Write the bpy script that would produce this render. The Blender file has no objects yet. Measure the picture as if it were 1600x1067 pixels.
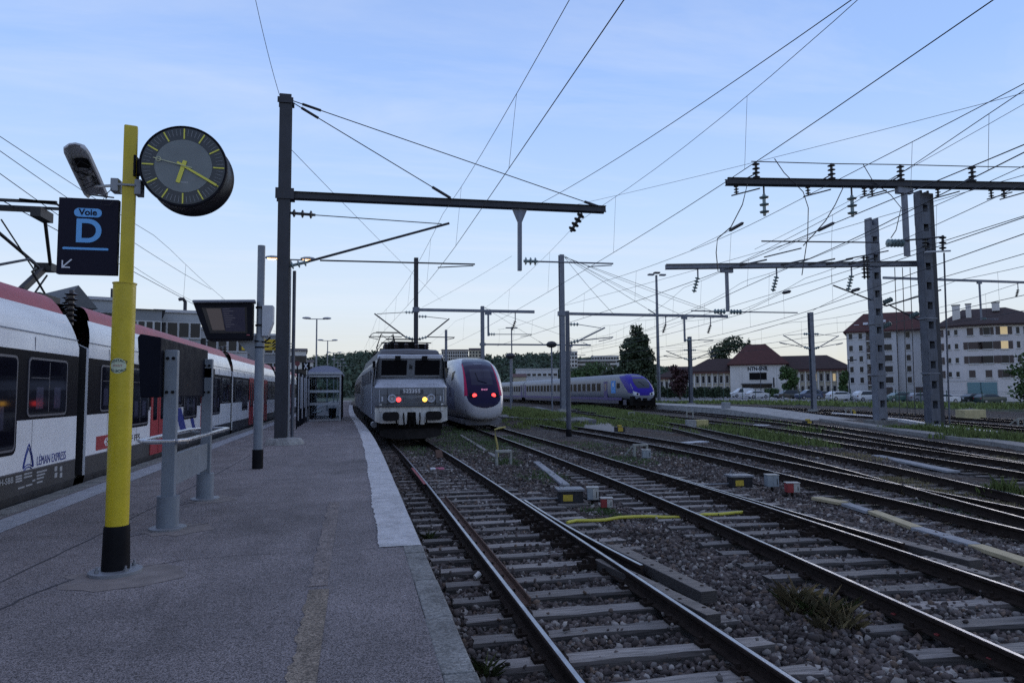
import bpy, bmesh, math, random
import numpy as np
from mathutils import Vector, Matrix

sc = bpy.context.scene
DENOISE = False
COL = sc.collection
R = math.radians
PI = math.pi

# ------------------------------------------------------------------ camera
FPX, CAMZ = 1080.0, 2.1                 # focal length in photo pixels, eye height over the rail tops
YAW, PITCH, ROLL = R(12.7), math.atan(77.5 / 1080), R(0.45)
_f = Vector((math.sin(YAW) * math.cos(PITCH), math.cos(YAW) * math.cos(PITCH), math.sin(PITCH)))
_r0 = Vector((math.cos(YAW), -math.sin(YAW), 0)); _u0 = _r0.cross(_f)
_u = _u0 * math.cos(ROLL) + _r0 * math.sin(ROLL)
_r = _r0 * math.cos(ROLL) - _u0 * math.sin(ROLL)
CAM = Vector((0, 0, CAMZ))
cd = bpy.data.cameras.new('camera'); cam = bpy.data.objects.new('camera', cd); COL.objects.link(cam)
cd.sensor_width = 36; cd.lens = 36 * FPX / 1600; cd.clip_start = 0.05; cd.clip_end = 6000
cam.matrix_world = Matrix(((_r.x, _u.x, -_f.x, 0), (_r.y, _u.y, -_f.y, 0), (_r.z, _u.z, -_f.z, CAMZ), (0, 0, 0, 1)))
sc.camera = cam

# ------------------------------------------------------------------ sky, sun, exposure (clear dawn, sun still under the roofs)
SUN_AZ, SUN_EL = R(52), R(1.5)          # azimuth from the track direction (+Y) towards +X
w = bpy.data.worlds.new('World'); sc.world = w; w.use_nodes = True
nt = w.node_tree; nt.nodes.clear()
out = nt.nodes.new('ShaderNodeOutputWorld'); bg = nt.nodes.new('ShaderNodeBackground')
tc = nt.nodes.new('ShaderNodeTexCoord')
sep = nt.nodes.new('ShaderNodeSeparateXYZ'); nt.links.new(tc.outputs['Generated'], sep.inputs[0])
ramp = nt.nodes.new('ShaderNodeValToRGB'); nt.links.new(sep.outputs['Z'], ramp.inputs[0])
def lin(c): return tuple((x / 255 / 12.92) if x <= 10 else ((x / 255 + .055) / 1.055) ** 2.4 for x in c) + (1,)
STOPS = [(0.0, (206, 195, 176)), (0.04, (203, 204, 197)), (0.12, (197, 210, 223)), (0.25, (172, 197, 229)), (0.40, (146, 178, 229)), (0.56, (134, 163, 216)), (1.0, (152, 156, 178))]
els = ramp.color_ramp.elements
els[0].position, els[0].color = STOPS[0][0], lin(STOPS[0][1]); els[1].position, els[1].color = STOPS[-1][0], lin(STOPS[-1][1])
for p_, c_ in STOPS[1:-1]:
    e_ = els.new(p_); e_.color = lin(c_)
# thin pale cirrus, on a plane far overhead (direction divided by its height)
dv = nt.nodes.new('ShaderNodeVectorMath'); dv.operation = 'DIVIDE'; nt.links.new(tc.outputs['Generated'], dv.inputs[0])
zz = nt.nodes.new('ShaderNodeMath'); zz.operation = 'MAXIMUM'; zz.inputs[1].default_value = 0.06; nt.links.new(sep.outputs['Z'], zz.inputs[0])
cz = nt.nodes.new('ShaderNodeCombineXYZ')
for i_ in range(3): nt.links.new(zz.outputs[0], cz.inputs[i_])
nt.links.new(cz.outputs[0], dv.inputs[1])
mp = nt.nodes.new('ShaderNodeMapping'); mp.inputs['Scale'].default_value = (0.5, 1.5, 0.0); mp.inputs['Rotation'].default_value = (0, 0, R(35)); mp.inputs['Location'].default_value = (0.3, 0.9, 0)
nt.links.new(dv.outputs[0], mp.inputs[0])
ns = nt.nodes.new('ShaderNodeTexNoise'); ns.inputs['Scale'].default_value = 0.9; ns.inputs['Detail'].default_value = 7; ns.inputs['Roughness'].default_value = 0.62; ns.inputs['Distortion'].default_value = 0.5
nt.links.new(mp.outputs[0], ns.inputs['Vector'])
cr = nt.nodes.new('ShaderNodeMapRange'); cr.inputs['From Min'].default_value = 0.47; cr.inputs['From Max'].default_value = 0.8; cr.inputs['To Max'].default_value = 0.4
nt.links.new(ns.outputs['Fac'], cr.inputs['Value'])
mx = nt.nodes.new('ShaderNodeMixRGB'); nt.links.new(cr.outputs[0], mx.inputs[0]); nt.links.new(ramp.outputs[0], mx.inputs[1]); mx.inputs[2].default_value = lin((208, 214, 226))
nt.links.new(mx.outputs[0], bg.inputs['Color'])
bg.inputs['Strength'].default_value = 1.12
nt.links.new(bg.outputs[0], out.inputs['Surface'])
sd = bpy.data.lights.new('sun', 'SUN'); sun = bpy.data.objects.new('sun', sd); COL.objects.link(sun)
sd.energy = 0.6; sd.angle = R(35); sd.color = (1.0, 0.90, 0.82)
sun.rotation_euler = Vector((-math.sin(SUN_AZ) * math.cos(R(6)), -math.cos(SUN_AZ) * math.cos(R(6)), -math.sin(R(6)))).to_track_quat('-Z', 'Y').to_euler()
vs = sc.view_settings
vs.view_transform = 'Standard'; vs.look = 'None'; vs.gamma = 1.0; vs.use_curve_mapping = False
vs.exposure = 0.22
sc.cycles.use_denoising = DENOISE

# ------------------------------------------------------------------ measuring: photo pixel -> point of the place
def ray(a, b): return _f + _r * ((a - 800) / FPX) + _u * ((533.5 - b) / FPX)
def gz(a, b, z=0.0):
    d = ray(a, b); return CAM + d * ((z - CAMZ) / d.z)
def gx(a, b, x):
    d = ray(a, b); return CAM + d * (x / d.x)
def gy(a, b, y):
    d = ray(a, b); return CAM + d * (y / d.y)
def gw(a, b, wd): return CAM + ray(a, b) * wd

# ------------------------------------------------------------------ materials
MATS = {}
def mat(name, col, rough=0.6, metal=0.0, var=0.0, vscale=4.0, bump=0.0, bscale=40.0, emit=None, estr=0.0, col2=None, coords='pos', spec=0.5, trans=0.0, alpha=1.0, island=0.0, streak=0.0, detail=6, coat=0.0, rvar=0.0):
    if name in MATS: return MATS[name]
    m = bpy.data.materials.new(name); m.use_nodes = True; MATS[name] = m
    t = m.node_tree; b = t.nodes['Principled BSDF']; L = t.links
    b.inputs['Base Color'].default_value = (*col, 1); b.inputs['Roughness'].default_value = rough; b.inputs['Metallic'].default_value = metal
    b.inputs['Specular IOR Level'].default_value = spec
    if coat: b.inputs['Coat Weight'].default_value = coat; b.inputs['Coat Roughness'].default_value = 0.08
    if trans: b.inputs['Transmission Weight'].default_value = trans; b.inputs['IOR'].default_value = 1.1
    if alpha < 1: b.inputs['Alpha'].default_value = alpha
    if emit: b.inputs['Emission Color'].default_value = (*emit, 1); b.inputs['Emission Strength'].default_value = estr
    vec = None
    if var or bump or streak or rvar:
        if coords == 'pos': g = t.nodes.new('ShaderNodeNewGeometry'); vec = g.outputs['Position']
        else: g = t.nodes.new('ShaderNodeTexCoord'); vec = g.outputs['Object']
    src = None
    if var:
        n = t.nodes.new('ShaderNodeTexNoise'); n.inputs['Scale'].default_value = vscale; n.inputs['Detail'].default_value = detail; n.inputs['Roughness'].default_value = 0.65
        L.new(vec, n.inputs['Vector'])
        r = t.nodes.new('ShaderNodeMapRange'); r.inputs['From Min'].default_value = 0.3; r.inputs['From Max'].default_value = 0.7
        L.new(n.outputs['Fac'], r.inputs['Value'])
        x = t.nodes.new('ShaderNodeMixRGB'); L.new(r.outputs[0], x.inputs[0])
        c2 = col2 if col2 else tuple(c * (1 - var) for c in col)
        c1 = col if col2 else tuple(min(1, c * (1 + var)) for c in col)
        x.inputs[1].default_value = (*c2, 1); x.inputs[2].default_value = (*c1, 1); src = x.outputs[0]
    if streak:
        mp_ = t.nodes.new('ShaderNodeMapping'); mp_.inputs['Scale'].default_value = (9, 9, 0.5); L.new(vec, mp_.inputs[0])
        n = t.nodes.new('ShaderNodeTexNoise'); n.inputs['Scale'].default_value = 1.0; n.inputs['Detail'].default_value = 5; L.new(mp_.outputs[0], n.inputs['Vector'])
        r = t.nodes.new('ShaderNodeMapRange'); r.inputs['From Min'].default_value = 0.45; r.inputs['From Max'].default_value = 0.75; r.inputs['To Max'].default_value = streak
        L.new(n.outputs['Fac'], r.inputs['Value'])
        x = t.nodes.new('ShaderNodeMixRGB'); L.new(r.outputs[0], x.inputs[0])
        if src: L.new(src, x.inputs[1])
        else: x.inputs[1].default_value = (*col, 1)
        x.inputs[2].default_value = (*(c * 0.45 for c in col), 1); src = x.outputs[0]
    if island:
        g = t.nodes.new('ShaderNodeNewGeometry')
        r = t.nodes.new('ShaderNodeMapRange'); r.inputs['To Min'].default_value = 1 - island; r.inputs['To Max'].default_value = 1 + island
        L.new(g.outputs['Random Per Island'], r.inputs['Value'])
        x = t.nodes.new('ShaderNodeMixRGB'); x.blend_type = 'MULTIPLY'; x.inputs[0].default_value = 1
        if src: L.new(src, x.inputs[1])
        else: x.inputs[1].default_value = (*col, 1)
        L.new(r.outputs[0], x.inputs[2]); src = x.outputs[0]
    if src: L.new(src, b.inputs['Base Color'])
    if rvar:
        n = t.nodes.new('ShaderNodeTexNoise'); n.inputs['Scale'].default_value = vscale * 1.7; n.inputs['Detail'].default_value = 5; L.new(vec, n.inputs['Vector'])
        r = t.nodes.new('ShaderNodeMapRange'); r.inputs['From Min'].default_value = 0.3; r.inputs['From Max'].default_value = 0.7
        r.inputs['To Min'].default_value = max(0.02, rough - rvar); r.inputs['To Max'].default_value = min(1, rough + rvar)
        L.new(n.outputs['Fac'], r.inputs['Value']); L.new(r.outputs[0], b.inputs['Roughness'])
    if bump:
        n = t.nodes.new('ShaderNodeTexNoise'); n.inputs['Scale'].default_value = bscale; n.inputs['Detail'].default_value = 4; L.new(vec, n.inputs['Vector'])
        bp = t.nodes.new('ShaderNodeBump'); bp.inputs['Strength'].default_value = bump; bp.inputs['Distance'].default_value = 0.02
        L.new(n.outputs['Fac'], bp.inputs['Height']); L.new(bp.outputs[0], b.inputs['Normal'])
    return m

# ------------------------------------------------------------------ mesh building
class MB:
    def __init__(s): s.v = []; s.f = []; s.m = []; s.mi = 0
    def mat(s, i): s.mi = i; return s
    def add(s, vs, fs):
        o = len(s.v); s.v += [tuple(v) for v in vs]; s.f += [tuple(i + o for i in f) for f in fs]; s.m += [s.mi] * len(fs); return s
    def box(s, c, d, rz=0.0, M=None, taper=1.0):
        hx, hy, hz = d[0] / 2, d[1] / 2, d[2] / 2; ca, sa = math.cos(rz), math.sin(rz); vs = []
        for z in (-hz, hz):
            k = taper if z > 0 else 1.0
            for x, y in ((-hx, -hy), (hx, -hy), (hx, hy), (-hx, hy)):
                p = Vector((x * k, y * k, z))
                if M is not None: p = M @ p; vs.append((c[0] + p.x, c[1] + p.y, c[2] + p.z))
                else: vs.append((c[0] + p.x * ca - p.y * sa, c[1] + p.x * sa + p.y * ca, c[2] + p.z))
        return s.add(vs, [(3, 2, 1, 0), (4, 5, 6, 7), (0, 1, 5, 4), (1, 2, 6, 5), (2, 3, 7, 6), (3, 0, 4, 7)])
    def b2(s, lo, hi): return s.box([(a + b) / 2 for a, b in zip(lo, hi)], [abs(b - a) for a, b in zip(lo, hi)])
    def beam(s, a, b, wd, hg, up=(0, 0, 1)):
        a, b = Vector(a), Vector(b); d = (b - a).normalized(); up = Vector(up)
        if abs(d.dot(up)) > 0.98: up = Vector((0, 1, 0))
        x = d.cross(up).normalized(); y = x.cross(d).normalized(); vs = []
        for p in (a, b):
            for i, j in ((-1, -1), (1, -1), (1, 1), (-1, 1)): vs.append(p + x * (i * wd / 2) + y * (j * hg / 2))
        return s.add(vs, [(0, 1, 2, 3), (7, 6, 5, 4), (0, 4, 5, 1), (1, 5, 6, 2), (2, 6, 7, 3), (3, 7, 4, 0)])
    def ibeam(s, a, b, wd, hg, th=0.025, up=(0, 0, 1)):
        a, b = Vector(a), Vector(b); d = (b - a).normalized(); upv = Vector(up)
        x = d.cross(upv).normalized(); y = x.cross(d).normalized()
        for k in (-1, 1): s.beam(a + y * k * (hg / 2 - th / 2), b + y * k * (hg / 2 - th / 2), wd, th, up)
        s.beam(a, b, th, hg - 2 * th, up); return s
    def cyl(s, a, b, r, n=10, r2=None, caps=True):
        a, b = Vector(a), Vector(b); r2 = r if r2 is None else r2
        d = (b - a).normalized(); up = Vector((0, 0, 1)) if abs(d.z) < 0.95 else Vector((1, 0, 0))
        x = d.cross(up).normalized(); y = x.cross(d); vs = []
        for p, q in ((a, r), (b, r2)):
            for i in range(n): t = 2 * PI * i / n; vs.append(p + x * (math.cos(t) * q) + y * (math.sin(t) * q))
        fs = [(i, (i + 1) % n, n + (i + 1) % n, n + i) for i in range(n)]
        if caps: fs += [tuple(range(n - 1, -1, -1)), tuple(range(n, 2 * n))]
        return s.add(vs, fs)
    def tube(s, pts, r, n=6):
        pts = [Vector(p) for p in pts]; vs = []; m = len(pts)
        for i, p in enumerate(pts):
            d = (pts[min(i + 1, m - 1)] - pts[max(i - 1, 0)]).normalized(); up = Vector((0, 0, 1)) if abs(d.z) < 0.95 else Vector((1, 0, 0))
            x = d.cross(up).normalized(); y = x.cross(d)
            for k in range(n): t = 2 * PI * k / n; vs.append(p + x * (math.cos(t) * r) + y * (math.sin(t) * r))
        fs = [(i * n + k, i * n + (k + 1) % n, (i + 1) * n + (k + 1) % n, (i + 1) * n + k) for i in range(m - 1) for k in range(n)]
        fs += [tuple(range(n - 1, -1, -1)), tuple(range((m - 1) * n, m * n))]
        return s.add(vs, fs)
    def lathe(s, a, axis, prof, n=14):
        a = Vector(a); d = Vector(axis).normalized(); up = Vector((0, 0, 1)) if abs(d.z) < 0.95 else Vector((1, 0, 0))
        x = d.cross(up).normalized(); y = x.cross(d); vs = []
        for h, r in prof:
            for k in range(n): t = 2 * PI * k / n; vs.append(a + d * h + x * (math.cos(t) * r) + y * (math.sin(t) * r))
        m = len(prof)
        fs = [(i * n + k, i * n + (k + 1) % n, (i + 1) * n + (k + 1) % n, (i + 1) * n + k) for i in range(m - 1) for k in range(n)]
        fs += [tuple(range(n - 1, -1, -1)), tuple(range((m - 1) * n, m * n))]
        return s.add(vs, fs)
    def loft(s, rings, close=False, caps=True):
        n = len(rings[0]); m = len(rings); vs = [p for q in rings for p in q]
        e = n if close else n - 1
        fs = [(i * n + k, i * n + (k + 1) % n, (i + 1) * n + (k + 1) % n, (i + 1) * n + k) for i in range(m - 1) for k in range(e)]
        if caps and close: fs += [tuple(range(n - 1, -1, -1)), tuple(range((m - 1) * n, m * n))]
        return s.add(vs, fs)
    def prism(s, poly, axis, a, b):
        """poly: 2-D outline in the two other axes, extruded along axis from a to b"""
        def P(p, t): return (t, p[0], p[1]) if axis == 'x' else (p[0], t, p[1]) if axis == 'y' else (p[0], p[1], t)
        n = len(poly); vs = [P(p, a) for p in poly] + [P(p, b) for p in poly]
        return s.add(vs, [tuple(range(n - 1, -1, -1)), tuple(range(n, 2 * n))] + [(i, (i + 1) % n, n + (i + 1) % n, n + i) for i in range(n)])
    def mesh(s, name, mats, smooth=False):
        me = bpy.data.meshes.new(name); me.from_pydata(s.v, [], s.f)
        mats = mats if isinstance(mats, (list, tuple)) else [mats]
        for m in mats: me.materials.append(m)
        if len(mats) > 1: me.polygons.foreach_set('material_index', s.m)
        b_ = bmesh.new(); b_.from_mesh(me); bmesh.ops.recalc_face_normals(b_, faces=b_.faces); b_.to_mesh(me); b_.free()
        if smooth:
            me.polygons.foreach_set('use_smooth', [True] * len(me.polygons))
            try: me.set_sharp_from_angle(angle=R(38))
            except Exception: pass
        me.update(); return me
    def build(s, name, mats, parent=None, smooth=False, bevel=0.0, seg=2):
        o = bpy.data.objects.new(name, s.mesh(name, mats, smooth)); COL.objects.link(o)
        if parent is not None: o.parent = parent
        if bevel:
            md = o.modifiers.new('bevel', 'BEVEL'); md.width = bevel; md.segments = seg; md.limit_method = 'ANGLE'; md.angle_limit = R(40)
        return o

def tag(o, label=None, cat=None, group=None, kind=None):
    if label: o['label'] = label
    if cat: o['category'] = cat
    if group: o['group'] = group
    if kind: o['kind'] = kind
    return o
def empty(name, loc, label, cat, group=None, rz=0.0):
    o = bpy.data.objects.new(name, None); COL.objects.link(o); o.location = loc; o.rotation_euler.z = rz; o.empty_display_size = 0.3
    return tag(o, label, cat, group)
def inst(name, mesh, parent, loc=(0, 0, 0), rz=0.0, scale=None):
    o = bpy.data.objects.new(name, mesh); COL.objects.link(o); o.parent = parent; o.location = loc; o.rotation_euler.z = rz
    if scale: o.scale = scale
    return o
def copy_tree(o, parent=None):
    c = o.copy(); COL.objects.link(c); c.parent = parent
    for ch in o.children: copy_tree(ch, c)
    return c
def struct(o): o['kind'] = 'structure'; return o
def text(name, body, size, material, parent, M, depth=0.002, bold=0.0, sx=1.0, space=1.0, align='CENTER'):
    cu = bpy.data.curves.new(name, 'FONT'); cu.body = body; cu.size = size; cu.align_x = align; cu.align_y = 'CENTER'; cu.extrude = depth; cu.offset = bold; cu.space_character = space
    tmp = bpy.data.objects.new('tmp', cu); COL.objects.link(tmp)
    dg = bpy.context.evaluated_depsgraph_get(); me = bpy.data.meshes.new_from_object(tmp.evaluated_get(dg))
    bpy.data.objects.remove(tmp); bpy.data.curves.remove(cu)
    me.materials.clear(); me.materials.append(material); me.name = name
    me.transform(M @ Matrix.Diagonal((sx, 1, 1, 1)))
    o = bpy.data.objects.new(name, me); COL.objects.link(o); o.parent = parent; return o
def frameM(origin, xdir, ydir):
    x = Vector(xdir).normalized(); y = Vector(ydir).normalized(); z = x.cross(y)
    return Matrix(((x.x, y.x, z.x, origin[0]), (x.y, y.y, z.y, origin[1]), (x.z, y.z, z.z, origin[2]), (0, 0, 0, 1)))
def rrect(w_, h_, r, n=4, cx=0.0, cy=0.0):
    pts = []
    for qx, qy, a0 in ((1, 1, 0), (-1, 1, 90), (-1, -1, 180), (1, -1, 270)):
        for i in range(n + 1):
            a = R(a0 + 90 * i / n); pts.append((cx + qx * (w_ / 2 - r) + r * math.cos(a), cy + qy * (h_ / 2 - r) + r * math.sin(a)))
    return pts
rnd = random.Random(7); nprnd = np.random.RandomState(11)

# ------------------------------------------------------------------ shared materials
M_asph = mat('asphalt_platform', (0.158, 0.139, 0.141), 0.9, var=0.3, vscale=0.9, bump=0.6, bscale=190)
def speckle(m, scale, lo, hi, dist=0.004):
    """fine aggregate: pale and dark grains over the base colour"""
    t = m.node_tree; b = t.nodes['Principled BSDF']; L = t.links
    g = t.nodes.new('ShaderNodeNewGeometry')
    vo = t.nodes.new('ShaderNodeTexVoronoi'); vo.inputs['Scale'].default_value = scale; L.new(g.outputs['Position'], vo.inputs['Vector'])
    s_ = t.nodes.new('ShaderNodeSeparateColor'); L.new(vo.outputs['Color'], s_.inputs[0])
    r = t.nodes.new('ShaderNodeMapRange'); r.interpolation_type = 'SMOOTHERSTEP'; r.inputs['To Min'].default_value = lo; r.inputs['To Max'].default_value = hi; L.new(s_.outputs[0], r.inputs['Value'])
    x = t.nodes.new('ShaderNodeMixRGB'); x.blend_type = 'MULTIPLY'; x.inputs[0].default_value = 1
    old = b.inputs['Base Color'].links[0].from_socket if b.inputs['Base Color'].links else None
    if old: L.new(old, x.inputs[1])
    else: x.inputs[1].default_value = b.inputs['Base Color'].default_value
    L.new(r.outputs[0], x.inputs[2]); L.new(x.outputs[0], b.inputs['Base Color'])
    return m
speckle(M_asph, 150, 0.35, 1.85)
def stains(m):
    """spilt dark stains, trodden paler lanes and small gum spots"""
    t = m.node_tree; b = t.nodes['Principled BSDF']; L = t.links; g = t.nodes.new('ShaderNodeNewGeometry'); src = b.inputs['Base Color'].links[0].from_socket
    for sc_, lo, hi, v0, v1, st in ((0.55, .56, .70, 1.0, .70, (1, .5, 1)), (2.6, .63, .72, 1.0, .72, (1, 1, 1)), (0.8, .56, .68, 1.0, 1.24, (2.2, .22, 1))):
        mpn = t.nodes.new('ShaderNodeMapping'); mpn.inputs['Scale'].default_value = st; mpn.inputs['Location'].default_value = (sc_ * 7, sc_ * 3, 0); L.new(g.outputs['Position'], mpn.inputs[0])
        n = t.nodes.new('ShaderNodeTexNoise'); n.inputs['Scale'].default_value = sc_; n.inputs['Detail'].default_value = 6; n.inputs['Roughness'].default_value = .6; L.new(mpn.outputs[0], n.inputs['Vector'])
        r = t.nodes.new('ShaderNodeMapRange'); r.inputs['From Min'].default_value = lo; r.inputs['From Max'].default_value = hi; r.inputs['To Min'].default_value = v0; r.inputs['To Max'].default_value = v1; L.new(n.outputs['Fac'], r.inputs['Value'])
        x = t.nodes.new('ShaderNodeMixRGB'); x.blend_type = 'MULTIPLY'; x.inputs[0].default_value = 1; L.new(src, x.inputs[1]); L.new(r.outputs[0], x.inputs[2]); src = x.outputs[0]
    for sc_, rad, v in ((1.5, .035, .55), (1.9, .03, 1.7)):
        vo = t.nodes.new('ShaderNodeTexVoronoi'); vo.inputs['Scale'].default_value = sc_; L.new(g.outputs['Position'], vo.inputs['Vector'])
        r = t.nodes.new('ShaderNodeMapRange'); r.inputs['From Min'].default_value = rad * .7; r.inputs['From Max'].default_value = rad; r.inputs['To Min'].default_value = v; r.inputs['To Max'].default_value = 1; L.new(vo.outputs['Distance'], r.inputs['Value'])
        x = t.nodes.new('ShaderNodeMixRGB'); x.blend_type = 'MULTIPLY'; x.inputs[0].default_value = 1; L.new(src, x.inputs[1]); L.new(r.outputs[0], x.inputs[2]); src = x.outputs[0]
    L.new(src, b.inputs['Base Color'])
stains(M_asph)
M_kerb = speckle(mat('kerb_concrete', (0.16, 0.158, 0.15), 0.9, var=0.45, vscale=2.5, bump=0.5, bscale=70), 60, 0.7, 1.3)
M_line = mat('edge_line_paint', (0.47, 0.465, 0.47), 0.8, var=0.28, vscale=5, bump=0.5, bscale=150); speckle(M_line, 110, 0.8, 1.12)
M_tact = mat('tactile_strip_paint', (0.30, 0.31, 0.34), 0.8, var=0.22, vscale=5, bump=0.5, bscale=120)
M_fade = mat('faded_yellow_line', (0.182, 0.148, 0.116), 0.9, var=0.35, vscale=4, bump=0.5, bscale=190); speckle(M_fade, 95, 0.5, 1.6)
M_conc = speckle(mat('grey_concrete', (0.27, 0.27, 0.265), 0.9, var=0.3, vscale=2.0, bump=0.4, bscale=60), 50, 0.8, 1.2)
M_concd = mat('dirty_concrete', (0.17, 0.168, 0.16), 0.9, var=0.35, vscale=3.0, bump=0.4, bscale=60)
M_stone = mat('ballast_stone', (0.1, 0.09, 0.09), 0.85, spec=0.2)
def _stone_cols(m):
    t = m.node_tree; g = t.nodes.new('ShaderNodeNewGeometry'); r = t.nodes.new('ShaderNodeValToRGB'); e = r.color_ramp.elements; t.links.new(g.outputs['Random Per Island'], r.inputs[0])
    e[0].color = (0.042, 0.033, 0.031, 1); e[1].color = (0.36, 0.33, 0.30, 1)
    for p_, c_ in ((0.35, (0.078, 0.063, 0.058)), (0.62, (0.12, 0.098, 0.09)), (0.7, (0.135, 0.095, 0.07)), (0.78, (0.09, 0.08, 0.08)), (0.92, (0.2, 0.18, 0.165))): e.new(p_).color = (*c_, 1)
    n = t.nodes.new('ShaderNodeTexNoise'); n.inputs['Scale'].default_value = 1.1; n.inputs['Detail'].default_value = 4; t.links.new(g.outputs['Position'], n.inputs['Vector'])
    mr = t.nodes.new('ShaderNodeMapRange'); mr.inputs['From Min'].default_value = .3; mr.inputs['From Max'].default_value = .7; mr.inputs['To Min'].default_value = .65; mr.inputs['To Max'].default_value = 1.35; t.links.new(n.outputs['Fac'], mr.inputs['Value'])
    x = t.nodes.new('ShaderNodeMixRGB'); x.blend_type = 'MULTIPLY'; x.inputs[0].default_value = 1; t.links.new(r.outputs[0], x.inputs[1]); t.links.new(mr.outputs[0], x.inputs[2]); t.links.new(x.outputs[0], t.nodes['Principled BSDF'].inputs['Base Color'])
_stone_cols(M_stone)
M_steel = mat('rail_head_steel', (0.36, 0.36, 0.38), 0.36, 1.0, var=0.12, vscale=3, rvar=0.1)
M_rust = mat('rail_rust', (0.024, 0.017, 0.014), 0.9, var=0.4, vscale=7, bump=0.4, bscale=50, spec=0.12)
M_rustb = mat('rust_brown', (0.085, 0.045, 0.03), 0.85, var=0.4, vscale=9, bump=0.4, bscale=50)
def wood(name, col, a, b_):
    m = bpy.data.materials.new(name); m.use_nodes = True; MATS[name] = m; t = m.node_tree; L = t.links; p = t.nodes['Principled BSDF']
    tcn = t.nodes.new('ShaderNodeTexCoord'); oi = t.nodes.new('ShaderNodeObjectInfo')
    mpn = t.nodes.new('ShaderNodeMapping'); mpn.inputs['Scale'].default_value = (1.2, 26, 26); L.new(tcn.outputs['Object'], mpn.inputs[0])
    cb = t.nodes.new('ShaderNodeCombineXYZ'); ml = t.nodes.new('ShaderNodeMath'); ml.operation = 'MULTIPLY'; ml.inputs[1].default_value = 37; L.new(oi.outputs['Random'], ml.inputs[0])
    for i in range(3): L.new(ml.outputs[0], cb.inputs[i])
    L.new(cb.outputs[0], mpn.inputs['Location'])
    n = t.nodes.new('ShaderNodeTexNoise'); n.inputs['Scale'].default_value = 1.6; n.inputs['Detail'].default_value = 7; n.inputs['Roughness'].default_value = 0.7; n.inputs['Distortion'].default_value = 0.4; L.new(mpn.outputs[0], n.inputs['Vector'])
    r = t.nodes.new('ShaderNodeValToRGB'); r.color_ramp.elements[0].position = 0.32; r.color_ramp.elements[1].position = 0.66
    r.color_ramp.elements[0].color = (*(c * a for c in col), 1); r.color_ramp.elements[1].color = (*(c * b_ for c in col), 1); L.new(n.outputs['Fac'], r.inputs[0])
    mr = t.nodes.new('ShaderNodeMapRange'); mr.inputs['To Min'].default_value = 0.6; mr.inputs['To Max'].default_value = 1.2; L.new(oi.outputs['Random'], mr.inputs['Value'])
    x = t.nodes.new('ShaderNodeMixRGB'); x.blend_type = 'MULTIPLY'; x.inputs[0].default_value = 1; L.new(r.outputs[0], x.inputs[1]); L.new(mr.outputs[0], x.inputs[2])
    L.new(x.outputs[0], p.inputs['Base Color']); p.inputs['Roughness'].default_value = 0.85
    bp = t.nodes.new('ShaderNodeBump'); bp.inputs['Strength'].default_value = 0.7; bp.inputs['Distance'].default_value = 0.01; L.new(n.outputs['Fac'], bp.inputs['Height']); L.new(bp.outputs[0], p.inputs['Normal'])
    return m
M_slp = wood('sleeper_wood', (0.25, 0.225, 0.208), 0.3, 1.3)
M_tim = wood('timber_baulk', (0.2, 0.175, 0.155), 0.3, 1.35)

# ------------------------------------------------------------------ track geometry
def spline(pts):
    ys = np.array([p[1] for p in pts], float); xs = np.array([p[0] for p in pts], float)
    # natural cubic in y
    n = len(ys); h = np.diff(ys); A = np.zeros((n, n)); B = np.zeros(n); A[0, 0] = A[-1, -1] = 1
    for i in range(1, n - 1):
        A[i, i - 1] = h[i - 1]; A[i, i] = 2 * (h[i - 1] + h[i]); A[i, i + 1] = h[i]; B[i] = 3 * ((xs[i + 1] - xs[i]) / h[i] - (xs[i] - xs[i - 1]) / h[i - 1])
    c = np.linalg.solve(A, B); bb = np.diff(xs) / h - h * (2 * c[:-1] + c[1:]) / 3; d = np.diff(c) / (3 * h)
    def f(y):
        i = int(min(max(np.searchsorted(ys, y) - 1, 0), n - 2)); t = y - ys[i]
        if y > ys[-1]: return xs[-1] + (bb[-1] + 2 * c[-2] * h[-1] + 3 * d[-1] * h[-1] ** 2) * (y - ys[-1])
        if y < ys[0]: return xs[0] + bb[0] * t
        return xs[i] + bb[i] * t + c[i] * t * t + d[i] * t ** 3
    return f
TR = {
    1: spline([(2.36, -2), (2.36, 12), (2.33, 22), (2.15, 32), (1.72, 47), (1.38, 70), (1.2, 100), (1.1, 140)]),
    2: spline([(5.25, -2), (5.85, 4.5), (6.35, 10), (6.65, 14.5), (6.88, 20), (7.1, 26), (7.25, 32), (7.5, 43), (7.5, 60), (7.1, 100)]),
    3: spline([(9.5, 2), (10.45, 9), (11.1, 15.3), (11.6, 19.5), (11.9, 25), (12.0, 30), (11.95, 36), (11.9, 44)]),
    4: spline([(10.0, 4), (11.8, 11), (13.35, 16.3), (14.2, 20), (15.3, 25), (17.2, 33), (20.2, 49), (21.4, 60), (22, 75)]),
    5: spline([(14.2, 4), (17.0, 14.7), (18.2, 20), (20.9, 31), (22.9, 42), (24.5, 55), (25.8, 75)]),
    6: spline([(15.5, 5), (19.4, 17), (22.3, 25.5), (26.1, 37), (27.6, 43.5), (30.6, 60), (31.8, 73), (32, 90), (32, 180)]),
    7: spline([(24.5, 4), (29.3, 17), (32.3, 25.5), (36.2, 37), (38.0, 43.5), (41, 60), (42.2, 73), (42.5, 90), (42.5, 180)]),
    8: spline([(29.2, 4), (34, 17), (37, 25.5), (41, 37), (42.8, 43.5), (45.8, 60), (47, 73), (47.2, 90), (47.2, 180)]),
}
PZ = 0.52                                   # platform top
def pedge(y): return 0.68 + (TR[1](y) - 2.36) * 1.0      # platform's right edge follows the track
PLX = -4.80                                 # platform's left edge

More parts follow.
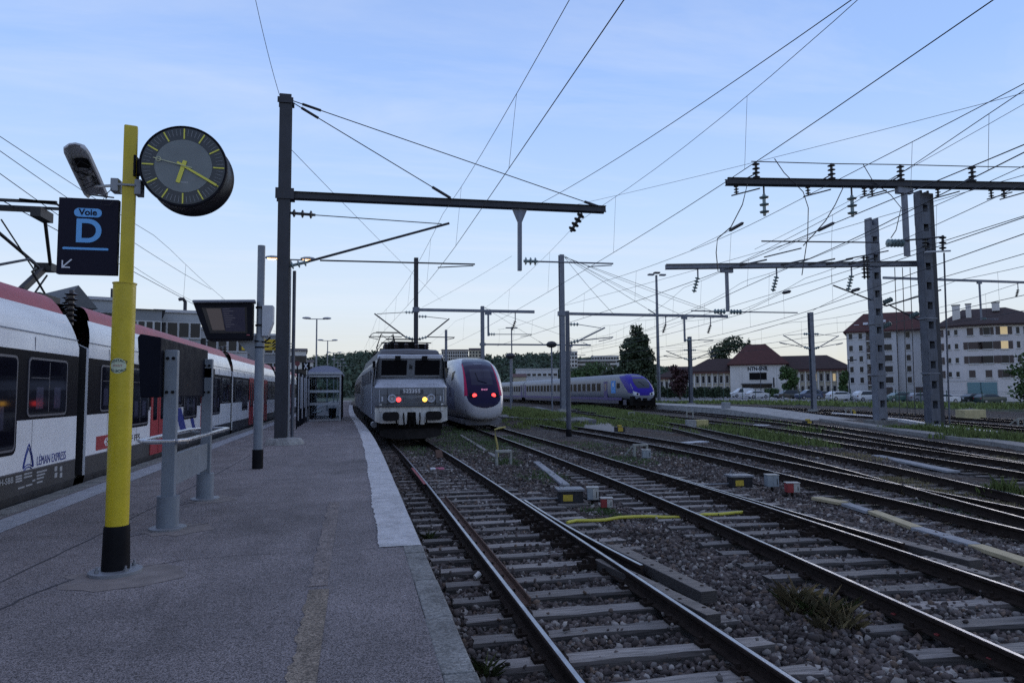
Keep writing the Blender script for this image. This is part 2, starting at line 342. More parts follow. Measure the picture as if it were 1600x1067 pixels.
# ------------------------------------------------------------------ ground sheets
def vnoise(x, y, s, seed=0):
    rs = np.random.RandomState(seed); g = rs.rand(64, 64); x = x / s; y = y / s
    i = np.floor(x).astype(int); j = np.floor(y).astype(int); a = x - i; b = y - j; a = a * a * (3 - 2 * a); b = b * b * (3 - 2 * b)
    G = lambda p, q: g[p % 64, q % 64]
    return (G(i, j) * (1 - a) + G(i + 1, j) * a) * (1 - b) + (G(i, j + 1) * (1 - a) + G(i + 1, j + 1) * a) * b
def bedz(x, y):
    """height of the ballast bed at a point (arrays)"""
    x = np.asarray(x, float); y = np.asarray(y, float)
    z = -0.235 + 0.05 * (vnoise(x + 40, y + 40, 1.1, 1) - 0.5) + 0.05 * (vnoise(x + 40, y + 40, 0.35, 2) - 0.5)
    far = np.clip((y - 14) / 6, 0, 1); z = z + far * 0.045
    # low grassed bank between the express train and the far tracks
    bank = np.clip((y - 40) / 8, 0, 1) * np.clip((x - 9.6) / 1.5, 0, 1) * np.clip((18.0 + (y - 45) * 0.1 - x) / 3, 0, 1)
    return z + bank * 0.34
def sheet(name, xs, ys, zf, m):
    X, Y = np.meshgrid(xs, ys); Z = zf(X, Y); nx, ny = len(xs), len(ys)
    V = np.stack([X.ravel(), Y.ravel(), Z.ravel()], 1)
    I = (np.arange(ny - 1)[:, None] * nx + np.arange(nx - 1)[None, :]).ravel()
    F = np.stack([I, I + 1, I + nx + 1, I + nx], 1)
    me = bpy.data.meshes.new(name); me.from_pydata(V.tolist(), [], F.tolist()); me.materials.append(m); me.polygons.foreach_set('use_smooth', [True] * len(me.polygons))
    o = bpy.data.objects.new(name, me); COL.objects.link(o); return struct(o)
# ballast bed material: stones by voronoi, weeds where the noise says so
mb_ = bpy.data.materials.new('ballast_bed'); mb_.use_nodes = True; t = mb_.node_tree; L = t.links; pb = t.nodes['Principled BSDF']
g = t.nodes.new('ShaderNodeNewGeometry'); vo = t.nodes.new('ShaderNodeTexVoronoi'); vo.inputs['Scale'].default_value = 17; L.new(g.outputs['Position'], vo.inputs['Vector'])
s_ = t.nodes.new('ShaderNodeSeparateColor'); L.new(vo.outputs['Color'], s_.inputs[0])
r = t.nodes.new('ShaderNodeValToRGB'); L.new(s_.outputs[0], r.inputs[0]); e = r.color_ramp.elements; e[0].color = (0.014, 0.012, 0.012, 1); e[1].color = (0.22, 0.20, 0.185, 1); e.new(0.75).color = (0.075, 0.066, 0.063, 1)
mpw = t.nodes.new('ShaderNodeMapping'); mpw.inputs['Scale'].default_value = (1, 0.45, 1); L.new(g.outputs['Position'], mpw.inputs[0])
n1 = t.nodes.new('ShaderNodeTexNoise'); n1.inputs['Scale'].default_value = 0.35; n1.inputs['Detail'].default_value = 8; n1.inputs['Roughness'].default_value = 0.7; L.new(mpw.outputs[0], n1.inputs['Vector'])
r1 = t.nodes.new('ShaderNodeMapRange'); r1.inputs['From Min'].default_value = 0.52; r1.inputs['From Max'].default_value = 0.66; L.new(n1.outputs['Fac'], r1.inputs['Value'])
x1 = t.nodes.new('ShaderNodeMixRGB'); L.new(r1.outputs[0], x1.inputs[0]); L.new(r.outputs[0], x1.inputs[1]); x1.inputs[2].default_value = (0.075, 0.052, 0.038, 1)      # rusty brake dust, soil
L.new(x1.outputs[0], pb.inputs['Base Color']); pb.inputs['Roughness'].default_value = 0.95; pb.inputs['Specular IOR Level'].default_value = 0.15
bp = t.nodes.new('ShaderNodeBump'); bp.inputs['Strength'].default_value = 1.0; bp.inputs['Distance'].default_value = 0.05; bp.invert = True; L.new(vo.outputs['Distance'], bp.inputs['Height']); L.new(bp.outputs[0], pb.inputs['Normal'])
M_bed = mb_
M_land = mat('far_land', (0.05, 0.062, 0.035), 0.95, var=0.4, vscale=0.05)
M_grass = mat('grass_blades', (0.15, 0.20, 0.06), 0.7, var=0.35, vscale=0.7, island=0.35, col2=(0.05, 0.065, 0.02))
M_grassdry = mat('dry_grass_blades', (0.28, 0.23, 0.12), 0.8, island=0.4)
M_leaf = mat('weed_leaves', (0.075, 0.12, 0.038), 0.6, island=0.4)
sheet('ground', np.linspace(-3000, 3000, 3), np.linspace(-300, 5000, 3), lambda X, Y: X * 0 - 0.5, M_land)
xs = np.unique(np.concatenate([np.arange(-12, 0.7, 2), np.arange(0.7, 16, 0.13), np.arange(16, 60, 0.6)]))
ys = np.unique(np.concatenate([np.arange(-3, 3, 1), np.arange(3, 20, 0.13), np.arange(20, 60, 0.4), np.arange(60, 190, 3)]))
sheet('ballast_bed', xs, ys, bedz, M_bed)

# ------------------------------------------------------------------ island platform
yp = [-4, 0, 3, 5, 7.1, 8.5, 10, 12, 14, 17, 20, 23, 26, 30, 34, 38, 42, 47, 52, 58, 65, 75, 90, 110, 140]
m_ = MB()
rings = [[(PLX + 0.32, y, PZ), (pedge(y) - 0.20, y, PZ)] for y in yp]; m_.loft(rings)
platform = struct(m_.build('platform', M_asph))
m_ = MB(); m_.loft([[(PLX + 0.06, y, PZ - 0.03), (PLX + 0.06, y, -0.5)] for y in yp]); m_.loft([[(pedge(y) - 0.07, y, -0.5), (pedge(y) - 0.07, y, PZ - 0.03)] for y in yp]); m_.loft([[(PLX + .06, -4, -.5), (PLX + .06, -4, PZ - .03)], [(pedge(-4) - .07, -4, -.5), (pedge(-4) - .07, -4, PZ - .03)]])
m_.build('platform_wall', M_concd, platform)
# kerb stones: each its own slab, with slightly open joints and uneven heights
rr = random.Random(3)
def kerb(x0f, x1f, y0, y1, step, kname):
    y = y0
    while y < y1:
        l = step; ya, yb = y + 0.006, y + l - 0.006; dz = rr.uniform(-0.003, 0.004); mm = MB(); xo = rr.uniform(-0.006, 0.006)
        b_ = [(x0f(ya) + xo, ya), (x1f(ya) + xo, ya), (x1f(yb) + xo, yb), (x0f(yb) + xo, yb)]
        vs = [(p[0], p[1], PZ - 0.16) for p in b_] + [(p[0], p[1], PZ + dz) for p in b_]
        mm.add(vs, [(3, 2, 1, 0), (4, 5, 6, 7), (0, 1, 5, 4), (1, 2, 6, 5), (2, 3, 7, 6), (3, 0, 4, 7)])
        mm.build(kname, M_kerb, platform, bevel=0.012)
        y += l
kerb(lambda y: pedge(y) - 0.20, lambda y: pedge(y), 2.0, 62, 1.0, 'kerb_stone')
kerb(lambda y: PLX, lambda y: PLX + 0.32, 4.0, 62, 1.0, 'kerb_stone')
# ragged pale edge stripe on the right, tactile strip on the left, worn yellow line, joints and patches
def strip(name, ya, yb, xa, xb, z, m, n=60, rag=0.0, seed=1):
    rs = np.random.RandomState(seed); ra = []
    for i in range(n + 1):
        y = ya + (yb - ya) * i / n; q = rs.uniform(-rag, rag); ra.append([(xa(y) + q, y, z), (xb(y), y, z)])
    mm = MB(); mm.loft(ra); return mm.build(name, m, platform)
strip('edge_line', 7.3, 36, lambda y: pedge(y) - 0.44 + 0.012 * math.sin(y * 1.7), lambda y: pedge(y) - 0.012, PZ + 0.0075, M_line, 300, 0.012)
strip('edge_line', 36, 90, lambda y: pedge(y) - 0.40, lambda y: pedge(y) - 0.012, PZ + 0.0075, M_line, 40, 0.0, 2)
strip('tactile_strip', 2, 120, lambda y: -4.40 + (y > 14) * -0.0, lambda y: -3.98, PZ + 0.004, M_tact, 60, 0.006, 3)
strip('worn_yellow_line', 3.0, 5.9, lambda y: -0.36, lambda y: -0.20, PZ + 0.004, M_fade, 40, 0.02, 4)
strip('worn_yellow_line', 6.0, 10.5, lambda y: -0.37, lambda y: -0.22, PZ + 0.004, mat('faded_yellow_line_thin', (0.168, 0.142, 0.134), 0.9, var=0.35, vscale=4, bump=0.5, bscale=190), 40, 0.02, 5)
speckle(MATS['faded_yellow_line_thin'], 95, 0.5, 1.6)
# old seam of the asphalt, along the posts
M_seam = mat('asphalt_seam', (0.045, 0.043, 0.05), 0.9); M_patch = mat('mortar_patch', (0.195, 0.168, 0.158), 0.9, var=0.3, vscale=5, bump=0.4, bscale=120)
def seam(pts, wd, name='crack'):
    rs = random.Random(len(pts)); mm = MB(); P_ = []
    for (a, b) in zip(pts[:-1], pts[1:]):
        for i in range(10): P_.append((a[0] + (b[0] - a[0]) * i / 10 + rs.uniform(-.012, .012), a[1] + (b[1] - a[1]) * i / 10))
    P_.append(pts[-1]); mm.loft([[(p[0] - wd * rs.uniform(.3, .8), p[1] + wd * .3, PZ + 0.0035), (p[0] + wd * rs.uniform(.3, .8), p[1] - wd * .3, PZ + 0.0035)] for p in P_])
    return mm.build(name, M_seam, platform)
seam([(-3.0, 5.2), (-2.95, 6.5), (-2.8, 9), (-2.72, 12), (-2.65, 16), (-2.6, 22)], 0.016)
seam([(-4.4, 13.2), (-2.5, 13.4), (-.5, 13.3), (.45, 13.35)], 0.008); seam([(-4.4, 20.1), (-1.5, 20.3), (.4, 20.2)], 0.009);
seam([(-2.62, 5.4), (-2.5, 6.35), (-2.35, 6.75)], 0.018); seam([(-1.9, 7.05), (-1.6, 7.25), (-1.2, 7.3), (0.2, 7.28)], 0.01)
seam([(-2.55, 8.4), (-2.3, 8.75), (-1.75, 9.2)], 0.014); seam([(-2.5, 10.6), (-2.2, 11.2), (-1.7, 11.6)], 0.012)
for cx, cy, a, b in ((-1.95, 6.72, .52, .46), (-2.02, 8.85, .4, .4), (-2.08, 11.2, .36, .4)):
    rs = random.Random(int(cx * 100)); n = 18
    MB().add([(cx + a * math.cos(2 * PI * i / n) * rs.uniform(.75, 1.1), cy + b * math.sin(2 * PI * i / n) * rs.uniform(.7, 1.05), PZ + 0.003) for i in range(n)], [tuple(range(n))]).build('patch', M_patch, platform)

# ------------------------------------------------------------------ tracks
RAILP = [(-.07, -.155), (.07, -.155), (.07, -.143), (.02, -.125), (.012, -.06), (.012, -.045), (.036, -.035), (.036, -.008), (.029, -.001), (.020, 0), (-.020, 0), (-.029, -.001), (-.036, -.008), (-.036, -.035), (-.012, -.045), (-.012, -.06), (-.02, -.125), (-.07, -.143)]
def rail_mesh(fx, y0, y1, off, step=1.0, z=0.0, y_cut=None):
    mm = MB(); n = max(2, int((y1 - y0) / step)); rg = []
    for i in range(n + 1):
        y = y0 + (y1 - y0) * i / n; dx = (fx(y + .2) - fx(y - .2)) / .4; q = Vector((1, -dx, 0)).normalized(); c = Vector((fx(y), y, z)) + q * off
        rg.append([c + q * a + Vector((0, 0, b)) for a, b in RAILP])
    k = len(RAILP); o = len(mm.v); mm.v += [tuple(p) for q in rg for p in q]
    for i in range(n):
        for j in range(k):
            mm.f.append((i * k + j, i * k + (j + 1) % k, (i + 1) * k + (j + 1) % k, (i + 1) * k + j)); mm.m.append(1 if j == 9 else 0)
    mm.f += [tuple(range(k - 1, -1, -1)), tuple(range(n * k, (n + 1) * k))]; mm.m += [0, 0]
    return mm
M_tside = wood('dark_timber_side', (0.06, 0.052, 0.048), 0.4, 1.4)  # darker wood on every face but the top
def sleeper_mesh(l, seed):
    rs = random.Random(seed); n = 9; rg = []; b_ = MB()                 # weathered baulk: edges rounded off and chewed unevenly
    for i in range(n + 1):
        x = -l / 2 + l * i / n; e = lambda a=.011: rs.uniform(-a, a); c = .012 + rs.uniform(0, .02)
        rg.append([(x + e(.02), -.125 + e(), -.15), (x + e(.02), .125 + e(), -.15), (x + e(.02), .125 + e(), -c), (x + e(.02), .125 - c + e(), e(.006)), (x + e(.02), e(), e(.006)), (x + e(.02), -.125 + c + e(), e(.006)), (x + e(.02), -.125 + e(), -c)])
    b_.loft(rg, close=True); b_.m = [0 if (i < n * 7 and i % 7 in (3, 4)) else 1 for i in range(len(b_.f))]; return b_.mesh('sleeper', [M_slp, M_tside])
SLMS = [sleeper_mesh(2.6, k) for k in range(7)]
def track(k, y0, y1, label, sl_y, sl_len=2.6, buried=14, group='railway tracks of the yard', step=0.62, drop=0.03):
    fx = TR[k]; root = empty('railway_track', (fx(y0), y0, -0.3), label, 'railway track', group); ro = Vector(root.location)
    def put(mm, name, mats, **kw):
        o = mm.build(name, mats, root, **kw); o.location = -ro; return o
    for s in (-1, 1): put(rail_mesh(fx, y0, y1, s * 0.7525, 0.9), 'rail', [M_rust, M_steel])
    y = sl_y[0]; i = 0; fast = MB(); rs = random.Random(k)
    while y < sl_y[1]:
        dx = (fx(y + .2) - fx(y - .2)) / .4; a = math.atan(-dx); z = -0.158 - rs.uniform(0, 0.008) - (drop if y > buried else 0)
        ln = sl_len(y) if callable(sl_len) else (sl_len, 0)
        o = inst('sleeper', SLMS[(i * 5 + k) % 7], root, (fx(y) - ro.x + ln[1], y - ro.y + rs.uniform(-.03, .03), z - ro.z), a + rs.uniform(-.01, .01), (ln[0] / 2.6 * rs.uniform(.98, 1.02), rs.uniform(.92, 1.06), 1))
        if y < 24:
            for s in (-1, 1):
                for q in (-1, 1):
                    cx = fx(y) + s * 0.7525 + q * 0.1
                    fast.box((cx, y, -0.143), (0.1, 0.13, 0.03)); fast.cyl((cx + q * .012, y, -0.14), (cx + q * .012, y, -0.085), 0.02, 6)
        y += step + rs.uniform(-.02, .02); i += 1
    if fast.v:
        o = put(fast, 'rail_fastenings', M_rust); o['kind'] = 'stuff'
    return root, put
t1, put1 = track(1, -3, 62, 'nearest track beside the platform, with worn grey timber sleepers, leading to the silver locomotive', (3.3, 30), lambda y: (2.62, 0.0) if (y < 9 or y > 15.2) else (3.0, 0.15), buried=16.2)
t2, put2 = track(2, 1, 70, 'second track from the platform, crossed by the yellow hose, leading to the white express train', (3.2, 40), lambda y: (2.62, 0) if (y < 9 or y > 17) else (3.0, 0.15), buried=18.3)
t3, put3 = track(3, 4, 46, 'third track from the platform, passing just behind the red-ended box and ending in grass', (5, 45), buried=6)
t4, put4 = track(4, 6, 75, 'track joining the third one from the right, weeds along its outer side', (13, 60), buried=6)
t5, put5 = track(5, 5, 78, 'fifth track from the platform, with clear bare rails, left of the far ramp', (8, 60), buried=6)
t6, put6 = track(6, 6, 185, 'track on which the purple fronted train stands, passing the concrete ramp', (10, 60), buried=6)
t7, put7 = track(7, 6, 180, 'first track behind the two tall lattice masts', (14, 50), buried=6)
t8, put8 = track(8, 6, 180, 'farthest track before the weeds and the car park', (14, 40), buried=6)
# turnout blades: a second rail lying against the right rail, and their chairs
put1(rail_mesh(lambda y: TR[1](y) + 0.085 + max(0, (12.5 - y)) ** 2 * 0.0085, 7.9, 13.2, 0.7525, 0.4), 'switch_rail', [M_rust, M_steel])
put2(rail_mesh(lambda y: TR[2](y) + 0.085 + max(0, (15.5 - y)) ** 2 * 0.0045, 8.2, 16.5, 0.7525, 0.4), 'switch_rail', [M_rust, M_steel])
for pt, fx, ya, yb in ((put1, TR[1], 8.6, 13.5), (put2, TR[2], 9.6, 16.6)):
    y = ya
    while y < yb:
        mm = MB(); mm.box((fx(y) + .70, y, -.125), (.55, .16, .06)); mm.box((fx(y) + .60, y, -.075), (.06, .1, .1)); mm.cyl((fx(y) + .5, y, -.1), (fx(y) + .5, y, -.05), .03, 6); pt(mm, 'slide_chair', M_rust); y += .62
# check rail (rusty channel lying inside the left rail)
p0, p1 = gz(690, 772, -.02), gz(818, 930, -.02)
mm = MB(); d = (p1 - p0).normalized(); sx_ = Vector((1, 0, 0))
for a, b, c, e_ in ((0, 0, .15, .018), (-.072, .03, .016, .09), (.072, .03, .016, .09)): mm.beam(p0 + sx_ * a + Vector((0, 0, b - .1)), p1 + sx_ * a + Vector((0, 0, b - .1)), c, e_)
put1(mm, 'check_rail', M_rustb)
# timber baulks with bolt holes along the right rail
def baulk(a, b, wd, hg, put, nm='guard_timber', holes=7):
    mm = MB(); a, b = Vector(a), Vector(b); mm.beam(a, b, wd, hg); mm.m = [1, 1, 1, 1, 0, 1]; o = put(mm, nm, [M_tim, M_tside], bevel=.01)
    hh = MB(); sdir = (b - a).normalized().cross(Vector((0, 0, 1)))
    for i in range(holes):
        c = a.lerp(b, (i + .6) / (holes + .2)) + Vector((0, 0, hg / 2 + .002)) + sdir * (wd * .18 * (1 if i % 2 else -1)); hh.cyl(c, c + Vector((0, 0, .004)), .022, 8)
    put(hh, 'bolt_holes', M_rust); return o
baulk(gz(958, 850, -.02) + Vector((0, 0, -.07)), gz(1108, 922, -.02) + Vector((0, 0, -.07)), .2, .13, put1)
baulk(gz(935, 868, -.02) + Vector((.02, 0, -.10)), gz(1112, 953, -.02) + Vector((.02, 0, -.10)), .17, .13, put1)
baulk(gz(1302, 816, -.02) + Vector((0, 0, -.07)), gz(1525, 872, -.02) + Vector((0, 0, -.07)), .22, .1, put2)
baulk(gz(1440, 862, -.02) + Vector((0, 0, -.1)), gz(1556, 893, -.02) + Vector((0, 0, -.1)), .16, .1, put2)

# ------------------------------------------------------------------ loose ballast: real stones where single ones can be seen
def stones(name, n, region, rmin, rmax, seed):
    rs = np.random.RandomState(seed); base = []
    bmx = bmesh.new(); bmesh.ops.create_icosphere(bmx, subdivisions=1, radius=1.0); bv = np.array([v.co[:] for v in bmx.verts]); bf = np.array([[v.index for v in f.verts] for f in bmx.faces]); bmx.free(); bv = np.sign(bv) * np.abs(bv) ** .55
    X, Y = region(rs, n); n = len(X)
    ok = np.ones(n, bool)
    for k in (1, 2, 3):
        c = np.array([TR[k](y) for y in Y])
        for s in (-1, 1): ok &= np.abs(X - c - s * 0.7525) > 0.085
    X, Y = X[ok], Y[ok]; n = len(X)
    rad = rmin + (rmax - rmin) * rs.rand(n) ** 1.6
    sc_ = rad[:, None] * (0.45 + 0.65 * rs.rand(n, 3)); jit = 1 + 0.75 * (rs.rand(n, len(bv), 3) - .5)
    V = bv[None] * jit * sc_[:, None, :]
    q = rs.randn(n, 4); q /= np.linalg.norm(q, axis=1)[:, None]; w_, x, y, z = q.T
    Rm = np.stack([np.stack([1 - 2 * (y * y + z * z), 2 * (x * y - z * w_), 2 * (x * z + y * w_)], -1), np.stack([2 * (x * y + z * w_), 1 - 2 * (x * x + z * z), 2 * (y * z - x * w_)], -1), np.stack([2 * (x * z - y * w_), 2 * (y * z + x * w_), 1 - 2 * (x * x + y * y)], -1)], -2)
    V = np.einsum('nij,nkj->nki', Rm, V)
    Z = bedz(X, Y) + rad * 0.25 + 0.012 * rs.randn(n)
    V += np.stack([X, Y, Z], -1)[:, None, :]
    nv = len(bv); Fa = (bf[None] + (np.arange(n) * nv)[:, None, None]).reshape(-1, 3); V = V.reshape(-1, 3)
    me = bpy.data.meshes.new(name); me.vertices.add(len(V)); me.vertices.foreach_set('co', V.ravel().astype(np.float32))
    me.loops.add(Fa.size); me.loops.foreach_set('vertex_index', Fa.ravel().astype(np.int32)); me.polygons.add(len(Fa)); me.polygons.foreach_set('loop_start', np.arange(0, Fa.size, 3, dtype=np.int32)); me.polygons.foreach_set('loop_total', np.full(len(Fa), 3, np.int32))
    me.update(calc_edges=True); me.materials.append(M_stone)
    o = bpy.data.objects.new(name, me); COL.objects.link(o); return o
def reg_near(rs, n):
    y = 4.2 + 8.2 * rs.rand(n) ** 0.9; x = 0.72 + (y * 0.98 + 1.2) * rs.rand(n); return x, y
def reg_mid(rs, n):
    y = 12 + 15 * rs.rand(n) ** 1.3; x = 0.72 + (y * 0.85) * rs.rand(n) ** 1.1; return x, y
so = stones('ballast_stones', 46000, reg_near, 0.016, 0.046, 5); tag(so, 'loose dark crushed stone between the nearest rails', 'ballast', kind='stuff')
so = stones('ballast_stones', 36000, reg_mid, 0.022, 0.05, 6); tag(so, 'crushed stone ballast around the tracks farther from the platform end', 'ballast', kind='stuff')

def reg_top(rs, n):
    y = 4.2 + 11 * rs.rand(n); k = rs.rand(n) < .5; x = np.where(k, np.array([TR[1](q) for q in y]), np.array([TR[2](q) for q in y])) + (rs.rand(n) - .5) * 2.7; return x, y
_bz = bedz; bedz = lambda x, y: np.asarray(x, float) * 0 - .145
so = stones('ballast_stones', 900, reg_top, 0.012, 0.03, 8); tag(so, 'stray stones lying on top of the timber sleepers', 'ballast', kind='stuff')
bedz = _bz

# ------------------------------------------------------------------ platform furniture
M_yel = mat('yellow_paint', (0.52, 0.40, 0.010), 0.45, var=0.13, vscale=3, rvar=0.12, streak=0.3, bump=.12, bscale=25)
M_black = mat('black_paint', (0.010, 0.010, 0.012), 0.55, var=0.3, vscale=6, spec=0.06)
M_dark = mat('dark_case', (0.012, 0.012, 0.017), 0.5, var=0.2, vscale=4, rvar=0.1, spec=0.06)
M_navy = mat('navy_sign', (0.010, 0.009, 0.02), 0.65, spec=0.15)
M_sky = mat('light_blue_print', (0.12, 0.36, 0.70), 0.6)
M_wht = mat('white_print', (0.62, 0.62, 0.66), 0.6)
M_galv = mat('galvanised_steel', (0.20, 0.21, 0.23), 0.5, 0.25, var=0.16, vscale=5, rvar=0.12)
M_gpost = mat('grey_post_paint', (0.165, 0.19, 0.225), 0.48, var=0.12, vscale=5, streak=0.2, rvar=0.1)
M_brush = mat('brushed_steel', (0.55, 0.56, 0.6), 0.3, 0.9, rvar=0.1, vscale=8)
M_dial = mat('dial_black', (0.018, 0.02, 0.026), 0.3); M_dialg = mat('dial_grey', (0.13, 0.145, 0.15), 0.35, var=0.12, vscale=7)
M_handy = mat('dial_yellow', (0.62, 0.58, 0.07), 0.5)
M_wire = mat('wire_dark', (0.025, 0.025, 0.028), 0.55, 0.3)
M_grey = mat('mid_grey_paint', (0.2, 0.21, 0.23), 0.55, var=0.15, vscale=5)
M_lgrey = mat('light_grey_box', (0.40, 0.41, 0.44), 0.55, var=0.1, vscale=4, streak=0.15)
def XZ(x, y, z): return frameM((x, y, z), (1, 0, 0), (0, 0, 1))          # faces the camera end of the platform
def YZ(x, y, z): return frameM((x, y, z), (0, 1, 0), (0, 0, 1))          # faces +X
def flat(name, poly, M, th, m, parent):
    mm = MB(); n = len(poly); vs = [M @ Vector((p[0], p[1], 0)) for p in poly] + [M @ Vector((p[0], p[1], th)) for p in poly]
    mm.add(vs, [tuple(range(n - 1, -1, -1)), tuple(range(n, 2 * n))] + [(i, (i + 1) % n, n + (i + 1) % n, n + i) for i in range(n)])
    return mm.build(name, m, parent)

# --- yellow post with its clock, sign and lamp
PX, PY = -2.07, 6.88
zj = gy(190, 443, PY).z; zb = gy(182, 820, PY).z; ztop = gy(203, 200, PY).z
post = empty('clock_post', (0, 0, 0), 'bright yellow steel post with black foot carrying the platform clock', 'post')
MB().cyl((PX, PY, zb - .01), (PX, PY, zj), .094, 28).build('lower_tube', M_yel, post, smooth=True)
o = MB().box((PX + .012, PY, (zj + ztop) / 2), (.112, .112, ztop - zj + .02), R(14)).build('upper_tube', M_yel, post, bevel=.012)
MB().cyl((PX, PY, zj - .006), (PX, PY, zj + .004), .101, 28).build('collar', M_yel, post)
MB().lathe((PX, PY, PZ), (0, 0, 1), [(0, .115), (zb - PZ - .02, .105), (zb - PZ, .1)], 28).build('foot_sleeve', M_black, post, smooth=True)
fl = MB().lathe((PX, PY, PZ), (0, 0, 1), [(0, .215), (.03, .215), (.036, .2), (.037, .1)], 32).build('base_flange', M_galv, post, smooth=True)
for k in range(4):
    a = R(45 + 90 * k); c = (PX + .165 * math.cos(a), PY + .165 * math.sin(a))
    MB().cyl((*c, PZ + .03), (*c, PZ + .06), .018, 6).cyl((*c, PZ + .06), (*c, PZ + .085), .009, 6).build('anchor_bolt', M_galv, fl)
# sticker wrapped round the tube
zs = gy(188, 572, PY).z; mm = MB(); rg = []
for i in range(13):
    a = -1 + 2 * i / 12; hh = .067 * math.sqrt(max(0, 1 - a * a)) + .0005; th = R(-96 + 44 * a); rg.append([(PX + .0955 * math.cos(th), PY + .0955 * math.sin(th), zs - hh), (PX + .0955 * math.cos(th), PY + .0955 * math.sin(th), zs + hh)])
mm.loft(rg); st = mm.build('sticker', mat('sticker_cream', (0.46, 0.5, 0.36), 0.6, var=0.15, vscale=20), post)
def on_post(body, size, dz, m, bold):
    M = frameM((0, 0, 0), (1, 0, 0), (0, 1, 0)); o = text('sticker_print', body, size, m, st, M, 0.0, bold)
    for v in o.data.vertices:
        th = R(-96) + v.co.x / .096; bow = (1 - (v.co.x / .075) ** 2) * .016 * (1 if dz > 0 else -1 if dz < 0 else 0); z = zs + dz + v.co.y + bow
        v.co = (PX + .0968 * math.cos(th), PY + .0968 * math.sin(th), z)
M_prt = mat('print_green_black', (0.02, 0.045, 0.035), 0.6)
on_post('CONTACT', .034, .030, M_prt, .0008); on_post('POINT', .028, .0, mat('print_red', (0.3, 0.08, 0.08), 0.6), 0); on_post('452-BORD', .032, -.032, M_prt, .0008)

CX, CZ = gy(287, 260, PY - .12).x, gy(287, 260, PY - .12).z; CR = .373; CY0 = PY - .12; CYD = .36
clk = empty('platform_clock', (0, 0, 0), 'round black platform clock with yellow hands and ticks on the yellow post', 'clock')
MB().lathe((CX, CY0, CZ), (0, 1, 0), [(0, CR - .012), (-.012, CR - .006), (-.012, CR + .004), (0, CR + .008), (.03, CR + .008), (.045, CR), (CYD - .045, CR), (CYD - .03, CR + .008), (CYD, CR + .008)], 64).build('case', M_dark, clk, smooth=True)
MB().cyl((CX, CY0 - .002, CZ), (CX, CY0 - .0045, CZ), CR - .014, 64).build('dial', M_dial, clk)
dg_ = MB().cyl((CX, CY0 - .0045, CZ), (CX, CY0 - .008, CZ), .247, 56).build('dial_centre', M_dialg, clk)
tk = MB(); t5 = MB()
for k in range(60):
    a = R(90 - 6 * k); c, s = math.cos(a), math.sin(a); q = MB()
    if k % 5 == 0: t5.beam((CX + c * .255, CY0 - .008, CZ + s * .255), (CX + c * .352, CY0 - .008, CZ + s * .352), .012, .004, (0, 1, 0))
    else: tk.beam((CX + c * .285, CY0 - .0065, CZ + s * .285), (CX + c * .345, CY0 - .0065, CZ + s * .345), .0042, .003, (0, 1, 0))
tag(t5.build('hour_ticks', M_handy, clk), kind='stuff'); tag(tk.build('minute_ticks', M_grey, clk), kind='stuff')
def hand(name, ang, r0, r1, wd, y, m=M_handy):
    a = R(90 - ang); c, s = math.cos(a), math.sin(a)
    return MB().beam((CX + c * r0, CY0 - y, CZ + s * r0), (CX + c * r1, CY0 - y, CZ + s * r1), wd, .004, (0, 1, 0)).build(name, m, clk)
hand('hour_hand', 196, -.05, .165, .036, .014); hand('minute_hand', 120, -.06, .335, .02, .02)
sh = hand('second_hand', 283, -.08, .26, .006, .026, mat('dial_pale_yellow', (0.5, 0.5, 0.3), 0.5))
a = R(90 - 283); rc = (CX + .215 * math.cos(a), CY0 - .026, CZ + .215 * math.sin(a)); MB().tube([(rc[0] + .02 * math.cos(R(q)), rc[1], rc[2] + .02 * math.sin(R(q))) for q in range(0, 361, 24)], .0035, 5).build('second_ring', MATS['dial_pale_yellow'], sh)
text('maker_mark', 'Bodet', .026, M_lgrey, clk, XZ(CX + .01, CY0 - .0085, CZ - .15), 0.0)
br = MB(); br.b2((PX + .05, PY - .03, CZ - .07), (CX - CR + .03, PY + .05, CZ + .06)); br.b2((PX + .055, PY - .06, CZ - .1), (PX + .075, PY + .07, CZ + .1)); br.build('bracket', M_dark, clk, bevel=.006)

A_, B_ = gy(92, 308, PY - .03), gy(182, 430, PY - .03); sx0, sx1, sz1, sz0 = A_.x, B_.x, A_.z, B_.z; SWD, SH = sx1 - sx0, sz1 - sz0; scx, scz = (sx0 + sx1) / 2, (sz0 + sz1) / 2; sy = PY - .03
sg = empty('track_sign', (0, 0, 0), 'dark navy platform sign reading Voie D with arrow, fixed left of the yellow post', 'sign')
MB().box((scx, sy + .03, scz), (SWD, .055, SH)).build('panel', M_navy, sg, bevel=.004)
for dz in (0.2, 0.0, -.2): MB().b2((sx1 + .001, sy + .015, scz + dz - .045), (PX - .085, sy + .05, scz + dz + .045)).build('lug', M_galv, sg)
F = lambda x, z: XZ(scx + x * SWD, sy + .0015, scz + z * SH)
pl_ = flat('pill', rrect(SWD * .46, SH * .115, SH * .055, 6), F(-.01, .31), .003, M_sky, sg)
text('sign_text', 'Voie', SH * .115, M_navy, sg, XZ(scx - .01 * SWD, sy - .0025, scz + .312 * SH), .001, .002, 1.0)
text('sign_letter', 'D', SH * .43, M_sky, sg, F(.005, .055), .002, .007, 1.02)
flat('underline', rrect(SWD * .76, SH * .03, SH * .014, 4), F(-.03, -.165), .003, M_sky, sg)
ar = MB(); ac = Vector((scx - .40 * SWD, sy - .002, scz - .415 * SH)); q = SWD * .15
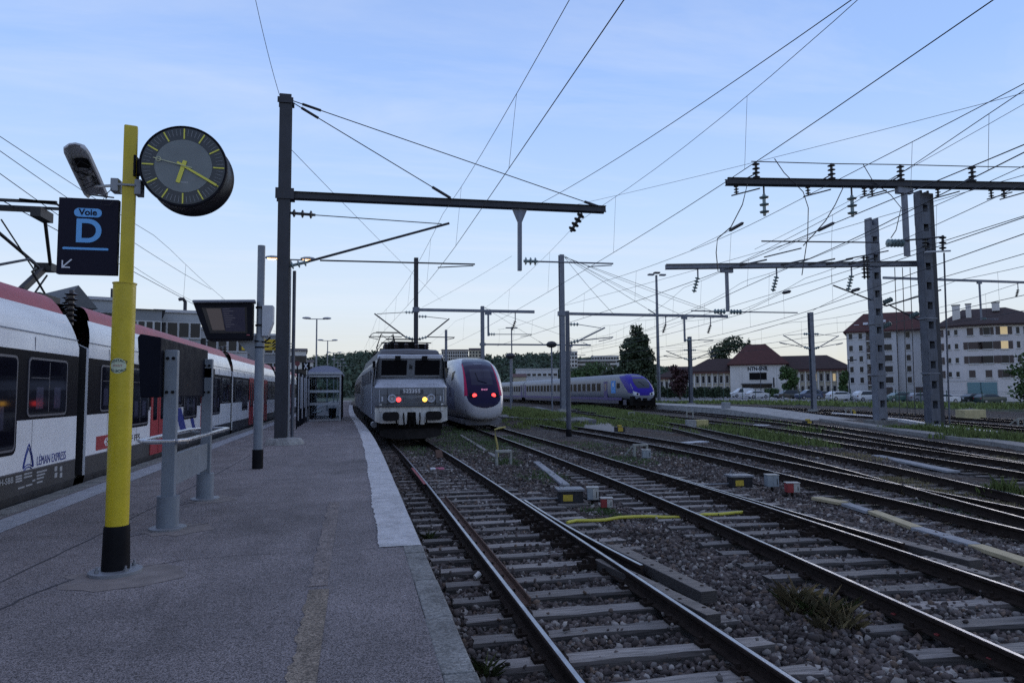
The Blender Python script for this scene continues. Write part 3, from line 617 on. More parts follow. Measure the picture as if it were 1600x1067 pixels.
ar.beam(ac + Vector((.0, 0, 0)), ac + Vector((q, 0, q * 1.0)), .011, .003, (0, 1, 0)); ar.beam(ac + Vector((0, 0, -.006)), ac + Vector((0, 0, q * .85)), .011, .0034, (0, 1, 0)); ar.beam(ac + Vector((-.005, 0, 0)), ac + Vector((q * .85, 0, 0)), .011, .0038, (0, 1, 0))
ar.build('arrow', M_wht, sg)

# opened lamp housing hanging off its arm on the post
lf = empty('lamp_housing', (0, 0, 0), 'opened grey lamp housing with loose wires on a bracket of the yellow post', 'lamp')
q0, q1 = gz(153, 306, 4.28), gz(121, 236, 4.58); dv_ = (q1 - q0); q1 = q0 + dv_.normalized() * .74; dn = dv_.normalized(); sxv = dn.cross(Vector((0, 0, 1))).normalized(); upv = sxv.cross(dn).normalized()
prof = [(-.115, -.05), (-.125, -.02), (-.09, .035), (0, .06), (.09, .035), (.125, -.02), (.115, -.05), (.1, -.05), (.085, .0), (0, .02), (-.085, .0), (-.1, -.05)]
mm = MB(); rg = []
for tt, k in ((0, .82), (.08, .97), (.5, 1.0), (.9, .98), (.97, .86), (1.0, .6)):
    c = q0 + dn * (.74 * tt); rg.append([c + sxv * (a * k) + upv * (b * k) for a, b in prof])
mm.loft(rg, close=True); mm.build('shell', M_lgrey, lf, smooth=True)
mm = MB(); c = q0 + dn * .5 - upv * .005; mm.box(c, (.12, .1, .05), 0, Matrix((sxv, dn, upv)).transposed()); mm.build('gear_tray', M_black, lf); mm = MB(); c = q0 + dn * .25; mm.cyl(c - dn * .05, c + dn * .06, .028, 10); mm.build('lamp_socket', M_lgrey, lf)
mm = MB(); rs = random.Random(4)
for k in range(4):
    pts = [q0 + dn * (.55 - .4 * i / 9) + sxv * (.09 * math.sin(i * (.6 + .2 * k) + k)) - upv * (.03 + .03 * math.sin(i * .9 + k * 2)) for i in range(10)]; mm.tube(pts, .0045, 4)
mm.build('loose_wires', M_wire, lf)
mm = MB(); arm0 = q0 + dn * .14; az = gy(190, 290, PY).z; mm.cyl(arm0, (PX - .08, PY, az), .014, 10); mm.build('arm', M_galv, lf, smooth=True)
mm = MB(); mm.b2((PX - .13, PY - .06, az - .07), (PX - .065, PY + .06, az + .05)); mm.b2((PX + .07, PY - .06, az - .09), (PX + .125, PY + .06, az + .05)); mm.b2((PX - .07, PY - .075, az - .02), (PX + .08, PY - .066, az + .0)); mm.build('clamp', M_galv, lf, bevel=.008)
MB().tube([(PX - .09, PY - .05, az - .02), (PX - .16, PY - .07, az - .11), (PX - .2, PY - .06, az - .2), (PX - .13, PY - .06, az - .21), (PX - .1, PY - .06, az - .17)], .004, 5).tube([q0 + dn * .02, (PX - .3, PY - .05, scz + SH / 2 + .03), (PX - .1, PY - .04, scz + SH / 2 + .015)], .007, 5).build('cable', M_wire, lf)

# --- grey back of the departure board on two posts, with leaning rail
bd = empty('departure_board', (0, 0, 0), 'back of dark departure board on two grey posts with leaning rail', 'departure board')
for (x, y) in ((-2.15, 8.94), (-2.2, 11.25)):
    p = MB().box((x, y, (PZ + .36 + 2.62) / 2), (.145, .1, 2.62 - PZ - .36), 0).build('post', M_gpost, bd, bevel=.01)
    MB().cyl((x, y, PZ + .02), (x, y, PZ + .385), .122, 24).build('post_foot', M_gpost, p, smooth=True)
    MB().lathe((x, y, PZ), (0, 0, 1), [(0, .205), (.022, .205), (.03, .19), (.03, .12)], 28).build('flange', M_galv, p, smooth=True)
    for z in (2.52, 2.12):
        for dx in (-.035, .03): MB().cyl((x + dx, y - .052, z), (x + dx, y - .066, z), .019, 10).build('bolt', M_black, p)
mm = MB(); mm.prism([(-2.44, 2.06), (-2.235, 2.06), (-2.235, 2.76), (-2.46, 2.80), (-2.49, 2.76)], 'y', 8.78, 11.42); mm.build('screen_case', mat('board_case', (0.008, 0.009, 0.016), 0.55, var=0.15, vscale=3, rvar=0.1, spec=.05), bd, bevel=.012)
MB().b2((-2.236, 11.2, 2.34), (-2.14, 11.47, 2.48)).build('cable_entry', M_dark, bd)
zr = gy(262, 687, 8.9).z
ring = []
for x, y in ((-2.44, 8.84), (-2.36, 8.68), (-2.03, 8.68), (-1.93, 8.86), (-1.93, 11.4), (-2.02, 11.58), (-2.36, 11.58), (-2.44, 11.42), (-2.44, 8.84)): ring.append((x, y, zr))
mm = MB()
for a, b in zip(ring[:-1], ring[1:]): mm.beam(a, b, .075, .035)
mm.build('leaning_rail', M_brush, bd, bevel=.008)
for y in (8.94, 11.25):
    MB().b2((-2.42, y - .025, zr - .05), (-1.95, y + .025, zr - .02)).build('rail_bracket', M_galv, bd)
zp0, zp1 = gy(262, 735, 8.94).z, gy(262, 705, 8.94).z
MB().b2((-2.2, 8.99, .98), (-2.165, 11.2, 1.36)).build('lower_panel', M_gpost, bd)

# --- slim post with departure monitor
QX, QY = -2.01, 15.49
mo = empty('monitor_post', (0, 0, 0), 'slim grey post with black foot and angled black departure monitor', 'departure monitor')
zf = gy(402, 702, QY).z; MB().cyl((QX, QY, PZ), (QX, QY, zf), .112, 20).build('foot_sleeve', M_black, mo, smooth=True)
MB().cyl((QX, QY, zf), (QX, QY, 3.35), .095, 20).cyl((QX, QY, 3.35), (QX, QY, gy(405, 384, QY).z), .078, 20).build('pole', M_gpost, mo, smooth=True)
a0, a1, a2, a3 = gy(304, 475, QY - .2), gy(396, 474, QY - .1), gy(393, 531, QY - .1), gy(324, 531, QY - .2)
cs = MB(); off = Vector((.02, .42, -.02)); tl, trr, brr, bl = Vector((a0.x, QY - .34, a0.z)), Vector((a1.x, QY - .22, a1.z)), Vector((a2.x + .02, QY - .16, a2.z)), Vector((a3.x, QY - .28, a3.z))
cs.add([tl, trr, brr, bl, tl + off, trr + off * .5, brr + off * .5, bl + off], [(3, 2, 1, 0), (4, 5, 6, 7), (0, 1, 5, 4), (1, 2, 6, 5), (2, 3, 7, 6), (3, 0, 4, 7)])
cs.build('screen_case', M_dark, mo, bevel=.015)
hx = MB(); hx.beam(tl + Vector((-.02, .1, .03)), trr + Vector((.05, .1, .03)), .34, .06); hx.build('hood', mat('hood_grey', (0.17, 0.18, 0.22), 0.4, rvar=.1), mo, bevel=.02)
def quadpt(s, t_): return (tl.lerp(trr, s)).lerp(bl.lerp(brr, s), t_)
nrm = (trr - tl).cross(bl - tl).normalized(); nrm = nrm if nrm.y < 0 else -nrm
def patch(name, s0, s1, t0, t1, m, h, par):
    vs = [quadpt(s0, t0), quadpt(s1, t0), quadpt(s1, t1), quadpt(s0, t1)]; return MB().add([v + nrm * h for v in vs] + [v + nrm * (h - .003) for v in vs], [(0, 1, 2, 3), (7, 6, 5, 4), (0, 4, 5, 1), (1, 5, 6, 2), (2, 6, 7, 3), (3, 7, 4, 0)]).build(name, m, par)
scr = patch('screen', .12, .9, .12, .82, mat('screen_off', (0.008, 0.008, 0.016), 0.25), .006, mo)
patch('screen_area', .19, .44, .15, .74, mat('screen_grey', (0.02, 0.018, 0.02), 0.5, emit=(0.33, 0.27, 0.28), estr=0.09), .011, scr)
patch('screen_area', .45, .86, .13, .78, mat('screen_navy', (0.004, 0.004, 0.015), 0.3, emit=(0.012, 0.012, 0.06), estr=0.15), .0095, scr)
ln = mat('screen_lines', (0.02, 0.02, 0.03), 0.5, emit=(0.25, 0.25, 0.35), estr=0.12)
for i in range(9): patch('screen_line', .475, .475 + [.12, .18, .1, .16, .2, .14, .11, .17, .09][i], .16 + i * .06, .175 + i * .06, ln, .013, scr)
patch('maker_badge', .88, .95, .86, .885, mat('badge_red', (0.35, 0.08, 0.1), 0.5), .012, mo)
mm = MB(); bb0, bb1 = gy(411, 478, QY), gy(427, 526, QY); mm.prism([(bb0.x, bb0.z), (bb1.x, bb0.z), (bb1.x, bb0.z - .36), (bb1.x - .1, bb1.z), (bb0.x, bb1.z)], 'y', QY - .14, QY + .16); mm.build('electric_cabinet', M_lgrey, mo, bevel=.01)
mm = MB(); mm.tube([(bb1.x - .06, QY, bb1.z - .02), (bb0.x + .05, QY - .06, bb1.z - .12), (QX - .1, QY - .1, bb1.z - .1)], .02, 6); mm.build('cable', M_black, mo)
MB().add([(QX - .5, QY - .03, 3.25), (QX - .05, QY - .03, 2.75), (QX - .05, QY - .03, 3.3), (QX - .5, QY + .03, 3.25), (QX - .05, QY + .03, 2.75), (QX - .05, QY + .03, 3.3)], [(0, 1, 2), (5, 4, 3), (0, 3, 4, 1), (1, 4, 5, 2), (2, 5, 3, 0)]).build('support_arm', M_grey, mo)
for z in (3.9, 3.52, 3.05): MB().cyl((QX, QY, z), (QX, QY, z + .035), .1, 16).build('band', M_dark, mo)

# --- small steel shelter with barrel roof
M_alu = mat('shelter_aluminium', (0.36, 0.37, 0.40), 0.45, 0.4, var=0.1, vscale=4)
M_glass = mat('shelter_glass', (0.75, 0.82, 0.85), 0.04, trans=1.0)
shl = empty('platform_shelter', (0, 0, 0), 'small glazed platform shelter with curved translucent roof beside the locomotive', 'shelter')
s0, s1 = gz(482, 658, PZ), gz(531, 658, PZ); SX0, SX1, SY0, SY1, SZ = s0.x, s1.x, 40.0, 46.5, 3.12
for y in (SY0, SY0 + 1.6, SY0 + 3.2, SY0 + 4.9, SY1):
    for x in (SX0, SX1): MB().box((x, y, (PZ + SZ) / 2), (.09, .09, SZ - PZ)).build('corner_post', M_alu if y == SY0 else M_dark, shl)
for z in (PZ + .06, SZ - .1):
    MB().b2((SX0, SY0 - .04, z - .05), (SX1, SY0 + .04, z + .05)).build('rail', M_alu, shl); MB().b2((SX0, SY1 - .04, z - .05), (SX1, SY1 + .04, z + .05)).build('rail', M_alu, shl)
MB().b2((SX0 - .1, SY0 - .12, SZ), (SX1 + .1, SY1 + .1, SZ + .12)).build('cornice', M_lgrey, shl)
MB().b2((SX0 + .05, SY0 + .01, PZ + .12), (SX1 - .05, SY0 + .02, SZ - .16)).build('pane', M_glass, shl)
MB().b2((SX0 + .05, SY1 - .02, PZ + .12), (SX1 - .05, SY1 - .01, SZ - .16)).build('pane', M_glass, shl)
for k in range(3):
    ya = SY0 + .1 + k * 2.1
    for x in (SX0, SX1):
        if x == SX1 and k == 1: continue
        MB().b2((x - .006, ya, PZ + .12), (x + .006, ya + 1.9, SZ - .16)).build('pane', M_glass, shl)
for z in (1.4, 2.1): MB().b2((SX0 + .06, SY0 - .004, z), (SX1 - .06, SY0 + .004, z + .14)).build('frosted_band', mat('frosted', (0.42, 0.45, 0.47), 0.7), shl)
mm = MB(); mid = (SX0 + SX1) / 2; hw = (SX1 - SX0) / 2 + .06; mm.loft([[(mid - hw * math.cos(R(12 + 156 * i / 14)) / math.cos(R(12)), y, SZ + .12 + .45 * (math.sin(R(12 + 156 * i / 14)) - math.sin(R(12)))) for i in range(15)] for y in (SY0 - .1, SY1 + .08)]); mm.add([(mid - hw * math.cos(R(12 + 156 * i / 14)) / math.cos(R(12)), SY0 - .1, SZ + .12 + .45 * (math.sin(R(12 + 156 * i / 14)) - math.sin(R(12)))) for i in range(15)], [tuple(range(15))])
mm.build('barrel_roof', mat('roof_polycarbonate', (0.26, 0.28, 0.40), 0.3), shl, smooth=True)
bn = MB().b2((SX0 + .15, SY0 + 1.0, PZ + .42), (SX0 + .55, SY1 - 1.0, PZ + .47)).build('bench', M_grey, shl)
# litter bin inside
lb = empty('litter_bin', (0, 0, 0), 'dark round litter bin standing inside the shelter', 'litter bin')
MB().lathe((SX1 - .45, SY0 + .9, PZ + .12), (0, 0, 1), [(0, .18), (.55, .23)], 16).build('basket', M_dark, lb, smooth=True); MB().lathe((SX1 - .45, SY0 + .9, PZ + .66), (0, 0, 1), [(.02, .24), (.05, .24), (.1, .12)], 16).build('lid', M_lgrey, lb, smooth=True); MB().cyl((SX1 - .45, SY0 + .9, PZ), (SX1 - .45, SY0 + .9, PZ + .14), .05, 8).build('foot', M_dark, lb)
# poster boards left of the shelter
wdb = ['nearest of the dark poster boards between the tall mast and the shelter', 'second dark poster board, between the nearest one and the shelter', 'farthest dark poster board, touching the shelter']
for k, (u_, v_) in enumerate(((466, 667), (472, 663), (478, 660))):
    c = gz(u_, v_, PZ); pb_ = empty('poster_board', (0, 0, 0), wdb[k], 'poster board', 'poster boards by the shelter')
    for dy in (0, 1.25): MB().box((c.x, c.y + dy, (PZ + 3.05) / 2), (.09, .07, 3.05 - PZ)).build('post', M_dark, pb_)
    MB().b2((c.x - .05, c.y + .04, PZ + .75), (c.x + .06, c.y + 1.21, 2.95)).build('case', M_dark, pb_); MB().b2((c.x + .062, c.y + .12, PZ + .85), (c.x + .066, c.y + 1.13, 2.85)).build('poster', M_lgrey, pb_)
    MB().b2((c.x - .025, c.y - .045, PZ + .3), (c.x + .025, c.y - .037, 3.0)).build('edge_strip', M_alu, pb_)
# exit-style sign with X, and the round red signal beside it
xs_ = empty('stop_marker_sign', (0, 0, 0), 'small square black sign with white cross next to the shelter roof', 'sign'); c = gy(478, 572, 39.0)
MB().box((c.x, 39, c.z), (.42, .04, .42)).build('plate', M_black, xs_); mm = MB(); q = .12
mm.beam((c.x - q * .7, 38.975, c.z - q * 1.2), (c.x + q * .7, 38.975, c.z + q * 1.2), .045, .004, (0, 1, 0)); mm.beam((c.x - q * .7, 38.973, c.z + q * 1.2), (c.x + q * .7, 38.973, c.z - q * 1.2), .045, .004, (0, 1, 0)); mm.build('cross', M_wht, xs_)
MB().cyl((c.x + .1, 39.06, PZ), (c.x + .1, 39.06, c.z + .25), .035, 8).build('pole', M_galv, xs_)
rs_ = empty('round_signal', (0, 0, 0), 'round dark red disc on a thin pole left of the crossed sign', 'signal'); c = gy(464.5, 568, 31.6); MB().cyl((c.x, 31.6, c.z), (c.x, 31.66, c.z), .11, 16).build('disc', mat('dull_red', (0.12, 0.03, 0.035), 0.6), rs_); MB().cyl((c.x, 31.67, PZ), (c.x, 31.67, c.z + .05), .03, 8).build('pole', M_dark, rs_)

# --- twin-armed platform lamps; the nearest two heads are lit
M_lamp = mat('lamp_head', (0.30, 0.31, 0.33), 0.45); M_lit = mat('lamp_lens_lit', (0.9, 0.6, 0.3), 0.4, emit=(1.0, 0.60, 0.26), estr=6.0); M_lens = mat('lamp_lens_off', (0.45, 0.45, 0.45), 0.3)
def plamp(x, y, h, lit, label, r=.06):
    o = empty('platform_lamp', (x, y, PZ), label, 'street lamp', 'twin-armed platform lamps')
    MB().cyl((0, 0, 0), (0, 0, h), r, 12, r * .7).build('pole', M_galv, o, smooth=True); MB().cyl((-.5, 0, h - .02), (.5, 0, h - .02), .025, 8).build('arm', M_galv, o)
    for s in (-1, 1):
        hd = MB().loft([[Vector((s * (.35 + .5 * a), c * .15 * k, h + .02 + d * .09 * k)) for c, d in ((-1, 0), (-.7, .7), (0, 1), (.7, .7), (1, 0), (.8, -.35), (-.8, -.35))] for a, k in ((0, .45), (.25, .9), (.6, 1), (.9, .75), (1, .35))], close=True).build('lamp_head', M_lamp, o, smooth=True)
        MB().loft([[Vector((s * (.35 + .5 * a), c * .11 * k, h - .012 - (.02 if j else 0))) for c in (-1, 1)] for a, k, j in ((.15, .8, 0), (.5, 1, 1), (.85, .8, 0))]).build('lens', M_lit if lit else M_lens, hd)
    return o
c = gy(456, 405, 25.4); plamp(c.x - .05, 25.4, c.z - PZ, True, 'nearest twin platform lamp, lit orange, right behind the tall dark mast')
lbl = ['twin platform lamp above the left side of the shelter roof', 'shorter-looking twin platform lamp just right of the shelter roof ridge', 'third twin platform lamp, seen small against the wooded hill']
for (u_, v_, w_), l in zip(((495, 498, 42), (512, 532, 60), (522, 551, 78)), lbl): c = gw(u_, v_, w_); plamp(c.x, c.y, c.z - PZ, False, l)
for k in range(3):
    c = gw(528 + k * 4, 562 + k * 5, 96 + k * 22); plamp(c.x, c.y, c.z - PZ, False, ['small twin lamp far down the platform against the hill', 'still smaller twin lamp far down the platform', 'farthest tiny twin lamp at the end of the platform'][k])

# ------------------------------------------------------------------ trains
from mathutils.bvhtree import BVHTree
M_twhite = mat('train_white', (0.76, 0.77, 0.80), 0.25, var=0.06, vscale=1.2, rvar=0.07, coat=0.25, coords='obj')
M_tred = mat('train_red', (0.30, 0.018, 0.028), 0.4, var=0.1, vscale=2)
M_tredroof = mat('train_red_roof', (0.34, 0.045, 0.06), 0.5, var=0.15, vscale=2)
M_tglass = mat('train_glass', (0.008, 0.008, 0.014), 0.05, spec=0.15)
M_tband = mat('window_band_black', (0.010, 0.010, 0.014), 0.35, spec=0.03)
M_tskirt = mat('train_skirt', (0.022, 0.024, 0.031), 0.55, var=0.3, vscale=2, rvar=0.1)
M_tframe = mat('window_frame_grey', (0.10, 0.10, 0.12), 0.4)
M_under = mat('underframe_dark', (0.010, 0.009, 0.009), 0.9, spec=.08)
M_bell = mat('gangway_rubber', (0.012, 0.012, 0.014), 0.75)
M_blue = mat('livery_blue', (0.02, 0.035, 0.22), 0.35); M_lblue = mat('livery_light_blue', (0.16, 0.25, 0.5), 0.35)
M_seat = mat('seat_violet', (0.20, 0.19, 0.33), 0.7)
def emit(name, col, s): return mat(name, col, 0.4, emit=col, estr=s)
M_redl = emit('tail_light_red', (1.0, 0.05, 0.05), 2.6); M_yell = emit('head_light_yellow', (1.0, 0.50, 0.06), 3.0)
XS = -4.88; XC = XS - 1.41; TOPZ = 3.95
rt = empty('regional_train', (XC, 0, 0), 'white regional train with red doors and roof edge standing at left platform', 'train')
def rput(mm, name, m, par, **k):
    o = mm.build(name, m, par, **k)
    if par is rt: o.location = (-XC, 0, 0)
    return o
LOW = [(.05, .32), (.0, .62), (.0, .955)]; WH = [(.0, .955), (.0, 1.72)]; BD = [(.0, 1.72), (.0, 2.78)]
UP = [(.0, 2.78), (.006, 2.95), (.03, 3.15), (.075, 3.33), (.14, 3.5)]; RD = [(.14, 3.5), (.2, 3.64), (.28, 3.75), (.36, 3.80)]; RF = [(.36, 3.80), (.8, 3.88), (1.41, 3.9)]
def side(mm, sec, y0, y1, s=1, sl0=.5, sl1=.5):
    """one band of the body side; its ends lean back above the window band"""
    def P(y, d, z, e):
        sh = max(0, z - 2.95) * (sl0 if e == 0 else sl1); yy = y + sh if e == 0 else y - sh
        return (XC + s * (1.41 - d), yy, z)
    mm.loft([[P(y0, d, z, 0) for d, z in sec], [P(y1, d, z, 1) for d, z in sec]])
def car(y0, y1, feats, label):
    body = rput(MB(), 'car_body', M_twhite, rt); me = MB()
    for s in (-1, 1): side(me, WH, y0, y1, s); side(me, UP, y0, y1, s)
    for y in (y0, y1):   # end walls
        k = .0
        me.add([(XC - 1.41, y, .62), (XC + 1.41, y, .62), (XC + 1.41, y, 2.95), (XC + .9, y, 3.2), (XC - .9, y, 3.2), (XC - 1.41, y, 2.95)], [(0, 1, 2, 3, 4, 5)])
    for y, q in ((y0 - .004, -1), (y1 + .004, 1)): MB().add([(XC - 1.37, y, .62), (XC + 1.37, y, .62), (XC + 1.37, y, 2.95), (XC + .9, y, 3.2), (XC - .9, y, 3.2), (XC - 1.37, y, 2.95)], [(0, 1, 2, 3, 4, 5)]).build('end_wall', M_bell, body)
    old = body.data; body.data = me.mesh('car_body', M_twhite, True); bpy.data.meshes.remove(old)
    def sub(mm, name, m, **k): return mm.build(name, m, body, **k)
    a = MB(); b = MB(); c = MB(); d = MB()
    for s in (-1, 1): side(a, LOW, y0, y1, s); side(b, BD, y0, y1, s); side(c, RD, y0 + .1, y1 - .1, s); side(d, RF, y0 + .35, y1 - .35, s)
    sub(a, 'skirt', M_tskirt); sub(b, 'window_band', M_tband); sub(c, 'roof_fairing', M_tredroof, smooth=True); sub(d, 'roof', M_tskirt)
    e = MB(); e.add([(XS + .002, y0, 3.06), (XS + .002, y1 - .05, 3.06), (XS - .004, y1 - .05, 3.075), (XS - .004, y0, 3.075)], [(0, 1, 2, 3)]); sub(e, 'seam', M_tframe)
    e = MB().b2((XS - .004, y0 + .02, .945), (XS + .012, y1 - .02, .965)); sub(e, 'seam', M_tframe)
    ys_s = y0 + 1.1
    while ys_s < min(y1 - .5, 40):
        MB().b2((XS - .002, ys_s - .004, .97), (XS + .0025, ys_s + .004, 1.715)).build('panel_seam', M_tframe, body); MB().b2((XS - .006, ys_s - .004, 2.79), (XS + .0025, ys_s + .004, 3.0)).build('panel_seam', M_tframe, body); ys_s += 1.93
    for kind, ya, yb, za, zb_ in feats:
        if kind == 'w':
            fr = rrect(yb - ya, zb_ - za, .09); gl = rrect(yb - ya - .07, zb_ - za - .07, .07); M = YZ(XS, (ya + yb) / 2, (za + zb_) / 2)
            if za < 1.7: flat('window_surround', rrect(yb - ya + .1, zb_ - za + .1, .12), M, .004, M_tband, body)
            w_ = flat('window', fr, M, .012, M_tframe, body); flat('pane', gl, M, .0145, M_tglass, w_)
            mm = MB(); mm.b2((XS + .0146, ya + .09, zb_ - .32), (XS + .0152, ya + (yb - ya) * .5, zb_ - .31)); 
            mm.b2((XS + .0146, ya + (yb - ya) * .5, za + .06), (XS + .0152, ya + (yb - ya) * .5 + .015, zb_ - .06)); mm.build('pane_mullion', M_tframe, w_)
            q = MB()
            for i in range(2):
                yc = ya + (yb - ya) * (.28 + .45 * i); q.b2((XS + .0147, yc - .13, max(za + .12, 1.6)), (XS + .0150, yc + .12, max(za + .12, 1.6) + .34))
            tag(q.build('seat_backs', mat('seat_behind_glass', (0.035, 0.034, 0.06), 0.1), w_), kind='stuff')
        elif kind == 'd':
            dr = flat('door', rrect(yb - ya, zb_ - za, .03), YZ(XS, (ya + yb) / 2, (za + zb_) / 2), .016, M_tred, body)
            for k in (0, 1):
                hw_ = (yb - ya) / 2; yc = ya + hw_ * (k + .5); flat('door_window', rrect(hw_ * .5, (zb_ - za) * .52, .05), YZ(XS, yc, za + (zb_ - za) * .64), .02, M_tglass, dr)
            MB().b2((XS + .015, (ya + yb) / 2 - .008, za + .02), (XS + .021, (ya + yb) / 2 + .008, zb_ - .02)).build('door_joint', M_black, dr)
            MB().cyl((XS + .015, ya - .12, 1.75), (XS + .03, ya - .12, 1.75), .04, 12).build('door_button', M_lgrey, dr)
    bg_ = MB()
    for yc in (y0 + .1, y1 - .1):
        for dy in (-1.1, 1.1):
            for s in (-1, 1): bg_.cyl((XC + s * .68, yc + dy, .43), (XC + s * .8, yc + dy, .43), .43, 20)
        bg_.b2((XC - 1.1, yc - 1.7, .25), (XC + 1.1, yc + 1.7, .6))
    bg_.b2((XC - 1.2, y0 + 2.2, .2), (XC + 1.2, y1 - 2.2, .62)); sub(bg_, 'running_gear', M_under)
    return body
Yu = lambda u_: gx(u_, 600, XS).y
c1 = car(-2.5, 13.85, [('w', 9.7, Yu(26), 1.28, 2.68), ('w', Yu(43), Yu(104), 1.76, 2.68), ('w', 6, 9.2, 1.76, 2.68)], '')
c2 = car(14.32, 29.45, [('w', Yu(157), Yu(184), 1.76, 2.68), ('w', Yu(205), Yu(232), 1.40, 2.68), ('d', 18.42, 19.75, .62, 2.82), ('w', 20.2, 21.5, 1.76, 2.68), ('w', 21.75, 23.4, 1.40, 2.68), ('d', 24.0, 25.3, .62, 2.82), ('w', 25.7, 27.2, 1.40, 2.68), ('w', 27.5, 29.0, 1.76, 2.68)], '')
for k in range(4):
    y0 = 29.9 + k * 15.6
    car(y0, y0 + 15.15, [('w', y0 + .6, y0 + 2.1, 1.76, 2.68), ('w', y0 + 2.4, y0 + 3.9, 1.40, 2.68), ('d', y0 + 4.4, y0 + 5.7, .62, 2.82), ('w', y0 + 6.1, y0 + 7.6, 1.76, 2.68), ('w', y0 + 7.9, y0 + 9.3, 1.4, 2.68), ('d', y0 + 9.7, y0 + 11, .62, 2.82), ('w', y0 + 11.4, y0 + 12.9, 1.76, 2.68), ('w', y0 + 13.2, y0 + 14.6, 1.76, 2.68)], '')
for ya, yb in ((13.85, 14.32), (29.45, 29.9), (45.05, 45.5), (60.65, 61.1), (76.25, 76.7)):
    mm = MB()
    for i in range(5):
        f0 = ya + (yb - ya) * i / 5; d_ = .3 if i % 2 else .24
        mm.b2((XC - 1.41 + d_, f0, .6), (XC + 1.41 - d_, f0 + (yb - ya) / 5, 3.0))
    rput(mm, 'gangway', M_bell, rt); rput(MB().cyl((XC + 1.1, ya - .3, .62), (XC + 1.25, yb + .5, .6), .06, 10), 'coupling_pipe', M_galv, rt)
    if ya < 30:
        for dx, dy in ((1.05, .55), (.8, 1.1)):
            mm = MB(); mm.lathe((XC + dx, ya + dy, 3.40), (0, 0, 1), [(0, .06)] + [v for i in range(6) for v in ((.05 + i * .1, .05), (.08 + i * .1, .115), (.11 + i * .1, .05))] + [(.66, .04)], 12); rput(mm, 'insulator', mat('insulator_brown', (0.03, 0.022, 0.022), 0.35), rt)
        rput(MB().tube([(XC + .9, ya - 2.2, 4.0), (XC + .8, ya - .6, 4.42), (XC + .75, ya - .1, 4.36), (XC + .4, ya + .5, 4.38), (XC + .2, ya + 1.6, 4.1)], .022, 6), 'roof_cable', M_wire, rt)
# small lamp and lettering on the side
def side_text(body, u0, u1, v_, size, m, sx=1.0, bold=0.0, name='lettering', h=.004):
    a, b = gx(u0, v_, XS), gx(u1, v_, XS); o = text(name, body, size, m, rt, YZ(XS + h, a.y, a.z), .001, bold, 1.0, 1.0, 'LEFT')
    wd = max(v.co.y for v in o.data.vertices) - a.y
    for v in o.data.vertices: v.co.y = a.y + (v.co.y - a.y) * (b.y - a.y) / wd
    o.location = (-XC, 0, 0); return o
side_text('LÉMAN EXPRESS', 57, 102, 721, .2, M_blue)
a = gx(44, 717, XS); mm = MB()
for rr_, q, dz in ((.17, .012, 0), (.14, .01, 0)):
    for s in (-1, 1): mm.tube([(XS + .004, a.y + s * rr_ * (1 - t_ ** 1.6), a.z - .13 + .36 * t_ * (rr_ / .17)) for t_ in [i / 8 for i in range(9)]], q * .7, 4)
mm.tube([(XS + .004, a.y - .15 + .3 * i / 8, a.z - .13 + .05 * math.sin(PI * i / 8)) for i in range(9)], .009, 4); mm.tube([(XS + .004, a.y - .15 + .3 * i / 8, a.z - .17 + .05 * math.sin(PI * i / 8)) for i in range(9)], .009, 4)
rput(mm, 'emblem', M_blue, rt)
A1, A2 = gx(153, 704, XS), gx(180, 680, XS); zc = (1.02 + 1.29) / 2
lg = flat('logo_panel', [(-.5 * (Yu(181) - Yu(153)), -.135), (.5 * (Yu(181) - Yu(153)), -.135), (.5 * (Yu(181) - Yu(153)), .135), (-.5 * (Yu(181) - Yu(153)), .135)], YZ(XS, (Yu(153) + Yu(181)) / 2, zc), .004, M_tred, rt); lg.location = (-XC, 0, 0)
yc = Yu(170); mm = MB(); mm.b2((XS + .0045, yc - .02, zc - .085), (XS + .006, yc + .02, zc + .085)); mm.b2((XS + .0045, yc - .13, zc - .018), (XS + .006, yc + .13, zc + .018))
for s in (-1, 1): mm.beam((XS + .0055, yc + s * .06, zc + .075), (XS + .0055, yc + s * .16, zc), .03, .002, (1, 0, 0)); mm.beam((XS + .0053, yc + s * .06, zc - .075), (XS + .0053, yc + s * .16, zc), .03, .002, (1, 0, 0))
rput(mm, 'logo_arrow', M_wht, rt)
side_text('SBB CFF FFS', 182.5, 218, 690, .2, mat('ink_black', (0.015, 0.015, 0.02), 0.5), bold=.003)
M_dim = mat('stencil_grey', (0.30, 0.31, 0.33), 0.6)
side_text('CH-SBB', -8, 20, 757, .12, M_dim, bold=.002); 
for u0, u1, v_ in ((24, 34, 745), (24, 34, 749), (24, 34, 753), (37, 50, 741), (37, 50, 746), (57, 73, 738), (57, 70, 743), (57, 68, 748), (50, 55, 751), (28, 38, 763), (40, 50, 759), (57, 66, 754)):      # lines of stencilled data, too small to read
    a = gx(u0, v_, XS); b = gx(u1, v_ - (u1 - u0) * .25, XS); rput(MB().b2((XS + .0005, a.y, a.z - .013), (XS + .0035, b.y, a.z + .013)), 'stencil_line', M_dim, rt)
for u_ in (87, 95):
    for v_ in (732, 742):
        p_ = gx(u_, v_, XS); rput(MB().b2((XS + .001, p_.y - .05, p_.z - .04), (XS + .004, p_.y + .05, p_.z + .04)), 'warning_pictogram', M_dim, rt)
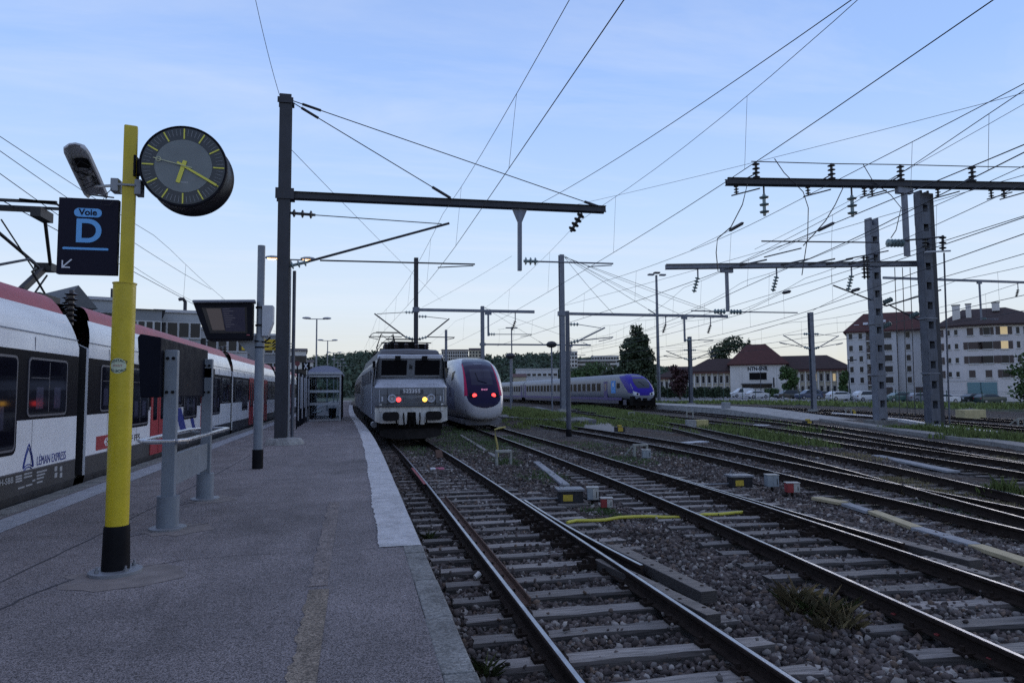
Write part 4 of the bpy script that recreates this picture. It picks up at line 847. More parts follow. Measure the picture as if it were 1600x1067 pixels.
# diagonal blue livery stripes on the second car
for (u0, u1, dz) in ((274, 284, .0), (294, 299, .0)):
    ya, yb = Yu(u0), Yu(u1); rput(MB().add([(XS + .003, ya, 1.70), (XS + .003, yb, 1.70), (XS + .003, yb + .75, .98), (XS + .003, ya + .75, .98)], [(0, 1, 2, 3)]), 'livery_stripe', M_blue, rt)
for ya in (18.4, 24.0, 34.3, 39.6):
    rput(MB().add([(XS - .001, ya - 3.4, 2.80), (XS + .004, ya - 1.4, 2.80), (XS - .10, ya - .8, 3.4), (XS - .10, ya - 1.6, 3.4)], [(0, 1, 2, 3)]), 'livery_stripe', M_lblue, rt)
# pantograph
pgp = rput(MB(), 'pantograph', M_wire, rt); mm = MB(); Kx, Ky, Kz = -6.29, 15.9, 4.72; hy, hz = 14.3, 5.52
pgp.location = (-XC, 0, 0); old = pgp.data
mm.beam((-6.29, 14.9, 4.1), (Kx, Ky, Kz), .09, .12); mm.b2((-6.8, 14.5, 3.9), (-5.8, 15.4, 4.02))
for s in (-1, 1):
    mm.cyl((Kx + s * .1, Ky, Kz), (-6.29 + s * .55, hy + .1, hz - .1), .032, 8); mm.beam((-6.29 + s * .25, hy - .2, hz + .14), (-6.29 + s * .85, hy - .2, hz + .10), .05, .05)
    mm.tube([(-6.29 + s * .85, hy - .2, hz + .1), (-6.29 + s * 1.0, hy - .2, hz - .02), (-6.29 + s * 1.05, hy - .2, hz - .22)], .022, 6)
    mm.b2((-6.29 + s * .62, hy - .25, hz - .16), (-6.29 + s * .45, hy + .3, hz + .02))
mm.beam((-7.15, hy - .2, hz + .12), (-5.43, hy - .2, hz + .12), .05, .05); mm.beam((-7.15, hy + .2, hz + .10), (-5.43, hy + .2, hz + .10), .05, .05); mm.beam((-6.9, hy, hz), (-5.7, hy, hz), .06, .06)
mm.cyl((-6.29, 15.3, 3.98), (Kx, Ky + .1, Kz - .15), .02, 6); mm.cyl((Kx - .05, Ky - .3, Kz - .15), (-6.5, hy + .2, hz - .15), .015, 6); mm.b2((Kx - .16, Ky - .12, Kz - .08), (Kx + .16, Ky + .16, Kz + .08))
pgp.data = mm.mesh('pantograph', M_wire); bpy.data.meshes.remove(old)

# ------------------------------------------------------------------ silver electric locomotive
M_lsil = mat('loco_silver', (0.17, 0.18, 0.20), 0.42, 0.0, var=0.12, vscale=1.3, streak=0.35, rvar=0.08, coords='obj', spec=0.4)
M_llight = mat('loco_pale_parts_lit_shelf', (0.42, 0.44, 0.50), 0.4, var=0.08, vscale=2, streak=0.2, coords='obj')  # pale fittings; on the nose shelf, brightness of the up-facing slope put into colour
M_lroof = mat('loco_roof', (0.05, 0.05, 0.06), 0.6, var=0.2, vscale=2)
M_beamw = mat('buffer_beam_white', (0.52, 0.51, 0.49), 0.6, var=0.25, vscale=2.5, streak=0.55)
M_winf = mat('cab_window', (0.010, 0.010, 0.012), 0.25, spec=0.03)
LY = 28.55; LX = TR[1](LY + 1); LA = math.atan((TR[1](LY + 17) - TR[1](LY)) / 17)
lo = empty('electric_locomotive', (LX, LY, 0), 'silver electric locomotive 522355 with one red and one yellow lamp lit', 'locomotive', rz=-LA)
def L(mm, name, m, par=lo, **k): return mm.build(name, m, par, **k)
HW = 1.47
# cab front as side profile (y back from the buffers, z) lofted across, corners chamfered
PF = [(.02, 1.56), (.0, 1.72), (-.04, 2.28)]; PS = [(-.04, 2.28), (.0, 2.33), (.36, 2.62)]; PWn = [(.36, 2.62), (.5, 2.68), (.22, 3.46)]; PV = [(.22, 3.46), (.18, 3.48), (.18, 3.60), (.24, 3.64)]
def front(sec, wfun, ch=.22):
    mm = MB(); rg = []
    for y, z in sec:
        hw = wfun(z); rg.append([(-hw, y + ch * 1.1, z), (-hw + ch * .35, y + ch * .35, z), (-hw + ch, y, z), (-.5, y - .03, z), (0, y - .04, z), (.5, y - .03, z), (hw - ch, y, z), (hw - ch * .35, y + ch * .35, z), (hw, y + ch * 1.1, z)])
    mm.loft(rg); return mm
wf = lambda z: HW if z < 2.4 else HW - (z - 2.4) * .10
L(front(PF, wf), 'lower_front', M_lsil, smooth=True); L(front(PS, wf), 'nose_shelf', M_llight, smooth=True); wn_ = L(front(PWn, wf), 'windscreen_surround', M_lsil, smooth=True); L(front(PV, wf), 'visor', M_llight, smooth=True)
# windscreens in the inward-leaning plane
def WP(x, t_): y = .5 + (.22 - .5) * t_; return Vector((x, y - .045 - .012, 2.68 + .78 * t_))
for s in (-1, 1):
    x0, x1 = (.17, 1.2) if s > 0 else (-1.2, -.17)
    c = [WP(x0, .14), WP(x1, .14), WP(x1, .93), WP(x0, .93)]; w_ = MB().add(c + [p + Vector((0, .04, 0)) for p in c], [(0, 1, 2, 3), (7, 6, 5, 4), (0, 4, 5, 1), (1, 5, 6, 2), (2, 6, 7, 3), (3, 7, 4, 0)]).build('windscreen', M_winf, lo)
    MB().b2((x0, WP(0, .04).y - .02, 2.73), (x1, WP(0, .04).y + .02, 2.80)).build('sill', M_lsil, w_)
    xw = s * .55; MB().b2((xw - .11, .1, 3.40), (xw + .11, .2, 3.58)).build('wiper_motor', M_black, w_); MB().tube([WP(xw, .95) - Vector((0, .04, 0)), WP(xw + (.02 if s < 0 else -.28), .3 if s < 0 else .5) - Vector((0, .03, 0))], .016, 5).build('wiper', M_black, w_)
MB().b2((-.06, .26, 3.05), (-.015, .30, 3.25)).b2((.015, .27, 3.05), (.06, .30, 3.2)).build('cab_emblem', M_black, lo)
# side walls, roof
for s in (-1, 1):
    mm = MB(); mm.loft([[(s * HW, y, .95), (s * HW, y, 2.5), (s * (HW - .08), y, 3.3), (s * (HW - .16), y, 3.52)] for y in (.24, 17.0)]); sd_ = L(mm, 'side_wall', M_lsil)
    cw = MB(); cw.b2((s * (HW + .003) - .01, .75, 2.35), (s * (HW - .01) + .01, 1.5, 3.15)); cw.build('side_window', M_winf, sd_)
    MB().b2((s * HW - .012, 1.75, 1.05), (s * HW + .012, 2.45, 3.15)).build('cab_door', M_lsil, sd_); MB().cyl((s * (HW + .05), 1.66, 1.2), (s * (HW + .05), 1.66, 2.6), .02, 6).build('handrail', M_llight, sd_)
    for k in range(6): MB().b2((s * HW - .02, 3.6 + k * 1.9, 2.5), (s * HW + .01, 5.1 + k * 1.9, 3.1)).build('side_grille', M_lroof, sd_)
    MB().b2((s * (HW + .02) - .05, .5, 3.1), (s * (HW + .02) + .06, .62, 3.38)).build('mirror', M_black, sd_)
mm = MB(); rg = []
for y, zt in ((.22, 3.63), (.55, 3.8), (1.2, 3.9), (16.2, 3.9), (17, 3.66)): rg.append([(-(HW - .14), y, 3.5), (-1.18, y + .05, zt), (0, y + .08, zt + .05), (1.18, y + .05, zt), (HW - .14, y, 3.5)])
mm.loft(rg); L(mm, 'roof', M_lroof)
# roof gear and the two pantographs
mm = MB(); rs = random.Random(9)
for k in range(16): y = 2.5 + k * .75; mm.b2((-.9 + rs.uniform(0, .5), y, 3.9), (.3 + rs.uniform(0, .6), y + rs.uniform(.3, .7), 4.0 + rs.uniform(.1, .38)))
mm.b2((-.75, 3.0, 3.9), (.95, 6.2, 4.28)); tag(L(mm, 'roof_equipment', M_under), kind='stuff')
for k in range(5): L(MB().lathe((-.9 + k * .45, 2.2, 3.92), (0, 0, 1), [(0, .05), (.05, .11), (.1, .05), (.15, .11), (.2, .05), (.25, .11), (.32, .04)], 8), 'roof_insulator', MATS['insulator_brown'])
L(MB().tube([(-1.1, 2.2, 4.26), (0, 2.2, 4.3), (1.1, 2.2, 4.26)], .025, 6).tube([(-.8, 2.2, 4.26), (-.8, 6, 4.5), (-.8, 12, 4.4)], .02, 6), 'busbar', M_wire)
pt = MB(); py, pz = 14.6, 5.75
for s in (-1, 1):
    pt.cyl((s * .45, py - 1.1, 4.0), (s * .6, py + .2, 4.85), .035, 6); pt.cyl((s * .6, py + .2, 4.85), (s * .35, py - .5, pz - .12), .03, 6); pt.cyl((s * .45, py + 1.1, 4.0), (s * .6, py - .2, 4.8), .035, 6); pt.cyl((s * .6, py - .2, 4.8), (s * .35, py + .3, pz - .12), .03, 6)
    pt.cyl((s * .6, py + .2, 4.85), (-s * .35, py - .5, pz - .15), .015, 5); pt.tube([(s * .6, py - .1, pz), (s * .85, py - .1, pz - .06), (s * 1.0, py - .1, pz - .22)], .025, 6)
pt.beam((-.65, py - .25, pz), (.65, py - .25, pz), .06, .05); pt.beam((-.65, py + .1, pz), (.65, py + .1, pz), .06, .05); pt.b2((-.7, py - 1.2, 3.92), (.7, py + 1.2, 4.02)); L(pt, 'raised_pantograph', M_wire)
pt = MB(); py = 4.2
for s in (-1, 1): pt.cyl((s * .5, py - 1.0, 4.3), (s * .6, py + 1.2, 4.42), .035, 6); pt.cyl((s * .6, py + 1.2, 4.42), (s * .4, py - .6, 4.5), .03, 6)
pt.beam((-.8, py - .6, 4.52), (.8, py - .6, 4.52), .06, .06); L(pt, 'folded_pantograph', M_wire)
# number plate with raised digits
pl_ = L(MB().box((0, -.05, 2.135), (.95, .03, .24)), 'number_plate', M_lroof, bevel=.004); text('number', '522355', .22, M_wht, pl_, XZ(0, -.069, 2.13), .006, .005, 1.0, 1.1)
L(MB().box((0, -.03, 1.80), (.72, .03, .2)), 'front_grille', M_lroof)
for s in (-1, 1):
    L(MB().b2((s * .98 - .006, -.05, 1.58), (s * .98 + .006, -.01, 2.26)), 'panel_seam', M_black); L(MB().tube([(s * 1.3, .02, 1.65), (s * 1.3, -.06, 1.68), (s * 1.3, -.06, 2.15), (s * 1.3, .02, 2.2)], .014, 6), 'grab_handle', M_llight); L(MB().tube([(s * .25, -.1, 2.36), (s * .25, -.12, 2.42), (s * 1.1, -.08, 2.42), (s * 1.1, -.04, 2.36)], .013, 6), 'grab_handle', M_llight)
L(MB().b2((-1.2, -.075, 2.005 - .02), (1.2, -.05, 2.0 - .008)), 'panel_seam', M_lroof); L(MB().b2((-1.25, -.075, 1.64), (1.25, -.03, 1.648)), 'panel_seam', M_lroof)
for k in range(4): L(MB().box((0, -.048, 1.73 + k * .045), (.68, .012, .016)), 'grille_bar', M_lsil)
for s in (-1, 1):
    lp = L(MB().lathe((s * .79, -.02, 1.83), (0, -1, 0), [(0, .18), (.05, .18), (.08, .16), (.08, .13), (.03, .12), (.02, .03)], 24), 'head_lamp', M_llight, smooth=True); MB().cyl((s * .79, -.045, 1.83), (s * .79, -.052, 1.83), .1, 20).build('lens', mat('lamp_glass', (0.25, 0.26, 0.28), 0.15), lp); MB().cyl((s * .79, -.052, 1.83), (s * .79, -.075, 1.83), .045, 14).build('bulb_cap', M_llight, lp)
    l2 = L(MB().lathe((s * .53, -.02, 1.79), (0, -1, 0), [(0, .12), (.05, .12), (.06, .1)], 20), 'tail_lamp', M_lsil, smooth=True); MB().lathe((s * .53, -.075, 1.79), (0, -1, 0), [(0, .098), (.02, .085), (.03, .04)], 18).build('lit_lens', M_redl if s < 0 else M_yell, l2, smooth=True)
    L(MB().b2((s * 1.18 - .035, -.06, 1.72), (s * 1.18 + .035, .0, 1.92)), 'jumper_socket', M_llight, bevel=.01)
# buffer beam with its cut-outs, buffers, hook, hoses, plough
mm = MB(); mm.prism([(-1.47, .92), (-1.2, .84), (-.5, .84), (-.42, .8), (-.2, .8), (-.17, 1.28), (.17, 1.28), (.2, .8), (.42, .8), (.5, .84), (1.2, .84), (1.47, .92), (1.47, 1.5), (-1.47, 1.5)], 'y', -.02, .16)
for s in (-1, 1):
    mm.b2((s * .52, -.06, .78), (s * .24, -.021, 1.2))
bb_ = L(mm, 'buffer_beam', M_beamw); L(MB().b2((-1.46, -.09, 1.5), (1.46, .2, 1.56)), 'footplate', M_lroof); L(MB().b2((-1.3, .03, .8), (1.3, .2, 1.4)), 'beam_recess', M_under)
for s in (-1, 1):
    bf = L(MB().cyl((s * .86, .1, 1.13), (s * .86, -.32, 1.13), .13, 16), 'buffer', M_under); MB().loft([[(s * .86 + a, y, 1.13 + b) for a, b in rrect(.66, .36, .13)] for y in (-.32, -.36)], close=True).build('buffer_plate', mat('buffer_grease', (0.016, 0.015, 0.016), 0.7, var=.3, vscale=5, spec=.08), bf)
    L(MB().tube([(s * .33, -.05, 1.25), (s * .33, -.16, 1.0), (s * .3, -.18, .75), (s * .24, -.1, .6)], .03, 7), 'brake_hose', M_under); L(MB().tube([(s * .6, -.05, 1.0), (s * .6, -.1, .75), (s * .55, -.05, .6)], .025, 7), 'brake_hose', M_under)
    L(MB().b2((s * 1.25 - .05, -.02, 1.32), (s * 1.25 + .05, -.06, 1.62)), 'corner_bracket', M_beamw)
L(MB().b2((-.06, -.2, 1.02), (.06, .05, 1.16)).tube([(0, -.2, 1.1), (0, -.32, 1.1), (0, -.32, .98), (0, -.2, .93)], .045, 8).tube([(0.08, -.2, 1.0), (.1, -.22, .7), (0, -.22, .6), (-.1, -.22, .7), (-.08, -.2, 1.0)], .03, 6), 'coupling_hook', M_under)
mm = MB(); mm.loft([[(x, -.1 + .35 * (abs(x) / 1.25) ** 1.5 + (.0 if z < .5 else .12), z - (.0 if z > .5 else -.12 * (abs(x) / 1.25) ** 4)) for x in [-1.25 + 2.5 * i / 12 for i in range(13)]] for z in (.2, .6)]); L(mm, 'snow_plough', mat('plough_dark', (0.018, 0.016, 0.016), 0.8, var=.3, vscale=3, spec=.1), smooth=True)
mm = MB()
for yc in (3.4, 13.6):
    for dy in (-1.3, 1.3):
        for s in (-1, 1): mm.cyl((s * .68, yc + dy, .6), (s * .82, yc + dy, .6), .6, 20)
    mm.b2((-1.2, yc - 2, .35), (1.2, yc + 2, .95))
mm.b2((-1.3, .3, .55), (1.3, 16.5, .95)); L(mm, 'running_gear', M_under)
L(MB().cyl((-1.45, .9, .75), (-1.45, 1.5, .75), .12, 12), 'sand_box', M_lsil)

# coaches standing behind the locomotive
M_coach = mat('coach_grey', (0.07, 0.072, 0.08), 0.5, var=0.15, vscale=2, streak=.2)
def coach_mesh(l, name='coach'):
    mm = MB(); sec = [(-1.41, .9), (-1.41, 2.9), (-1.36, 3.3), (-1.15, 3.7), (-.7, 3.95), (0, 4.03), (.7, 3.95), (1.15, 3.7), (1.36, 3.3), (1.41, 2.9), (1.41, .9)]
    mm.loft([[(x, y, z) for x, z in sec] for y in (0, l)], close=True); return mm
y = LY + 17.6
for k in range(3):
    xc = TR[1](y); a = math.atan((TR[1](y + 25) - xc) / 25); co = empty('passenger_coach', (xc, y, 0), ['grey passenger coach coupled right behind the silver locomotive', 'second grey coach behind the silver locomotive, beside the platform', 'third grey coach behind the silver locomotive, far along the platform'][k], 'coach', 'coaches behind the locomotive', rz=-a)
    coach_mesh(25).build('body', M_coach, co)
    for i in range(10): MB().b2((-1.43, 2.2 + i * 2.15, 2.0), (-1.40, 3.6 + i * 2.15, 2.85)).build('window', M_winf, co)
    MB().b2((-1.2, 1, .3), (1.2, 24, .95)).build('running_gear', M_under, co)
    y += 25.6

# ------------------------------------------------------------------ bodies with shaped noses; decals are laid on the real surface
def nose_body(sections):
    """sections: (y, half width, top z, bottom z, exponent, crown) ; superellipse rings, first ring closes the tip"""
    N = 36; rg = []
    for y, hw, zt, zb_, ex in sections:
        cz, hz_ = (zt + zb_) / 2, (zt - zb_) / 2; ring = []
        for i in range(N):
            a = 2 * PI * (i + .5) / N; c, s = math.cos(a), math.sin(a)
            ring.append((hw * math.copysign(abs(c) ** (2 / ex), c), y, cz + hz_ * math.copysign(abs(s) ** (2 / ex), s)))
        rg.append(ring)
    return MB().loft(rg, close=True)
def decal(bvh, name, fun, nu, nv, m, par, lift=.012, axis='y', side_x=None, smooth=True):
    """fun(s,t) -> (x,z) seen from the front (axis y) or (y,z) seen from the left side (axis x)"""
    rg = []
    for i in range(nu + 1):
        row = []
        for j in range(nv + 1):
            a, b = fun(i / nu, j / nv)
            if axis == 'y':
                h = bvh.ray_cast(Vector((a, -5, b)), Vector((0, 1, 0)))
            else: h = bvh.ray_cast(Vector((-6, a, b)), Vector((1, 0, 0)))
            p, n = h[0], h[1]
            if p is None: p, n = bvh.find_nearest(Vector((a, 0, b)) if axis == 'y' else Vector((-1.4, a, b)))[:2]
            if (axis == 'y' and n.y > 0) or (axis == 'x' and n.x > 0): n = -n
            row.append(p + n * lift)
        rg.append(row)
    mm = MB(); mm.loft(rg); return mm.build(name, m, par, smooth=smooth)
def bvh_of(o): me = o.data; return BVHTree.FromPolygons([v.co[:] for v in me.vertices], [p.vertices[:] for p in me.polygons])

# --- white double-deck express train
M_tgv = mat('express_white', (0.40, 0.40, 0.43), 0.3, var=0.08, vscale=1.0, coat=.2, streak=.12, coords='obj'); M_mask = mat('express_mask', (0.012, 0.009, 0.040), 0.2, spec=.12); M_mag = mat('express_magenta', (0.40, 0.008, 0.07), 0.45, spec=.15)
M_tgl = mat('express_windscreen', (0.012, 0.016, 0.045), 0.08, spec=.25)
EY = 38.7; EX = TR[2](EY + 2) - .33; EA = math.atan((TR[2](EY + 16) - TR[2](EY)) / 16)
ex = empty('express_train', (EX, EY, 0), 'white double-deck express train with dark nose, magenta lines and two red lamps', 'train', rz=-EA)
SEC = [(0.0, .30, 1.25, .72, 2.2), (.04, .66, 1.48, .58, 2.5), (.14, .90, 1.72, .5, 2.6), (.35, 1.06, 2.0, .45, 2.8), (.7, 1.19, 2.38, .42, 2.9), (1.2, 1.29, 2.85, .4, 3.0), (1.8, 1.36, 3.3, .4, 3.1), (2.5, 1.41, 3.68, .4, 3.3), (3.3, 1.44, 3.95, .4, 3.6), (4.3, 1.45, 4.14, .4, 3.8), (5.6, 1.45, 4.25, .4, 4.0), (8, 1.45, 4.3, .4, 4.2), (22, 1.45, 4.3, .4, 4.2)]
eb = nose_body(SEC).build('body', M_tgv, ex, smooth=True); bv = bvh_of(eb)
def hwz(z): return .02 if z < 1.16 else (.97 * math.sqrt(max(0, 1 - ((1.9 - z) / .74) ** 2.6)) if z < 1.9 else .97 - (z - 1.9) * .04)
def mask(s, t_): z = 1.165 + 2.96 * t_; hw = hwz(z) * (1 if z < 3.7 else 1 - ((z - 3.7) / .43) ** 2 * .25); return ((2 * s - 1) * hw, z)
mk = decal(bv, 'nose_mask', mask, 16, 44, M_mask, ex, .012)
decal(bv, 'windscreen', lambda s, t_: ((2 * s - 1) * (.64 - .04 * t_), 2.45 + .95 * t_), 12, 14, M_tgl, mk, .022)
decal(bv, 'destination_panel', lambda s, t_: ((2 * s - 1) * .26, 3.68 + .14 * t_), 8, 4, mat('panel_dim', (0.05, 0.05, 0.09), 0.4), mk, .022)
for s_ in (-1, 1):
    decal(bv, 'magenta_line', lambda s, t_: (s_ * (hwz(1.85 + 1.9 * t_) + .10 * (1 - t_) + .02 - .17 * s * (1 - .7 * t_)), 1.85 + 1.9 * t_), 3, 30, M_mag, ex, .018)
    c = bv.ray_cast(Vector((s_ * .55, -5, 1.86)), Vector((0, 1, 0)))[0]
    tl_ = MB().lathe(c + Vector((0, .02, 0)), (0, -1, 0), [(0, .13), (.06, .12), (.085, .07)], 18).build('tail_lamp', M_redl, ex, smooth=True)
    decal(bv, 'lamp_bezel', lambda s, t_: (s_ * (.42 + .42 * s), 1.74 + .24 * t_), 8, 4, M_black, ex, .016)
    MB().tube([bv.ray_cast(Vector((s_ * (.95 + .03 * i), -5, .62 + .12 * i)), Vector((0, 1, 0)))[0] or Vector((0, 0, 0)) for i in range(5)], .012, 4).build('bumper_seam', M_black, ex)
c = bv.ray_cast(Vector((0, -5, 1.0)), Vector((0, 1, 0)))[0]; MB().tube([c + Vector((0, .05 if i else .01, 0)) + Vector((0, 0, -.42 + .15 * i)) for i in range(4)], .012, 4).build('hatch_seam', M_black, ex)
hh = bv.ray_cast(Vector((0.03, -5, 2.18)), Vector((0, 1, 0)))[0]; text('nose_logo', 'SNCF', .13, mat('logo_pink', (0.75, 0.25, 0.42), 0.4, emit=(0.9, 0.3, 0.5), estr=.35), ex, frameM((0.05, hh.y - .05, 2.2), (1, 0, 0), (0, .4, .9)), .004, .004, 1.2)
MB().tube([bv.ray_cast(Vector((-.3, -5, 3.2)), Vector((0, 1, 0)))[0] - Vector((0, .05, 0)), bv.ray_cast(Vector((-.22, -5, 2.72)), Vector((0, 1, 0)))[0] - Vector((0, .06, 0)), bv.ray_cast(Vector((.25, -5, 2.58)), Vector((0, 1, 0)))[0] - Vector((0, .05, 0))], .022, 5).build('wiper', M_black, mk)
M_ink = mat('livery_ink', (0.03, 0.03, 0.08), 0.5)
decal(bv, 'side_livery', lambda s, t_: (2.6 + 3.4 * s, 1.0 + (1.2 + .5 * s) * t_), 8, 8, mat('livery_greyblue', (0.17, 0.18, 0.26), 0.35), ex, .01, 'x')
decal(bv, 'cab_window', lambda s, t_: (3.0 + .7 * s, 2.85 + .5 * t_ - .1 * s), 4, 4, M_winf, ex, .014, 'x')
tx = text('side_lettering', 'OUi', .85, M_ink, ex, frameM((0, 0, 0), (1, 0, 0), (0, 1, 0)), 0.0, .0, .8)
for v in tx.data.vertices:
    yy, zz_ = 4.3 - v.co.x, 2.05 + v.co.y; h = bv.ray_cast(Vector((-6, yy, zz_)), Vector((1, 0, 0))); v.co = h[0] + Vector((-.02, 0, 0)) if h[0] else (-1.47, yy, zz_)
mm = MB(); mm.b2((-1.2, 1.2, .25), (1.2, 21, .5)); mm.loft([[(x, .55 + .3 * (abs(x) / 1.0) ** 2, z) for x in [-1.0 + 2 * i / 8 for i in range(9)]] for z in (.18, .48)]); mm.build('underframe', mat('express_skirt', (0.12, 0.12, 0.14), 0.6), ex)
MB().b2((-1.44, 8.4, 3.1), (-1.455, 10.0, 3.75)).b2((-1.44, 5.8, 3.0), (-1.456, 7.4, 3.7)).build('side_window', M_winf, ex)
for k in range(2):   # trailers
    mm = nose_body([(22.6 + k * 19, 1.45, 4.3, .4, 4.4), (41 + k * 19, 1.45, 4.3, .4, 4.4)]); mm.build('trailer_body', M_tgv, ex, smooth=True); MB().b2((-1.2, 22 + k * 19, .4), (1.2, 22.7 + k * 19, 4.0)).build('gangway', M_bell, ex)

# --- silver and purple push-pull train
M_ps = mat('pushpull_grey', (0.17, 0.18, 0.215), 0.45, var=0.07, vscale=1.0, streak=.15, coords='obj'); M_pur = mat('pushpull_purple', (0.030, 0.018, 0.26), 0.42, spec=.12); M_pdk = mat('pushpull_dark_purple', (0.028, 0.018, 0.15), 0.45); M_plow = mat('pushpull_skirt', (0.06, 0.055, 0.085), 0.6, var=.2, vscale=2)
M_proof = mat('pushpull_roof', (0.20, 0.21, 0.225), 0.5, var=.12, vscale=1.5)
VX, VY = 32.0, 73.6
vt = empty('pushpull_train', (VX, VY, 0), 'grey train with purple cab nose standing beside the low far platform', 'train')
SEC = [(0.0, .7, 1.75, .95, 3.0), (.05, 1.05, 1.95, .9, 3.2), (.2, 1.26, 2.25, .88, 3.4), (.5, 1.36, 2.65, .88, 3.5), (1.0, 1.40, 3.08, .88, 3.6), (1.7, 1.41, 3.5, .88, 3.6), (2.5, 1.41, 3.8, .88, 3.6), (3.4, 1.41, 3.98, .88, 3.6), (4.5, 1.41, 4.05, .88, 3.6), (26, 1.41, 4.05, .88, 3.6)]
vb = nose_body(SEC).build('cab_car_body', M_ps, vt, smooth=True); bv = bvh_of(vb)
pu = decal(bv, 'nose_panel', lambda s, t_: ((2 * s - 1) * (1.26 + .08 * math.sin(PI * t_)), 1.5 + 2.5 * t_), 18, 40, M_pur, vt, .012)
decal(bv, 'nose_flank', lambda s, t_: (.25 + 1.9 * t_ ** 1.2 + (1.1 + 1.4 * t_) * s, 1.78 + 2.0 * t_), 8, 24, M_pur, vt, .014, 'x')
ws_ = decal(bv, 'windscreen', lambda s, t_: ((2 * s - 1) * (.55 + .38 * math.sin(PI * min(1, .12 + t_ * .7))), 2.32 + 1.12 * t_), 14, 16, mat('cab_glass_grey', (0.04, 0.05, 0.065), 0.15, spec=.2), pu, .024)
decal(bv, 'roof_panel', lambda s, t_: ((2 * s - 1) * .6, 3.62 + .18 * t_), 8, 6, mat('roof_panel_grey', (0.10, 0.11, 0.14), 0.4), pu, .024)
for s_ in (-1, 1):
    decal(bv, 'headlight', lambda s, t_: (s_ * (.62 + .66 * s), 1.52 + (.22 + .22 * s) * t_), 8, 5, mat('headlight_white', (0.55, 0.57, 0.62), 0.3), vt, .02)
    h = bv.ray_cast(Vector((s_ * .86, -5, 1.67)), Vector((0, 1, 0)))[0]; MB().cyl(h + Vector((0, -.02, 0)), h + Vector((0, -.06, 0)), .11, 14).build('lens', M_dark, vt)
    MB().cyl((s_ * .87, .2, 1.05), (s_ * .87, -.45, 1.05), .1, 12).cyl((s_ * .87, -.45, 1.05), (s_ * .87, -.5, 1.05), .23, 16).build('buffer', M_under, vt)
MB().b2((-1.38, .1, .35), (1.38, 1.0, 1.42)).b2((-.2, -.2, .9), (.2, .2, 1.2)).build('buffer_recess', M_under, vt); MB().tube([bv.ray_cast(Vector((-.35, -5, 3.1)), Vector((0, 1, 0)))[0] - Vector((0, .05, 0)), bv.ray_cast(Vector((.15, -5, 2.6)), Vector((0, 1, 0)))[0] - Vector((0, .05, 0))], .035, 5).build('wiper', M_black, ws_)
XL = -1.41
decal(bv, 'cab_side_window', lambda s, t_: (4.0 + 1.0 * s, 2.35 + .6 * t_), 2, 2, M_winf, vt, .02, 'x')
def panel(name, y0, y1, z0, z1, m, h=.012, par=vt): return MB().b2((XL + .03, y0, z0), (XL - h, y1, z1)).build(name, m, par)
sn = panel('advert', 5.4, 6.9, 1.75, 3.25, mat('advert_blue', (0.02, 0.22, 0.60), 0.45)); panel('advert_mark', 5.95, 6.35, 2.55, 3.0, M_wht, .016, sn); panel('advert_mark', 5.7, 6.6, 2.0, 2.12, mat('advert_mid', (0.05, 0.3, 0.65), 0.4), .016, sn)
def coachside(y0, y1, par, door=None, n=10, w0=None):
    panel('sole_stripe', y0, y1, .92, 1.24, M_pdk, .008, par); panel('skirt', y0 + 1, y1 - 1, .5, .98, M_plow, -.01, par)
    if door: d_ = panel('door', door, door + 1.25, .9, 3.2, M_pdk, .01, par); panel('door_window', door + .3, door + .95, 2.05, 2.95, mat('door_glass', (0.06, 0.06, 0.09), 0.15), .016, d_)
    st_ = w0 or y0 + 1.5
    for i in range(n):
        yy = st_ + i * 2.0
        if yy + 1.5 > y1 - .6: break
        w_ = panel('window', yy, yy + 1.42, 1.95, 3.05, M_tframe, .008, par); panel('pane', yy + .07, yy + .68, 2.02, 2.98, M_winf, .014, w_); panel('pane', yy + .74, yy + 1.35, 2.02, 2.98, M_winf, .014, w_)
coachside(3.5, 26, vt, 8.2, 8, 10.6)
panel('bogie_cover', 2.0, 3.0, .4, 1.0, M_plow); 
def bogies(y0, y1, par):
    for yc in (y0 + 3.6, y1 - 3.6):
        mm = MB()
        for dy in (-1.25, 1.25):
            for s in (-1, 1): mm.cyl((s * .68, yc + dy, .46), (s * .82, yc + dy, .46), .46, 18)
        mm.b2((-1.15, yc - 1.9, .3), (1.15, yc + 1.9, .75)); mm.build('bogie', M_under, par)
    MB().b2((-1.15, y0 + .6, .45), (1.15, y1 - .6, .9)).build('underframe', M_under, par)
bogies(0, 26, vt)
for k in range(3):
    y0 = 26.5 + k * 26.5; cb = coach_mesh(26).build('coach_body', M_ps, vt); cb.location = (0, y0, 0)
    MB().b2((-1.0, -.5, .8), (1.0, 0, 3.6)).build('gangway', M_bell, cb); coachside(0.2, 25.8, cb, .7, 12, 2.4); bogies(0, 26, cb); panel('door', 24.3, 25.4, .9, 3.2, M_pdk, .01, cb)

